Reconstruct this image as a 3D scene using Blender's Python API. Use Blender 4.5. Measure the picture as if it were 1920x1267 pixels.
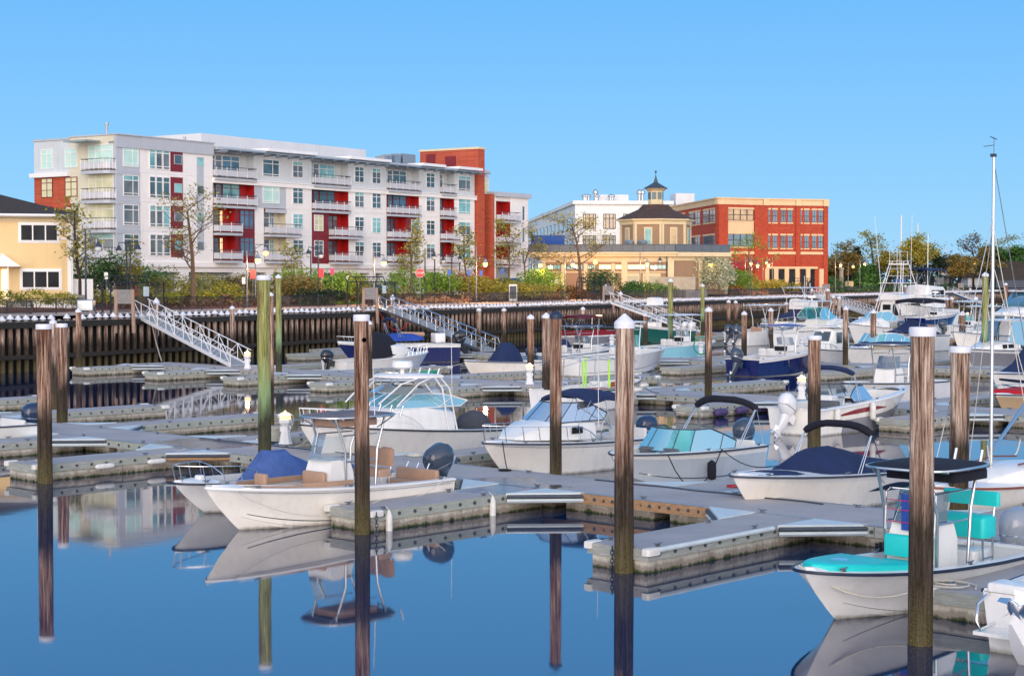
import bpy, bmesh, math, random
from mathutils import Vector, Matrix
R=random.Random(7)
for o in list(bpy.data.objects): bpy.data.objects.remove(o)
scn=bpy.context.scene; COL=scn.collection
# ---------------------------------------------------------------- camera
F=3180.;H=525.;CH=6.0                      # focal length in px of a 1920 px wide frame, horizon row, eye height
PIT=math.atan((633.5-H)/F)
cam=bpy.data.cameras.new('camera'); camo=bpy.data.objects.new('camera',cam); COL.objects.link(camo)
cam.sensor_width=36; cam.lens=36*F/1920; cam.clip_end=6000; cam.clip_start=.1
camo.location=(0,0,CH); camo.rotation_euler=(math.pi/2-PIT,0,0); scn.camera=camo
# ---------------------------------------------------------------- sky and sun
SUN_EL=math.radians(14); SUN_AZ=math.radians(182)   # soft dusk glow from behind the camera
wd=bpy.data.worlds.new("World"); scn.world=wd; wd.use_nodes=True
nt=wd.node_tree; nt.nodes.clear()
out=nt.nodes.new('ShaderNodeOutputWorld'); bg=nt.nodes.new('ShaderNodeBackground')
sky=nt.nodes.new('ShaderNodeTexSky'); sky.sky_type='NISHITA'; sky.sun_disc=False
sky.sun_elevation=SUN_EL; sky.sun_rotation=SUN_AZ
sky.air_density=1.0; sky.dust_density=.2; sky.ozone_density=3.0
tcw=nt.nodes.new('ShaderNodeTexCoord'); sx=nt.nodes.new('ShaderNodeSeparateXYZ'); nt.links.new(tcw.outputs['Generated'],sx.inputs[0])
def wramp(stops):
    r=nt.nodes.new('ShaderNodeValToRGB'); e=r.color_ramp.elements
    while len(e)<len(stops): e.new(.5)
    for i,(p,c) in enumerate(stops): e[i].position=p; e[i].color=c+(1,)
    return r
rf=wramp([(0,(.205,.42,.63)),(.05,(.155,.37,.625)),(.165,(.088,.30,.61)),(.35,(.06,.23,.52)),(1,(.20,.30,.50))])      # clear blue sky ahead
rb=wramp([(0,(1.75,1.42,1.24)),(.12,(1.6,1.38,1.28)),(.4,(.82,.84,.94)),(1,(.32,.42,.62))])                             # broad afterglow behind the camera
nt.links.new(sx.outputs[2],rf.inputs[0]); nt.links.new(sx.outputs[2],rb.inputs[0])
mrn=nt.nodes.new('ShaderNodeMapRange'); mrn.interpolation_type='SMOOTHSTEP'; mrn.inputs[1].default_value=.45; mrn.inputs[2].default_value=-.75; mrn.inputs[3].default_value=0; mrn.inputs[4].default_value=1; nt.links.new(sx.outputs[1],mrn.inputs[0])
def wmix(f,a,b,mode='MIX'):
    m=nt.nodes.new('ShaderNodeMix'); m.data_type='RGBA'; m.blend_type=mode
    for i,v in ((0,f),(6,a),(7,b)):
        if isinstance(v,bpy.types.NodeSocket): nt.links.new(v,m.inputs[i])
        elif i==0: m.inputs[0].default_value=v
        else: m.inputs[i].default_value=tuple(v)+(1,)
    return m.outputs[2]
g=wmix(mrn.outputs[0],rf.outputs[0],rb.outputs[0])
nsk=wmix(1.,sky.outputs[0],(.10,.12,.13),'MULTIPLY')
nt.links.new(wmix(.9,nsk,g),bg.inputs[0]); bg.inputs[1].default_value=1.0
nt.links.new(bg.outputs[0],out.inputs[0])
sl=bpy.data.lights.new('sun','SUN'); sl.energy=1.45; sl.angle=math.radians(55); sl.color=(1,.87,.79)
so=bpy.data.objects.new('sun',sl); COL.objects.link(so)
sd=Vector((math.sin(SUN_AZ)*math.cos(SUN_EL),math.cos(SUN_AZ)*math.cos(SUN_EL),math.sin(SUN_EL)))
so.rotation_euler=sd.to_track_quat('Z','Y').to_euler(); so.location=(0,-20,60)
scn.view_settings.view_transform='Standard'; scn.view_settings.look='None'; scn.view_settings.exposure=0.62; scn.view_settings.gamma=1
scn.render.engine='CYCLES'
# ---------------------------------------------------------------- picture / dock coordinates
cp,sp_=math.cos(PIT),math.sin(PIT)
def ray(u,v):
    x=(u-960)/F;y=-(v-633.5)/F
    return Vector((x,cp+y*sp_,-sp_+y*cp))
def W(u,v,z=0.):
    d=ray(u,v);k=(z-CH)/d.z
    return Vector((d.x*k,d.y*k,z))
def WD(u,v,Y):
    d=ray(u,v);k=Y/d.y
    return Vector((d.x*k,Y,CH+d.z*k))
TH=-.7507
A=Vector((math.cos(TH),math.sin(TH),0)); B=Vector((-A.y,A.x,0))
def D(s,t,z=0.): return A*s+B*t+Vector((0,0,z))
def ST(u,v,z=.5):
    p=W(u,v,z); return (p.dot(A),p.dot(B))
# ---------------------------------------------------------------- colour, materials
def hx(s):
    s=s.lstrip('#'); c=[int(s[i:i+2],16)/255 for i in (0,2,4)]
    return tuple((x/12.92 if x<=.04045 else ((x+.055)/1.055)**2.4) for x in c)
M={}
class N:
    def __init__(s,name):
        s.m=bpy.data.materials.new(name); s.m.use_nodes=True; s.t=s.m.node_tree
        s.b=s.t.nodes['Principled BSDF']; M[name]=s.m; s.x=0
    def n(s,ty,**k):
        o=s.t.nodes.new(ty)
        for a,b in k.items(): setattr(o,a,b)
        return o
    def l(s,a,b): s.t.links.new(a,b)
    def co(s,world=False,sc=(1,1,1)):
        if world: c=s.n('ShaderNodeNewGeometry').outputs['Position']
        else: c=s.n('ShaderNodeTexCoord').outputs['Object']
        mp=s.n('ShaderNodeMapping'); mp.inputs['Scale'].default_value=sc; s.l(c,mp.inputs[0]); return mp.outputs[0]
    def noise(s,co,scale=5,detail=4,rough=.6,dist=0):
        o=s.n('ShaderNodeTexNoise'); o.inputs['Scale'].default_value=scale; o.inputs['Detail'].default_value=detail
        o.inputs['Roughness'].default_value=rough; o.inputs['Distortion'].default_value=dist
        s.l(co,o.inputs['Vector']); return o.outputs[0]
    def ramp(s,f,stops):
        r=s.n('ShaderNodeValToRGB'); e=r.color_ramp.elements
        while len(e)<len(stops): e.new(.5)
        for i,(p,c) in enumerate(stops): e[i].position=p; e[i].color=tuple(c)[:3]+(1,)
        s.l(f,r.inputs[0]); return r.outputs[0]
    def mix(s,f,a,b,mode='MIX'):
        o=s.n('ShaderNodeMix',data_type='RGBA',blend_type=mode)
        for i,v in ((0,f),(6,a),(7,b)):
            if hasattr(v,'is_output') or isinstance(v,bpy.types.NodeSocket): s.l(v,o.inputs[i])
            elif i==0: o.inputs[0].default_value=v
            else: o.inputs[i].default_value=tuple(v)[:3]+(1,)
        return o.outputs[2]
    def math(s,op,a,b=None,clamp=False):
        o=s.n('ShaderNodeMath',operation=op,use_clamp=clamp)
        for i,v in ((0,a),(1,b)):
            if v is None: continue
            if isinstance(v,(int,float)): o.inputs[i].default_value=v
            else: s.l(v,o.inputs[i])
        return o.outputs[0]
    def mr(s,f,a,b,c=0,d=1):
        o=s.n('ShaderNodeMapRange'); s.l(f,o.inputs[0])
        for i,v in zip((1,2,3,4),(a,b,c,d)): o.inputs[i].default_value=v
        return o.outputs[0]
    def sep(s,co):
        o=s.n('ShaderNodeSeparateXYZ'); s.l(co,o.inputs[0]); return o.outputs
    def bump(s,h,strength=.3,dist=.02):
        o=s.n('ShaderNodeBump'); o.inputs['Strength'].default_value=strength; o.inputs['Distance'].default_value=dist
        s.l(h,o.inputs['Height']); s.l(o.outputs[0],s.b.inputs['Normal'])
    def base(s,c):
        if isinstance(c,bpy.types.NodeSocket): s.l(c,s.b.inputs['Base Color'])
        else: s.b.inputs['Base Color'].default_value=tuple(c)[:3]+(1,)
    def set(s,**k):
        for a,v in k.items():
            s.b.inputs[a.replace('_',' ')].default_value=v
def dk(c,f): return tuple(min(1,x*f) for x in c)
def simple(name,col,rough=.5,metal=0,var=.12,sc=3,bump=0,bs=20,world=False,**k):
    n=N(name); c=hx(col) if isinstance(col,str) else col
    if var:
        nz=n.noise(n.co(world),sc,5)
        n.base(n.ramp(nz,[(.3,dk(c,1-var)),(.7,dk(c,1+var*.7))]))
    else: n.base(c)
    n.set(Roughness=rough,Metallic=metal)
    if bump: n.bump(n.noise(n.co(world),bs,4),bump,.02)
    for a,v in k.items(): n.b.inputs[a.replace('_',' ')].default_value=v
    return n
def gloss(name,col,rough=.25,var=.04):
    n=simple(name,col,rough,0,var,1.5); n.set(Coat_Weight=.4)
    if name.startswith('gel_'):
        z=n.sep(n.n('ShaderNodeNewGeometry').outputs['Position'])[2]; zz=n.math('ADD',z,n.math('MULTIPLY',n.noise(n.co(True,(3,3,1)),2,5,.7),.14)); src=n.b.inputs['Base Color'].links[0].from_socket
        n.base(n.mix(n.mr(zz,.06,.17,.8,0),n.mix(n.mr(n.noise(n.co(True,(2.5,2.5,.5)),1.3,5,.7),.5,.75,0,.14),src,hx('5A5040')),hx('5E563C')))
    n.b.inputs['Coat Roughness'].default_value=.1
# boats
gloss('gel_white',(.80,.79,.76)); gloss('gel_cream',hx('F3EEE4')); gloss('gel_navy',hx('0E1E58'),.12); gloss('gel_greyblue',hx('6E8AA0'))
gloss('gel_lightblue',hx('9CDCEA')); gloss('gel_pale',hx('BCC6CE')); gloss('gel_tan',hx('BFA480')); gloss('gel_green',hx('0F5A50')); gloss('gel_grey',hx('8B8C92'))
gloss('gel_red',hx('861626')); gloss('deck_white',(.78,.78,.76),.5,.06); gloss('liner',(.66,.65,.62),.6,.08)
gloss('bottom_black',(.02,.02,.03),.4); gloss('bottom_blue',hx('1A2A50'),.4); gloss('cowl_grey',hx('3B4656'),.18); gloss('cowl_black',(.015,.017,.025),.15)
gloss('cowl_white',(.75,.75,.75),.25); gloss('cowl_silver',hx('8F96A0'),.2); gloss('cowl_navy',hx('1B2E4E'),.2)
simple('chrome',(.75,.76,.78),.18,1,0); simple('alu',(.62,.64,.66),.32,1,.06,8); simple('paint_white',(.76,.76,.76),.4,0,.08,4)
simple('rub_black',(.02,.022,.03),.45,0,.1); simple('rub_navy',hx('17263F'),.45,0,.1); simple('rub_grey',hx('3A4250'),.5,0,.15,9)
for nm,c in (('canvas_navy','14264F'),('canvas_black','0E1020'),('canvas_blue','44619C'),('canvas_grey','45464E'),('canvas_maroon','5A1428'),('canvas_red','B01020'),('canvas_taupe','6E6A70'),('canvas_royal','24489C')):
    n=simple(nm,c,.85,0,.22,2.5); n.bump(n.noise(n.co(),4,6,.6,1.5),.55,.05)
simple('vinyl_tan','AE8C74',.45,0,.08,6,.2,9); simple('vinyl_cream','D8CDB8',.45,0,.08); simple('vinyl_turq','10C8C4',.4,0,.05,6,.1,8); simple('vinyl_grey','55565C',.5,0,.1); simple('vinyl_white','D6D4D0',.5,0,.08,6)
simple('noodle','A8EE3C',.6,0,.1); simple('teak','9A4A22',.45,0,.25,8); simple('trim_wood','7C3E2A',.35,0,.2,8); simple('rope_white','C9C4B8',.9,0,.2,40); simple('rope_black','141418',.9,0,.2,40)
simple('rope_blue','2A55B0',.9,0,.2,40); simple('rope_red','C02020',.8,0,.2,40); simple('hose_green','0E8C6C',.5,0,.1); simple('fender_white','D8D6D0',.5,0,.15,8); simple('fender_purple','4A3C68',.5,0,.15); simple('fender_blue','1560B8',.4,0,.1); simple('red_gloss','C01828',.3,0,.05); simple('red_dark','6A1020',.4,0,.05); simple('pink','D03068',.5,0,.05)
simple('iron_black',(.012,.014,.02),.5,0,.2,8); simple('steel_dark',hx('3C4450'),.5,.3,.15,6); simple('rust','5C3420',.9,0,.5,15,.4,30); simple('bulb_off',(.55,.58,.6),.2,0,0)
def glass(name,tint,refl=.12,milk=0.0):
    n=N(name); t=n.t; mo=t.nodes['Material Output']
    tr=n.n('ShaderNodeBsdfTransparent'); tr.inputs[0].default_value=tint+(1,)
    gl=n.n('ShaderNodeBsdfGlossy'); gl.inputs['Roughness'].default_value=.03
    fr=n.n('ShaderNodeFresnel'); fr.inputs[0].default_value=1.5
    ad=n.math('ADD',fr.outputs[0],refl,True)
    ms=n.n('ShaderNodeMixShader'); n.l(ad,ms.inputs[0]); n.l(tr.outputs[0],ms.inputs[1]); n.l(gl.outputs[0],ms.inputs[2])
    so_=ms.outputs[0]
    if milk:
        n.base(tint); n.set(Roughness=.2); m2=n.n('ShaderNodeMixShader'); m2.inputs[0].default_value=milk; n.l(ms.outputs[0],m2.inputs[1]); n.l(n.b.outputs[0],m2.inputs[2]); so_=m2.outputs[0]
    else: t.nodes.remove(n.b)
    n.l(so_,mo.inputs[0])
glass('glass_aqua',(.22,.72,.72),.0,.3); glass('glass_clear',(.72,.80,.84),.0,.12); glass('glass_smoke',(.22,.26,.32),.2); glass('vinyl_clear',(.55,.58,.62),.05)
def emis(name,col,s):
    n=N(name); n.base(col); n.b.inputs['Emission Color'].default_value=tuple(col)+(1,); n.b.inputs['Emission Strength'].default_value=s
emis('lamp_glow',(1,.45,.12),2.5); emis('lamp_warm',(1,.45,.11),3.2); emis('lit_window',(1,.72,.38),1.1); emis('lamp_yellow',(1,.75,.2),5); emis('led_green',(.1,1,.5),2)
# window panes of buildings
def pane(name,c1,c2,ro=.06,em=0):
    n=N(name); nz=n.noise(n.co(True,(.35,.35,.35)),1.2,3); n.base(n.ramp(nz,[(.35,c1),(.6,c2)])); n.set(Roughness=ro,IOR=1.6)
    n.b.inputs['Specular IOR Level'].default_value=.8
    if em: n.b.inputs['Emission Color'].default_value=(1,.7,.35,1); n.b.inputs['Emission Strength'].default_value=em
pane('pane_dark',hx('1E3842'),hx('3E6068')); pane('pane_teal',hx('4F8C90'),hx('88C4C2')); pane('pane_blind',hx('A8D4C8'),hx('C4E4DA'),.3)
pane('pane_cream',hx('B8B890'),hx('D8D4A8'),.3); pane('pane_grey',hx('3A4448'),hx('6A7478')); pane('pane_tan',hx('8A7458'),hx('C8A878'),.15); pane('pane_blue',hx('1C4058'),hx('4A7890')); pane('pane_black',(.01,.012,.016),(.03,.035,.04),.12); M['pane_black'].node_tree.nodes['Principled BSDF'].inputs['Specular IOR Level'].default_value=.12; M['pane_black'].node_tree.nodes['Principled BSDF'].inputs['IOR'].default_value=1.3
# ---- wooden piles: pinkish grey-brown, dark and green below the tide line
def pilemat(name,c1,c2,c3,tide,green,light=None):
    n=N(name); oi=n.n('ShaderNodeObjectInfo').outputs['Random']
    tc=n.n('ShaderNodeTexCoord').outputs['Object']; ad=n.n('ShaderNodeVectorMath',operation='ADD'); cx=n.n('ShaderNodeCombineXYZ')
    rs=n.math('MULTIPLY',oi,40.); n.l(rs,cx.inputs[2]); n.l(rs,cx.inputs[0]); n.l(tc,ad.inputs[0]); n.l(cx.outputs[0],ad.inputs[1])
    def mp(sc):
        m=n.n('ShaderNodeMapping'); m.inputs['Scale'].default_value=sc; n.l(ad.outputs[0],m.inputs[0]); return m.outputs[0]
    st=n.noise(mp((16,16,.7)),1.0,8,.72,.5); big=n.noise(mp((1.4,1.4,.35)),1.3,3,.5); fine=n.noise(mp((45,45,2.5)),1.,4,.7)
    col=n.ramp(st,[(.34,dk(c1,.7)),(.42,c1),(.5,c2),(.6,c3),(.72,dk(c3,1.35))])
    col=n.mix(n.mr(big,.55,.75,0,.8),col,hx('6E4432'))
    crack=n.ramp(fine,[(.33,(.25,.2,.18)),(.43,(1,1,1))]); col=n.mix(.8,col,crack,'MULTIPLY')
    z=n.sep(n.n('ShaderNodeNewGeometry').outputs['Position'])[2]
    zz=n.math('ADD',z,n.math('MULTIPLY',n.math('SUBTRACT',n.noise(mp((5,5,.9)),1,4),.5),1.3))
    wet=n.mr(zz,tide-.45,tide+.35,1,0)
    dark=n.ramp(st,[(.3,(.012,.010,.010)),(.7,(.075,.055,.045))])
    if green:
        g=n.noise(mp((7,7,3)),1.6,6,.7); dark=n.mix(n.mr(g,.46,.62,0,.75),dark,green)
        if light:
            dark=dark; col=n.mix(n.mr(zz,tide+.2,tide+1.6,.85,0),col,light)
    col=n.mix(n.math('MULTIPLY',wet,.93),col,dark)
    zb=n.math('ADD',z,n.math('MULTIPLY',n.noise(mp((6,6,6)),3,4),.9)); barn=n.noise(mp((60,60,60)),1.,3)
    bm_=n.math('MULTIPLY',n.mr(zb,.4,1.6,1,0),n.mr(barn,.47,.55,0,.8)); col=n.mix(bm_,col,hx('7C7440') if green else hx('3A3A28'))
    n.base(col); n.set(Roughness=.85); n.b.inputs['Specular IOR Level'].default_value=.15; n.bump(n.math('ADD',n.math('MULTIPLY',st,1.6),n.math('MULTIPLY',fine,.5)),.9,.05)
pilemat('pile_brown',hx('523A30'),hx('9A7864'),hx('C8AC98'),2.3,hx('1E2A14'))
pilemat('pile_grey',hx('5A463A'),hx('AC907E'),hx('DCC8B6'),2.4,hx('22240E'))
pilemat('pile_wall',hx('4E3E36'),hx('A08676'),hx('D8C2B2'),2.05,hx('1C1E14'))
pilemat('pile_green',hx('6A6A3C'),hx('94965C'),hx('B0AE72'),2.1,hx('1A2C1C'),hx('8CAA7C'))
# ---- docks
n=N('deck_concrete'); co=n.co(True); c=n.ramp(n.noise(co,.6,6,.65),[(.3,hx('9E9A9C')),(.7,hx('B8B2B0'))]); c=n.mix(n.mr(n.noise(co,90,3),.4,.6,0,.35),c,hx('77726E'))
wd_=[]
for cx_,cy_ in ((-.56,45.7),(-10.2,57.0)):
    vd=n.n('ShaderNodeVectorMath',operation='DISTANCE'); n.l(co,vd.inputs[0]); vd.inputs[1].default_value=(cx_,cy_,.5); wd_.append(vd.outputs['Value'])
wf=n.math('ADD',n.math('MINIMUM',wd_[0],wd_[1]),n.math('MULTIPLY',n.noise(n.co(True),.8,4,.6,.6),4.5)); wetf=n.mr(wf,3.9,4.0,1,0); c=n.mix(n.math('MULTIPLY',wetf,.8),c,hx('4A4648')); n.base(c)
n.l(n.mr(wetf,0,1,.75,.12),n.b.inputs['Roughness']); n.bump(n.noise(co,60,4),.15,.01)
n=N('float_side'); co=n.co(True); z=n.sep(co)[2]; st=n.noise(n.co(True,(3,3,.4)),2.5,6,.7)
c=n.ramp(n.noise(co,2.2,6,.7),[(.3,hx('A09C90')),(.65,hx('CCC8BA'))]); c=n.mix(n.mr(st,.55,.7,0,.5),c,hx('6E6456'))
zz=n.math('ADD',z,n.math('MULTIPLY',n.math('SUBTRACT',n.noise(n.co(True,(2,2,1)),2.4,6,.75),.5),.35))
c=n.mix(n.mr(zz,.12,.19,.65,0),c,hx('6A5A4C')); c=n.mix(n.mr(zz,.0,.07,1,0),c,hx('141008')); gg=n.math('MULTIPLY',n.mr(zz,.02,.05,1,0),n.mr(zz,-.04,0,0,1))
c=n.mix(n.math('MULTIPLY',gg,.7),c,hx('3A4A10')); n.base(c); n.set(Roughness=.85); n.bump(n.noise(co,14,5),.4,.02)
def woodm(name,cols,sc=(1.2,1.2,9),rough=.8):
    n=N(name); st=n.noise(n.co(True,sc),3,6,.7,.6); big=n.noise(n.co(True),.5,3)
    c=n.ramp(st,[(.3,cols[0]),(.55,cols[1]),(.75,cols[2])]); c=n.mix(n.mr(big,.4,.65,0,.5),c,cols[3]); n.base(c); n.set(Roughness=rough); n.bump(st,.3,.02)
woodm('wale_grey',(hx('7C7E7A'),hx('9C9E98'),hx('B8BAB2'),hx('96A294')))
woodm('wale_tan',(hx('7A5A3C'),hx('A88460'),hx('C0A080'),hx('94765A')))
woodm('wale_dark',(hx('14110F'),hx('2C2620'),hx('4C4238'),hx('1E2016')))
woodm('wood_grey',(hx('6A6868'),hx('8C8A88'),hx('A6A4A0'),hx('7C7A78')),(1,1,5))
woodm('wood_weathered',(hx('7A5C4C'),hx('A88C7A'),hx('C4AC9C'),hx('94806E')),(8,8,.8))
simple('plate_white','C8D2D4',.45,0,.12,2,world=True); simple('bolt',(.10,.11,.12),.4,.6,0); simple('strip_grey','3E4650',.6,0,.2,5); simple('galv','8C9094',.4,.8,.15,12); simple('cap_white',(.70,.71,.75),.5,0,.1,6); simple('cap_navy','1C2C48',.5,0,.1,5)
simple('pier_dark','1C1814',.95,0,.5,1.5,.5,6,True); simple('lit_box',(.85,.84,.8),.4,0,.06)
# ---- buildings
def siding(name,col,pitch=.16,depth=.9,var=.05):
    n=N(name); c=hx(col) if isinstance(col,str) else col
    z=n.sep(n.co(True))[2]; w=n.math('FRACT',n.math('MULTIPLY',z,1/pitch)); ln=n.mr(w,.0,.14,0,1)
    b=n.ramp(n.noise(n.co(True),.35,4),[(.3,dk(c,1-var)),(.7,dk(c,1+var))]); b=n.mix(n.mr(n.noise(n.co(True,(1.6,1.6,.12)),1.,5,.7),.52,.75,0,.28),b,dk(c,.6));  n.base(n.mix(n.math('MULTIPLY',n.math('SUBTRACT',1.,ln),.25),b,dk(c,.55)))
    n.set(Roughness=.6); n.bump(w,.5,.03)
siding('siding_white',(.84,.83,.81),.19); siding('siding_grey','B6BEC8',.17); siding('siding_pale','CAD2D6',.19); siding('siding_yellow','EACB94',.15); siding('siding_brown','9C7E62',.22); siding('block_grey','8C979C',.4); siding('siding_beige','D8D2BC',.2); siding('metal_white',(.66,.66,.66),9)
def brick(name,c1,c2):
    n=N(name); tc=n.co(True); s=n.sep(tc); u=n.math('ADD',n.math('MULTIPLY',s[0],.7),n.math('MULTIPLY',s[1],.7)); cx=n.n('ShaderNodeCombineXYZ'); n.l(u,cx.inputs[0]); n.l(s[2],cx.inputs[1])
    bt=n.n('ShaderNodeTexBrick'); n.l(cx.outputs[0],bt.inputs[0]); bt.inputs['Color1'].default_value=c1+(1,); bt.inputs['Color2'].default_value=c2+(1,); bt.inputs['Mortar'].default_value=dk(c1,.75)+(1,)
    bt.inputs['Scale'].default_value=1.; bt.inputs['Brick Width'].default_value=.45; bt.inputs['Row Height'].default_value=.15; bt.inputs['Mortar Size'].default_value=.012
    c=n.mix(n.mr(n.noise(tc,.8,5),.35,.7,0,.35),bt.outputs[0],dk(c2,.8)); n.base(c); n.set(Roughness=.85)
brick('brick_red',hx('A43A24'),hx('BC5032')); brick('brick_orange',hx('A64832'),hx('C25C3E')); brick('brick_tan',hx('B88A50'),hx('CE9C5C'))
simple('panel_maroon','76101F',.45,0,.08,1,world=True); simple('panel_red','A81414',.5,0,.06,1,world=True); simple('trim_white',(.83,.82,.80),.5,0,.05,1,world=True); simple('trim_cream','DCC8A0',.6,0,.06,1,world=True); simple('trim_cream2','E2C094',.7,0,.08,.6,world=True); simple('trim_grey','B2B8C0',.5,0,.06,1,world=True); simple('frame_dark',(.03,.035,.04),.5,0,.05)
simple('canopy_metal','98A4AE',.35,.6,.1,2); simple('balc_deck','4A2C28',.6,0,.1); simple('balc_glass','C4C6CC',.35,0,.05); simple('roof_dark','39332F',.9,0,.35,4,.5,14,True); simple('roof_brown','4C3A34',.9,0,.35,3,.5,12,True); simple('copper_dark','4C545C',.45,.4,.2,2); simple('terrace_dark','5A646E',.5,0,.1,1,world=True); simple('awning_blue','1C4C98',.7,0,.1); simple('awning_red','8C1424',.7,0,.1); simple('door_grey','B8B49A',.6,0,.08); simple('galv_light','A4AAAE',.35,.7,.15,6)
# ---- ground and planting
n=N('ground'); co=n.co(True); c=n.ramp(n.noise(co,.12,8,.7),[(.3,hx('3A4420')),(.5,hx('57522C')),(.7,hx('6A5240'))]); n.base(c); n.set(Roughness=.95)
n=N('mulch'); co=n.co(True); c=n.ramp(n.noise(co,.8,8,.75),[(.3,hx('3A1C16')),(.5,hx('5C2E24')),(.7,hx('7A4836'))]); n.base(c); n.set(Roughness=.95); n.bump(n.noise(co,8,4),.8,.1)
simple('promenade','B09A8A',.8,0,.12,.5,.1,20,True); simple('asphalt','4A4A4C',.9,0,.15,.5,.1,20,True); simple('stone_pale','A8A090',.9,0,.2,1.2,.5,6,True); simple('granite','6E6C6C',.85,0,.3,.7,.6,3,True)
def leaf(name,cs,var=.35):
    n=N(name); nz=n.noise(n.co(True),.9,4,.7); nf=n.noise(n.co(True),9,2)
    c=n.ramp(nz,[(.3,cs[0]),(.5,cs[1]),(.72,cs[2])]); c=n.mix(n.mr(nf,.35,.65,0,.45),c,dk(cs[1],.7)); n.base(c); n.set(Roughness=.6)
    n.b.inputs['Subsurface Weight'].default_value=0
leaf('leaf_spring',(hx('5A6424'),hx('8E8C3A'),hx('B8A248'))); leaf('leaf_gold',(hx('6E6A1E'),hx('A09430'),hx('CCB040'))); leaf('leaf_green',(hx('24401A'),hx('3E6A28'),hx('6C9438'))); leaf('leaf_bright',(hx('4A7420'),hx('7AA030'),hx('A8C048')))
leaf('leaf_dark',(hx('10200F'),hx('1C3018'),hx('2E4420'))); leaf('leaf_rust',(hx('3E3420'),hx('64482E'),hx('7E5E3E'))); leaf('leaf_white',(hx('5C7040'),hx('B8BC98'),hx('E4E2CC'))); leaf('leaf_orange',(hx('4E4A22'),hx('7E6E30'),hx('A08440'))); leaf('leaf_box',(hx('505C14'),hx('8A8A20'),hx('B0A830'))); leaf('grass_tan',(hx('8A6040'),hx('B4845C'),hx('CC9E74')))
simple('bark','6A5646',.9,0,.3,6,.5,20); simple('bark_dark','3A2E2A',.9,0,.3,6)
# ---- water
n=N('water'); co=n.co(True); n.base(hx('052C54')); n.set(Roughness=.5,IOR=1.33); n.b.inputs['Specular IOR Level'].default_value=0
gl=n.n('ShaderNodeBsdfGlossy'); gl.inputs['Roughness'].default_value=.035; fr=n.n('ShaderNodeFresnel'); fr.inputs[0].default_value=1.33
b1=n.noise(n.co(True,(1,1,1)),.9,3,.5); b2=n.noise(n.co(True,(1,1,1)),.13,2,.5); bp=n.n('ShaderNodeBump'); bp.inputs['Strength'].default_value=.06; bp.inputs['Distance'].default_value=.06
n.l(n.math('ADD',n.math('MULTIPLY',b1,.3),b2),bp.inputs['Height']); n.l(bp.outputs[0],gl.inputs['Normal']); n.l(bp.outputs[0],fr.inputs['Normal'])
ms=n.n('ShaderNodeMixShader'); n.l(n.mr(fr.outputs[0],0,1,.35,1.),ms.inputs[0]); n.l(n.b.outputs[0],ms.inputs[1]); n.l(gl.outputs[0],ms.inputs[2]); n.l(ms.outputs[0],n.t.nodes['Material Output'].inputs[0])
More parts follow.
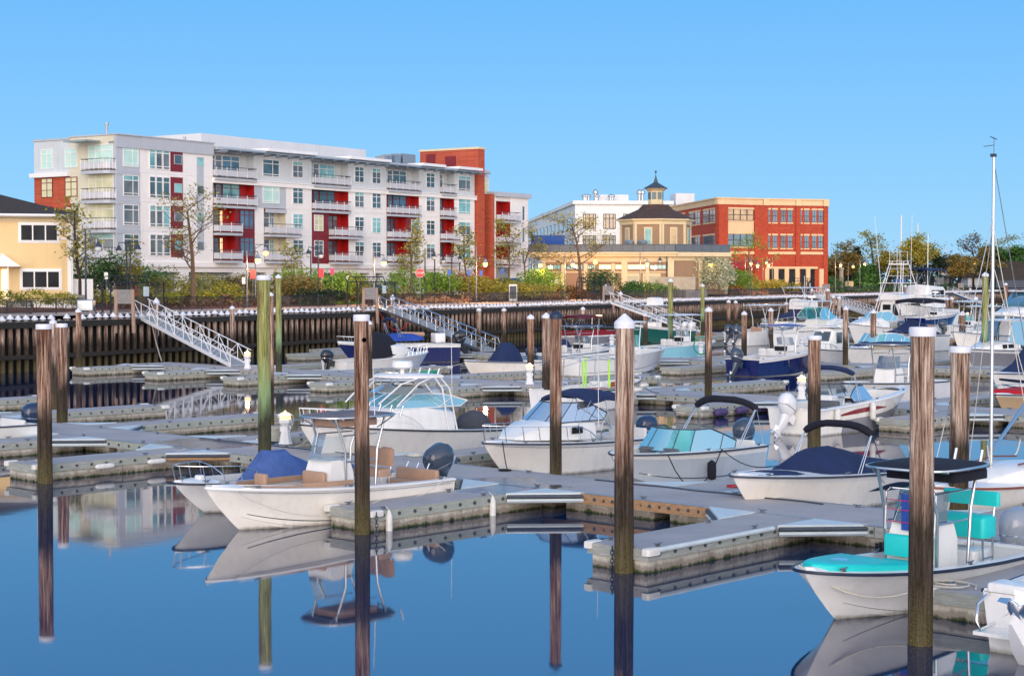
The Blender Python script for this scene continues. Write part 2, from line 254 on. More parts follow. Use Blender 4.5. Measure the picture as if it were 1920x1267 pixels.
# ---------------------------------------------------------------- mesh builder
class MB:
    def __init__(s): s.v=[];s.f=[];s.m=[];s.mats=[];s.mx=None
    def mi(s,m):
        if m not in s.mats: s.mats.append(m)
        return s.mats.index(m)
    def add(s,vs,fs,m):
        b=len(s.v)
        if s.mx is not None: vs=[s.mx@Vector(p) for p in vs]
        s.v+= [tuple(p) for p in vs]
        if isinstance(m,list):
            for f,mm in zip(fs,m): s.f.append([b+i for i in f]); s.m.append(s.mi(mm))
        else:
            k=s.mi(m)
            for f in fs: s.f.append([b+i for i in f]); s.m.append(k)
        return s
    def box(s,x0,x1,y0,y1,z0,z1,m,tx=0,ty=0):
        vs=[(x0,y0,z0),(x1,y0,z0),(x1,y1,z0),(x0,y1,z0),(x0+tx,y0+ty,z1),(x1-tx,y0+ty,z1),(x1-tx,y1-ty,z1),(x0+tx,y1-ty,z1)]
        return s.add(vs,[(0,3,2,1),(4,5,6,7),(0,1,5,4),(1,2,6,5),(2,3,7,6),(3,0,4,7)],m)
    def poly(s,pts,m): return s.add(pts,[tuple(range(len(pts)))],m)
    def prism(s,pts,z0,z1,m):
        n=len(pts); vs=[(p[0],p[1],z0) for p in pts]+[(p[0],p[1],z1) for p in pts]
        return s.add(vs,[tuple(range(n-1,-1,-1)),tuple(range(n,2*n))]+[(i,(i+1)%n,n+(i+1)%n,n+i) for i in range(n)],m)
    def hprism(s,pts,y0,y1,m):   # profile given as (x,z), thickness along y
        n=len(pts); vs=[(p[0],y0,p[1]) for p in pts]+[(p[0],y1,p[1]) for p in pts]
        return s.add(vs,[tuple(range(n)),tuple(range(2*n-1,n-1,-1))]+[(i,n+i,n+(i+1)%n,(i+1)%n) for i in range(n)],m)
    def tube(s,pts,r,m,n=8,closed=False,cap=True,flat=1.):
        pts=[Vector(p) for p in pts]; k=len(pts); rr=r if isinstance(r,(list,tuple)) else [r]*k
        vs=[];fs=[]; pu=None
        for i,p in enumerate(pts):
            a=pts[(i-1)%k] if (i>0 or closed) else p; b=pts[(i+1)%k] if (i<k-1 or closed) else p
            t=(b-a); t=t.normalized() if t.length>1e-9 else Vector((0,0,1))
            if pu is None: pu=Vector((0,0,1)) if abs(t.z)<.9 else Vector((1,0,0))
            sd_=t.cross(pu); sd_=sd_.normalized() if sd_.length>1e-6 else Vector((1,0,0)); up=sd_.cross(t).normalized(); pu=up
            for j in range(n):
                an=2*math.pi*j/n; vs.append(p+sd_*math.cos(an)*rr[i]+up*math.sin(an)*rr[i]*flat)
        for i in range(k if closed else k-1):
            for j in range(n):
                a=i*n+j;b=i*n+(j+1)%n;c=((i+1)%k)*n+(j+1)%n;d=((i+1)%k)*n+j; fs.append((a,b,c,d))
        if cap and not closed: fs.append(tuple(range(n-1,-1,-1))); fs.append(tuple(range((k-1)*n,k*n)))
        return s.add(vs,fs,m)
    def lathe(s,pr,c,m,n=16,sx=1,sy=1):
        vs=[];fs=[]; k=len(pr)
        for r,z in pr:
            for j in range(n):
                an=2*math.pi*(j+.5)/n; vs.append((c[0]+r*math.cos(an)*sx,c[1]+r*math.sin(an)*sy,c[2]+z))
        for i in range(k-1):
            for j in range(n): fs.append((i*n+j,i*n+(j+1)%n,(i+1)*n+(j+1)%n,(i+1)*n+j))
        fs.append(tuple(range(n-1,-1,-1))); fs.append(tuple(range((k-1)*n,k*n)))
        return s.add(vs,fs,m)
    def loft(s,rings,m,closed=True,cap=True,rowmats=None):
        n=len(rings[0]);vs=[p for r in rings for p in r];fs=[];ms=[]
        for i in range(len(rings)-1):
            for j in range(n if closed else n-1):
                fs.append((i*n+j,i*n+(j+1)%n,(i+1)*n+(j+1)%n,(i+1)*n+j)); ms.append(rowmats[j] if rowmats else m)
        if cap and closed: fs.append(tuple(range(n-1,-1,-1)));ms.append(m);fs.append(tuple(range((len(rings)-1)*n,len(rings)*n)));ms.append(m)
        return s.add(vs,fs,ms)
    def rbox(s,x0,x1,y0,y1,z0,z1,m,r=.05,tx=0,ty=0):
        # rounded box: octagon-ish plan with bevelled top
        def ring(x0,x1,y0,y1,z,r): 
            o=[]
            for cx,cy,a0 in ((x1-r,y1-r,0),(x0+r,y1-r,90),(x0+r,y0+r,180),(x1-r,y0+r,270)):
                for k in range(4): an=math.radians(a0+k*30); o.append((cx+r*math.cos(an),cy+r*math.sin(an),z))
            return o
        r=min(r,(x1-x0)/2.01,(y1-y0)/2.01,(z1-z0)/1.01)
        rg=[ring(x0,x1,y0,y1,z0,r)]
        for k in range(4):
            an=math.radians(k*30); d=r*(1-math.cos(an)); q=1-(1-math.sin(an))
            rg.append(ring(x0+tx+d,x1-tx-d,y0+ty+d,y1-ty-d,z1-r+r*math.sin(an),max(r-d,.004)))
        return s.loft(rg,m)
    def build(s,name,parent=None,smooth=38,loc=None,rot=None):
        me=bpy.data.meshes.new(name); me.from_pydata(s.v,[],s.f)
        for m in s.mats: me.materials.append(M[m])
        me.polygons.foreach_set('material_index',s.m)
        if smooth:
            me.polygons.foreach_set('use_smooth',[True]*len(me.polygons)); me.update(); me.set_sharp_from_angle(angle=math.radians(smooth))
        me.update(); o=bpy.data.objects.new(name,me); COL.objects.link(o)
        if parent is not None: o.parent=parent
        if loc is not None: o.location=loc
        if rot is not None: o.rotation_euler=rot
        return o
def tag(o,label=None,cat=None,group=None,kind=None):
    for k,v in (('label',label),('category',cat),('group',group),('kind',kind)):
        if v: o[k]=v
    return o
def thing(name,loc,rz,label,cat,group=None):
    o=bpy.data.objects.new(name,None); COL.objects.link(o); o.location=loc; o.rotation_euler=(0,0,rz); o.empty_display_size=.3
    return tag(o,label,cat,group)
def one(name,mb,label,cat,group=None,kind=None,loc=None,rz=0,smooth=38):
    o=mb.build(name,None,smooth,loc,(0,0,rz)); return tag(o,label,cat,group,kind)
def copytree(o,parent=None):
    c=o.copy(); COL.objects.link(c)
    if parent is not None: c.parent=parent
    for ch in list(o.children): copytree(ch,c)
    return c
def cat(p0,p1,sag,n=9):
    p0=Vector(p0);p1=Vector(p1); return [p0.lerp(p1,i/(n-1))-Vector((0,0,sag*4*(i/(n-1))*(1-i/(n-1)))) for i in range(n)]
# ================================================================ SETTING
mb=MB(); mb.poly([(-1500,-300,0),(2500,-300,0),(2500,2600,0),(-1500,2600,0)],'water'); tag(mb.build('water',smooth=0),kind='structure')
mb=MB(); mb.poly([(-1500,-300,-4),(2500,-300,-4),(2500,2600,-4),(-1500,2600,-4)],'mulch'); tag(mb.build('seabed',smooth=0),kind='structure')
WP=[(-150,600),(50,594.5),(460,584),(920,572),(1400,557.5),(1510,554.5),(1720,548.5),(1900,543.5),(2100,539.5)]
wl=[W(u,v,3.57) for u,v in WP]; d0=(wl[0]-wl[1]).normalized(); d1=(wl[-1]-wl[-2]).normalized()
wl=[wl[0]+d0*90]+wl+[wl[-1]+d1*500]
for p in wl: p.z=0
seg=[(wl[i+1]-wl[i]).length for i in range(len(wl)-1)]
def wallpt(s,off=0,z=0):   # arclength position, offset inland
    i=0
    while i<len(seg)-1 and s>seg[i]: s-=seg[i]; i+=1
    d=(wl[i+1]-wl[i]).normalized(); nrm=Vector((-d.y,d.x,0)); p=wl[i]+d*s+nrm*off; p.z=z; return p
def wall_at(u):            # arclength where the wall crosses picture column u
    r=ray(u,550); best=None;s=0
    for i in range(len(seg)):
        a,b=wl[i],wl[i+1]; ca=a.x*r.y-a.y*r.x; cb=b.x*r.y-b.y*r.x
        if ca*cb<=0 and a.y>0: return s+seg[i]*ca/(ca-cb)
        s+=seg[i]
    return s
def wdir(s):
    a=wallpt(s);b=wallpt(s+.5); return math.atan2(b.y-a.y,b.x-a.x)
def gz(off): return 3.6 if off<7 else min(4.4,3.6+(off-7)*.035)
def inland(u,off,dz=0):    # ground point on picture column u, a distance 'off' behind the wall
    s=wall_at(u); p=wallpt(s,0); d=(wallpt(s+.5)-p).normalized(); nrm=Vector((-d.y,d.x,0)); r=ray(u,550); r.z=0; r.normalize()
    q=p+r*(off/max(.15,r.dot(nrm))); q.z=gz(off)+dz; return q
def strip(name,o0,o1,z0,z1,m,n=1):
    mb=MB()
    for i in range(len(wl)-1):
        pass
    L=[];
    for i,p in enumerate(wl):
        a=(wl[i]-wl[i-1]).normalized() if i>0 else (wl[1]-wl[0]).normalized(); b=(wl[i+1]-wl[i]).normalized() if i<len(wl)-1 else a
        d=(a+b).normalized(); L.append((p,Vector((-d.y,d.x,0))))
    vs=[];fs=[]
    for p,nn in L: a=p+nn*o0; b=p+nn*o1; vs+=[(a.x,a.y,z0),(b.x,b.y,z1)]
    for i in range(len(L)-1): fs.append((2*i,2*i+2,2*i+3,2*i+1))
    mb.add(vs,fs,m); return tag(mb.build(name,smooth=0),kind='structure')
strip('promenade',.35,9,3.6,3.66,'promenade'); strip('planting_bed',9,30,3.66,4.4,'mulch'); strip('ground',30,1300,4.4,4.4,'ground')
# ---------------------------------------------------------------- seawall of timber piles
TOT=sum(seg[:-1])+60
sw=thing('seawall',wallpt(90),0,'long timber pile bulkhead wall with white cone caps below the waterfront promenade','wall')
o0=sw.location.copy()
def wbeam(o0_,o1_,z0,z1,m,name):
    mb=MB(); ss=[20]+[90+sum(seg[1:k]) for k in range(1,len(seg))]+[TOT]
    for a,b in zip(ss[:-1],ss[1:]):
        k=max(1,int((b-a)/6.1))
        for i in range(k):
            s0=a+(b-a)*i/k+.006; s1=a+(b-a)*(i+1)/k-.006; jz=R.uniform(-.02,.02)
            q=[wallpt(s0,o0_),wallpt(s1-.01,o0_),wallpt(s1-.01,o1_),wallpt(s0,o1_)]
            mb.prism([(p.x-o0.x,p.y-o0.y) for p in q],z0+jz,z1+jz,m)
    return mb.build(name,sw,0)
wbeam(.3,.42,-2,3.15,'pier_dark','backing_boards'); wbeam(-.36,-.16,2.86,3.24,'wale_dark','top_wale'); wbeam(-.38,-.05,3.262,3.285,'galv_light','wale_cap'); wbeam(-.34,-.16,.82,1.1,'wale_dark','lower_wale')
def wp(mb,x,y,r,top,lean):
    k=9; pr=[(r*1.1,-2),(r,0),(r,1.8),(r*.98,top)]
    vs=[];fs=[]
    for rr,z in pr:
        for j in range(k):
            an=2*math.pi*j/k; vs.append((x+lean*z+rr*math.cos(an),y+rr*math.sin(an),z))
    for i in range(3):
        for j in range(k): fs.append((i*k+j,i*k+(j+1)%k,(i+1)*k+(j+1)%k,(i+1)*k+j))
    fs.append(tuple(range(3*k,4*k))); mb.add(vs,fs,'pile_wall')
def wc(mb,x,y,r,top): mb.lathe([(r*1.55,top-.02),(r*1.58,top+.05),(.02,top+.31)],(x,y,0),'cap_white',10)
s=60.;i=0; rest=MB(); restc=MB(); s_vis=wall_at(0)-3
while s<TOT:
    p=wallpt(s)-o0; r=R.uniform(.135,.175); top=3.42+R.uniform(-.05,.05)
    if s>=s_vis and i<100:
        mb=MB(); wp(mb,0,0,r,top,R.uniform(-.01,.01)); o=mb.build('pile',sw,50,(p.x,p.y,0))
        if R.random()<.95: c=MB(); wc(c,0,0,r,top); c.build('cap',o,30)
        i+=1
    else:
        wp(rest,p.x,p.y,r,top,R.uniform(-.01,.01)); wc(restc,p.x,p.y,r,top)
    s+=.74+R.uniform(-.03,.03)
o=rest.build('piles',sw,50); o['kind']='stuff'; c=restc.build('caps',o,30); c['kind']='stuff'
# ---------------------------------------------------------------- floating docks
RZ=math.atan2(A.y,A.x)
def bolts(mb,x0,x1,y,sgn,z=.39,st=.52):
    x=x0+.3
    while x<x1-.2:
        mb.tube([(x,y,z),(x,y+sgn*.025,z)],.045,'bolt',8); x+=st
def cleat(par,x,y,rz=0,z=.5):
    m=MB(); m.tube([(-.13,0,.07),(-.05,0,.055),(.05,0,.055),(.13,0,.07)],[.01,.017,.017,.01],'galv',6); m.box(-.045,-.025,-.02,.02,0,.055,'galv'); m.box(.025,.045,-.02,.02,0,.055,'galv'); m.box(-.06,.06,-.03,.03,0,.01,'galv')
    return m.build('cleat',par,30,(x,y,z+.002),(0,0,rz))
def finger(s,t0,L,sgn,label,w=1.5,gl=True,gr=True,tan=False,strip=0,det=True):
    # origin on the walkway edge; local +x runs out along the finger
    rz=RZ+math.pi/2*sgn
    f=thing('finger_dock',D(s,t0),rz,label,'dock','finger docks branching off the main docks')
    h=w/2; m=MB(); [m.box(L*i/2+(.01 if i else 0),L*(i+1)/2-(.01 if not i else 0),-h,h,.40,.5,'deck_concrete') for i in (0,1)]; m.build('deck',f,0)
    m=MB(); k=max(1,int(L/3.05))
    for i in range(k): m.box(L*i/k+.01,L*(i+1)/k-.01,-h+.03,h-.03,-.35,.39,'float_side')
    m.build('float',f,0)
    m=MB(); wm='wale_tan' if tan else 'wale_grey'
    for y,sg in ((-h,-1),(h,1)):
        y0,y1=(y-.06,y) if sg<0 else (y,y+.06); m.box(.02,L,y0,y1,.27,.495,wm)
        if det: bolts(m,0.8,L,y0 if sg<0 else y1,sg)
    m.box(L,L+.06,-h-.06,h+.06,.27,.495,wm); m.build('edge_plank',f,0)
    for y,sg,g in ((-h,-1,gl),(h,1,gr)):
        if g:
            m=MB(); q=[(0,y+sg*.065),(1.5,y+sg*.065),(0,y+sg*1.45)]
            if sg<0: q=q[::-1]
            m.prism(q,.44,.52,'plate_white'); m.build('corner_plate',f,0)
            m=MB(); a=Vector((1.5,y+sg*.10,.43)); b=Vector((.03,y+sg*1.48,.43)); m.tube([a,b],.05,'strip_grey',8); d=(b-a).normalized()
            m.tube([a+Vector((0,0,-.11)),b+Vector((0,0,-.11))],.05,'wale_tan' if g==2 else 'plate_white',4); m.build('bumper',f,30)
    if strip:
        y=h+.075 if strip>0 else -h-.075; m=MB(); m.tube([(1.7,y,.47),(L*.97,y,.47)],.055,'plate_white' if abs(strip)==2 else 'strip_grey',8); m.build('rub_strip',f,30)
    if det:
        for y in (-h+.12,h-.12):
            for x in (L*.35,L-.5): cleat(f,x,y)
        for y in (-h,h):
            m=MB(); m.rbox(L-.3,L+.12,y-.13 if y<0 else y-.08,y+.08 if y<0 else y+.13,.38,.53,'fender_white',.05); m.build('corner_bumper',f,30)
    return f
def walkway(s0,s1,t0,t1,tt0,tt1,label,det=True):
    # s0..s1 along A, near edge t0->t1 (may be skewed), width tt
    p0=D(s0,t0); p1=D(s1,t1); L=(p1-p0).length; rz=math.atan2(p1.y-p0.y,p1.x-p0.x); w=tt0
    f=thing('main_dock',p0,rz,label,'dock','main docks running across the marina')
    m=MB(); k=max(1,int(L/3.05))
    for i in range(k): m.box(L*i/k+.014,L*(i+1)/k-.014,0,w,.40,.5,'deck_concrete')
    m.build('deck',f,0)
    m=MB(); k=max(1,int(L/3.4))
    for i in range(k): m.box(L*i/k+.25,L*(i+1)/k-.25,.12,w-.12,-.35,.39,'float_side')
    m.build('float',f,0)
    m=MB(); m.box(0,L,.2,w-.2,.25,.395,'wale_dark'); m.build('frame_beam',f,0)
    m=MB(); x=0; i=0
    while x<L:
        x2=min(L,x+3.66); wm='wale_tan' if (R.random()<.12) else 'wale_grey'
        m.box(x+.01,x2-.01,-.06,0,.25,.495,wm); m.box(x+.01,x2-.01,w,w+.06,.25,.495,wm); x=x2
    if det: bolts(m,0,L,-.06,-1,.37,.6)
    m.build('edge_plank',f,0)
    m=MB(); m.box(0,L,-.07,.04,.5,.512,'galv_light'); m.box(0,L,w-.04,w+.07,.5,.512,'galv_light'); m.build('edge_angle',f,0)
    if det:
        x=2.
        while x<min(L,95): cleat(f,x,.16); cleat(f,x+1.2,w-.16); x+=3.6
    return f
W1=walkway(-115,-2,33.2,33.2,2.6,0,'nearest wide concrete main dock crossing the picture from left to right')
m=MB(); m.box(84.7,91.0,-.085,-.062,.24,.497,'wale_tan'); bolts(m,84.9,91,-.085,-1,.38,.6); m.build('edge_plank',W1,0)
W2=walkway(-94.5,-5,64.2,64.2,3.2,0,'second concrete main dock behind the rail boat with green noodles')
W3=walkway(-104,-20,87.8,100,3.2,0,'third concrete main dock behind the dark blue hulled boat')
W4=walkway(-122,-40,141,146,3.2,0,'farthest concrete main dock along the middle of the seawall',False)
NF=[(-52.3,'finger dock at far left edge beside the dark outboard',0,0,1),(-45.4,'finger dock with two white fenders hung on its side, left of the tan seated boat',0,0,2),(-30.6,'finger dock beside the tan seated centre console boat',0,0,1),(-22.25,'finger dock with white rub strip behind the large central piling',0,-2,1),(-14.3,'finger dock beside the turquoise cushioned boat at lower right',0,0,1)]
for i,(s_,lb,tn,stp,g) in enumerate(NF):
    f=finger(s_,33.2,6.1,-1,lb,strip=(2 if i==3 else 0),gl=1,gr=g)
FF=[(-70.9,7.8,'finger dock at the left edge in front of the tall seawall'),(-62.5,8.1,'finger dock ending in a white corner bumper left of the gangway reflection'),(-54.9,8.4,'finger dock running behind the tall green piling toward the gangway reflection'),(-46.9,8,'finger dock hidden behind the white hardtop cruiser bow'),(-38.05,7.,'finger dock between the hardtop cruiser and the navy bimini cuddy boat'),(-26.75,7.,'finger dock left of the navy covered bowrider'),(-18.35,8.,'finger dock at right edge beside the small white sailboat')]
for s_,L_,lb in FF: finger(s_,35.86,L_,1,lb)
for s_,lb in ((-92.6+.0,'farthest left finger dock under the seawall with its reflection'),(-84.75,'second finger dock right of the left edge below the long gangway'),(-77.1,'finger dock left of the thin green piling beside the lit lighthouse lamp'),(-69.5,'short finger dock behind the cruiser radar hardtop on the left'),(-61.4,'finger dock right of the cruiser hardtop with white fender at its end'),(-52.6,'finger dock behind the double ended rail boat'),(-44.75,'finger dock hung with purple fenders'),(-34.6,'finger dock end beside the red striped bowrider')):
    finger(s_,64.2,4.9,-1,lb)
for s_,L_,lb in ((-85.5,8,'finger dock right of the gangway foot by the seawall'),(-77.5,9,'finger dock behind the small white boat with black outboard'),(-69.2,9,'finger dock beside the cream boat with navy console cover'),(-61.1,9.5,'finger dock pointing at the light blue boat'),(-53,10.5,'long finger dock right of the slim brown middle piling'),(-38.5,9,'finger dock right of the dark topped centre console'),(-30,9,'finger dock near the navy tented boat')):
    finger(s_,67.5,L_,1,lb,det=(L_>8.5))
def wt3(s_): return 87.8+(s_+104)*.1452
for s_,L_,sg,lb in ((-98,7.5,-1,'finger dock under the foot of the second gangway'),(-90,7.5,-1,'finger dock behind the navy cuddy boat at the seawall'),(-80,7.5,-1,'finger dock left of the grey blue centre console'),(-72,8.,-1,'finger dock between the grey blue and white centre consoles'),(-65.6,8.4,-1,'finger dock end just left of the dark blue hulled boat'),(-56,8,-1,'finger dock right of the dark blue hulled boat'),
    (-85,9,1,'finger dock left of the light blue boat'),(-72.3,9,1,'finger dock right of the light blue boat'),(-66.5,9,1,'finger dock left of the aqua windshield cuddy'),(-58,9,1,'finger dock right of the white hull with canvas enclosure'),(-50,9,1,'finger dock behind the grey hulled centre console')):
    finger(s_,wt3(s_)+(0 if sg<0 else 3.2),L_,sg,lb,det=False)
for s_,sg,lb in ((-112,-1,'finger dock near the pontoon boat'),(-100,-1,'finger dock with lit lamp left of the twin outboard boat'),(-91,-1,'finger dock beside the twin outboard boat'),(-80,-1,'finger dock left of the small pilothouse boat'),(-104,1,'finger dock by the seawall behind the lit lamp'),(-86,1,'finger dock below the fourth gangway')):
    finger(s_,(142.5 if sg<0 else 146.4),8,sg,lb,det=False)
m=walkway(-125,-60,184,190,3.,0,'distant main dock below the fourth gangway at right',False)
# ---------------------------------------------------------------- free standing pilings
def piling(u,w,vt,vf,label,zf=0,mat='pile_brown',cap='cap_white',lx=0,ly=0,flat=False):
    p=W(u,vf,zf); Y=p.y; r=w/2*Y/F; zt=CH-(vt-H)*Y/F; ch=r*(1.0 if w==36 and u<1500 else .85 if not flat else .6); zt-=ch
    o=thing('piling',(p.x,p.y,0),R.uniform(0,6.28),label,'piling','wooden mooring pilings of the marina')
    n=28 if w>15 else 12; vs=[];fs=[]; zs=[-3]+[i*zt/(14 if w>15 else 5) for i in range(0,(14 if w>15 else 5)+1)]
    ph=[R.uniform(0,6.28) for _ in range(6)]
    for z in zs:
        q=(z+3)/(zt+3); rr=r*(1.07-.09*q)
        for j in range(n):
            an=2*math.pi*j/n; d=1+.02*math.sin(3*an+ph[0]+z*.25)+.014*math.sin(7*an+ph[1]-z*.2)+.012*math.sin(11*an+ph[2]+z*.35)+R.uniform(-.006,.006)
            if w>15: d-=.05*max(0,math.sin(2*an+ph[3]+z*.05))**14+.035*max(0,math.sin(5*an+ph[4]))**10
            vs.append((rr*d*math.cos(an)+(z-zt)*lx+.012*math.sin(z*1.1+ph[5])*(1 if w>15 else 0),rr*d*math.sin(an)+(z-zt)*ly,z))
    for i in range(len(zs)-1):
        for j in range(n): fs.append((i*n+j,i*n+(j+1)%n,(i+1)*n+(j+1)%n,(i+1)*n+j))
    fs.append(tuple(range((len(zs)-1)*n,len(zs)*n))); m=MB(); m.add(vs,fs,mat); m.build('post',o,50)
    k=24 if w>15 else 10; R1=r*1.1; m=MB()
    if flat: pr=[(R1,-.02),(R1*1.02,.02),(R1*1.02,.10),(R1*.96,.13),(R1*.5,ch*.8),(.01,ch)]
    else: pr=[(R1*.99,-r*.55),(R1,-.01),(R1*.98,.02),(R1*.55,ch*.55),(.02,ch)]
    m.lathe(pr,(0,0,zt+.004),cap,k); m.build('cap',o,35)
    return o
PG=[(85,27,608,905,'stout leaning brown piling at the end of the left finger dock',0,'pile_brown','cap_white',0,0,True),
(101,13,598,770,'grey piling partly hidden just behind the stout leaning one',0,'pile_grey'),
(117,20,607,792,'reddish brown piling beside the stout leaning one',.5,'pile_brown','cap_white',0,0,True),
(148,11,578,703,'slim brown piling alone in front of the seawall at left',0,'pile_brown'),
(436,9,573,690,'slim pale piling behind the foot of the long gangway',0,'pile_grey'),
(496,24,517,856,'tall thick green piling, tallest in the left half',.5,'pile_green','cap_white',0,0,True),
(509,10,548,805,'brown piling almost hidden behind the tall green one',0,'pile_brown'),
(523,11,514,697,'tall thin green piling right of the thick green one',.5,'pile_green'),
(679,28,592,1000,'brown piling with a small blue badge beside the tan seated boat',0,'pile_brown','cap_white',0,0,True),
(692,12,600,710,'thin piling hidden behind the badge piling',.5,'pile_grey'),
(898,8.5,577,658,'thin piling right in front of the second gangway foot',.5,'pile_grey'),
(945,8.5,577,655,'thin piling just right of the second gangway',.5,'pile_brown'),
(995,13,589,716,'brown piling behind the lit lamp and navy covered console boat',.5,'pile_brown'),
(1024,15,586,768,'grey brown piling left of the navy capped piling',0,'pile_grey'),
(1042,22,582,888,'dark piling with the only navy blue cap',.5,'pile_brown','cap_navy'),
(1093,8.5,575,640,'thin piling standing before the seawall right of the navy cap',0,'pile_grey'),
(1170,36,588,1072,'massive weathered piling with tall white cone cap in the centre foreground',0,'pile_grey'),
(1210,8.5,587,652,'thin piling right of the massive centre piling',.5,'pile_brown'),
(1257,9.5,522,663,'tall green piling beside the light blue boat',.5,'pile_green'),
(1317,7.5,532,627,'tall slender green piling, farther right of its twin',.5,'pile_green'),
(1328,13.5,575,745,'reddish piling right of the light blue boat standing on the second dock',.5,'pile_brown'),
(1366,7.5,562,627,'thin piling by the seawall left of its close twin',.5,'pile_brown'),
(1379,7,563,626,'thin piling by the seawall right of its close twin',.5,'pile_brown'),
(1395,10.5,583,677,'piling in front of the twin outboards',.5,'pile_brown'),
(1445,9.5,577,658,'piling right of the twin outboards in front of the white hardtop',.5,'pile_grey'),
(1474,7.5,566,618,'thin piling behind the white hardtop express boat',.5,'pile_brown'),
(1526,24,629,840,'reddish brown piling beside the white outboard of the red striped boat',0,'pile_brown','cap_white',0,0,True),
(1552,7,541,616,'brown piling, tallest of the group before the fourth gangway',0,'pile_brown'),
(1562,6.5,554,617,'second piling of the group before the fourth gangway',0,'pile_brown'),
(1573,7.5,555,630,'third piling of the group before the fourth gangway',0,'pile_grey'),
(1585,10,574,684,'dark footed piling left of the aqua windshield cuddy',.5,'pile_grey'),
(1637,10.5,580,676,'piling in front of the aqua windshield cuddy',.5,'pile_brown'),
(1645,8,559,603,'piling in front of the sport fishing boat stern',.5,'pile_brown'),
(1697,5.5,534,598,'first of three equal pilings before the sport fishing boat cabin',0,'pile_brown'),
(1717,6,534,598,'second of three equal pilings before the sport fishing boat cabin',0,'pile_brown'),
(1739,6,533,596,'third of three equal pilings before the sport fishing boat cabin',0,'pile_brown'),
(1765,5.5,532,568,'piling at the seawall left of the far gangway',0,'pile_brown'),
(1774,9,556,610,'thick piling of a pair beside the lit double lamp',0,'pile_brown'),
(1784,8,556,608,'thin piling of a pair beside the lit double lamp',0,'pile_brown'),
(1804,12,583,650,'reddish piling in front of the lit double lamp',.5,'pile_brown'),
(1819,5,540,575,'slim piling in the far gangway background',0,'pile_grey'),
(1829,9,556,590,'pale piling right of the far gangway foot',0,'pile_brown'),
(1846,12,510,680,'tall green piling at far right behind the sailboat mast',.5,'pile_green'),
(1725,45,615,1207,'largest foreground piling at right with mossy foot',0,'pile_grey','cap_white',0,0,True),
(1797,36,649,988,'thick weathered piling second largest at right foreground',0,'pile_grey','cap_white',0,0,True),
(1885,6.5,530,615,'dark piling in front of the dark windowed yacht',0,'pile_brown'),
(1895,5.5,532,560,'far piling right of the dark windowed yacht',0,'pile_brown'),
(1914,6.5,531,560,'last distant piling at the right edge',0,'pile_brown')]
for q in PG:
    o=piling(*q)
    if 'badge' in q[4]:
        m=MB(); rb=.165; 
        p=W(679,1000); u_=ray(683,637); k=(p.y-.17)/u_.y; c=Vector((u_.x*k,u_.y*k,CH+u_.z*k)); 
        m.tube([(0,0,0),(0,-.02,0)],.055,'gel_white',16); m.tube([(0,-.02,0),(0,-.03,0)],.04,'canvas_navy',16)
        b=m.build('badge',o,30); b.location=Matrix.Rotation(-o.rotation_euler.z,4,'Z')@(c-o.location); b.rotation_euler=(0,0,-o.rotation_euler.z)
# chains beside the two big centre pilings
def chain(x,y,z0,z1,label):
    m=MB(); z=z1;i=0
    while z>z0:
        pts=[]
        for k in range(8):
            an=2*math.pi*k/8; a,b=.035*math.cos(an),.06*math.sin(an); pts.append((x+(a if i%2 else 0),y+(0 if i%2 else a),z+b))
        m.tube(pts,.012,'steel_dark',5,True); z-=.085;i+=1
    return one('chain',m,label,'chain')
p=W(1152,1068); chain(p.x-.05,p.y-.02,-.3,.45,'dark mooring chain hanging beside the massive centre piling')
p=W(706,1000); chain(p.x,p.y,-.2,.45,'dark chain hanging beside the badge piling at the finger dock end')
# ---------------------------------------------------------------- lighthouse shaped dock lamps
def pedestal(u,v,label,lit=True,h=1.12,z=.5,light=0):
    p=W(u,v,z); o=thing('dock_lamp',(p.x,p.y,z+.002),.3,label,'lamp','small white lighthouse lamps on the docks'); q=h/1.12
    m=MB(); m.lathe([(.25*q,0),(.25*q,.03),(.22*q,.05),(.12*q,.58*q),(.125*q,.6*q),(.22*q,.72*q),(.23*q,.82*q),(.2*q,.84*q)],(0,0,0),'paint_white',8); m.build('tower',o,25)
    for a in (-1,1): m=MB(); m.box(a*.15*q-.03,a*.15*q+.03,-.05,.05,.42*q,.6*q,'paint_white'); m.build('outlet_box',o,25)
    m=MB(); m.lathe([(.17*q,.842*q),(.175*q,.9*q),(.17*q,.955*q)],(0,0,0),'lamp_warm' if lit else 'bulb_off',8); m.build('lantern',o,25)
    m=MB(); m.lathe([(.25*q,.958*q),(.25*q,.975*q),(.12*q,1.05*q),(.03*q,1.07*q),(.045*q,1.09*q),(.02*q,1.12*q)],(0,0,0),'paint_white',8); m.build('cap',o,25)
    if light:
        l=bpy.data.lights.new('lamp_light','POINT'); l.energy=light; l.color=(1,.55,.22); l.shadow_soft_size=.12; lo=bpy.data.objects.new('lamp_light',l); COL.objects.link(lo); lo.parent=o; lo.location=(.0,0,1.25*q)
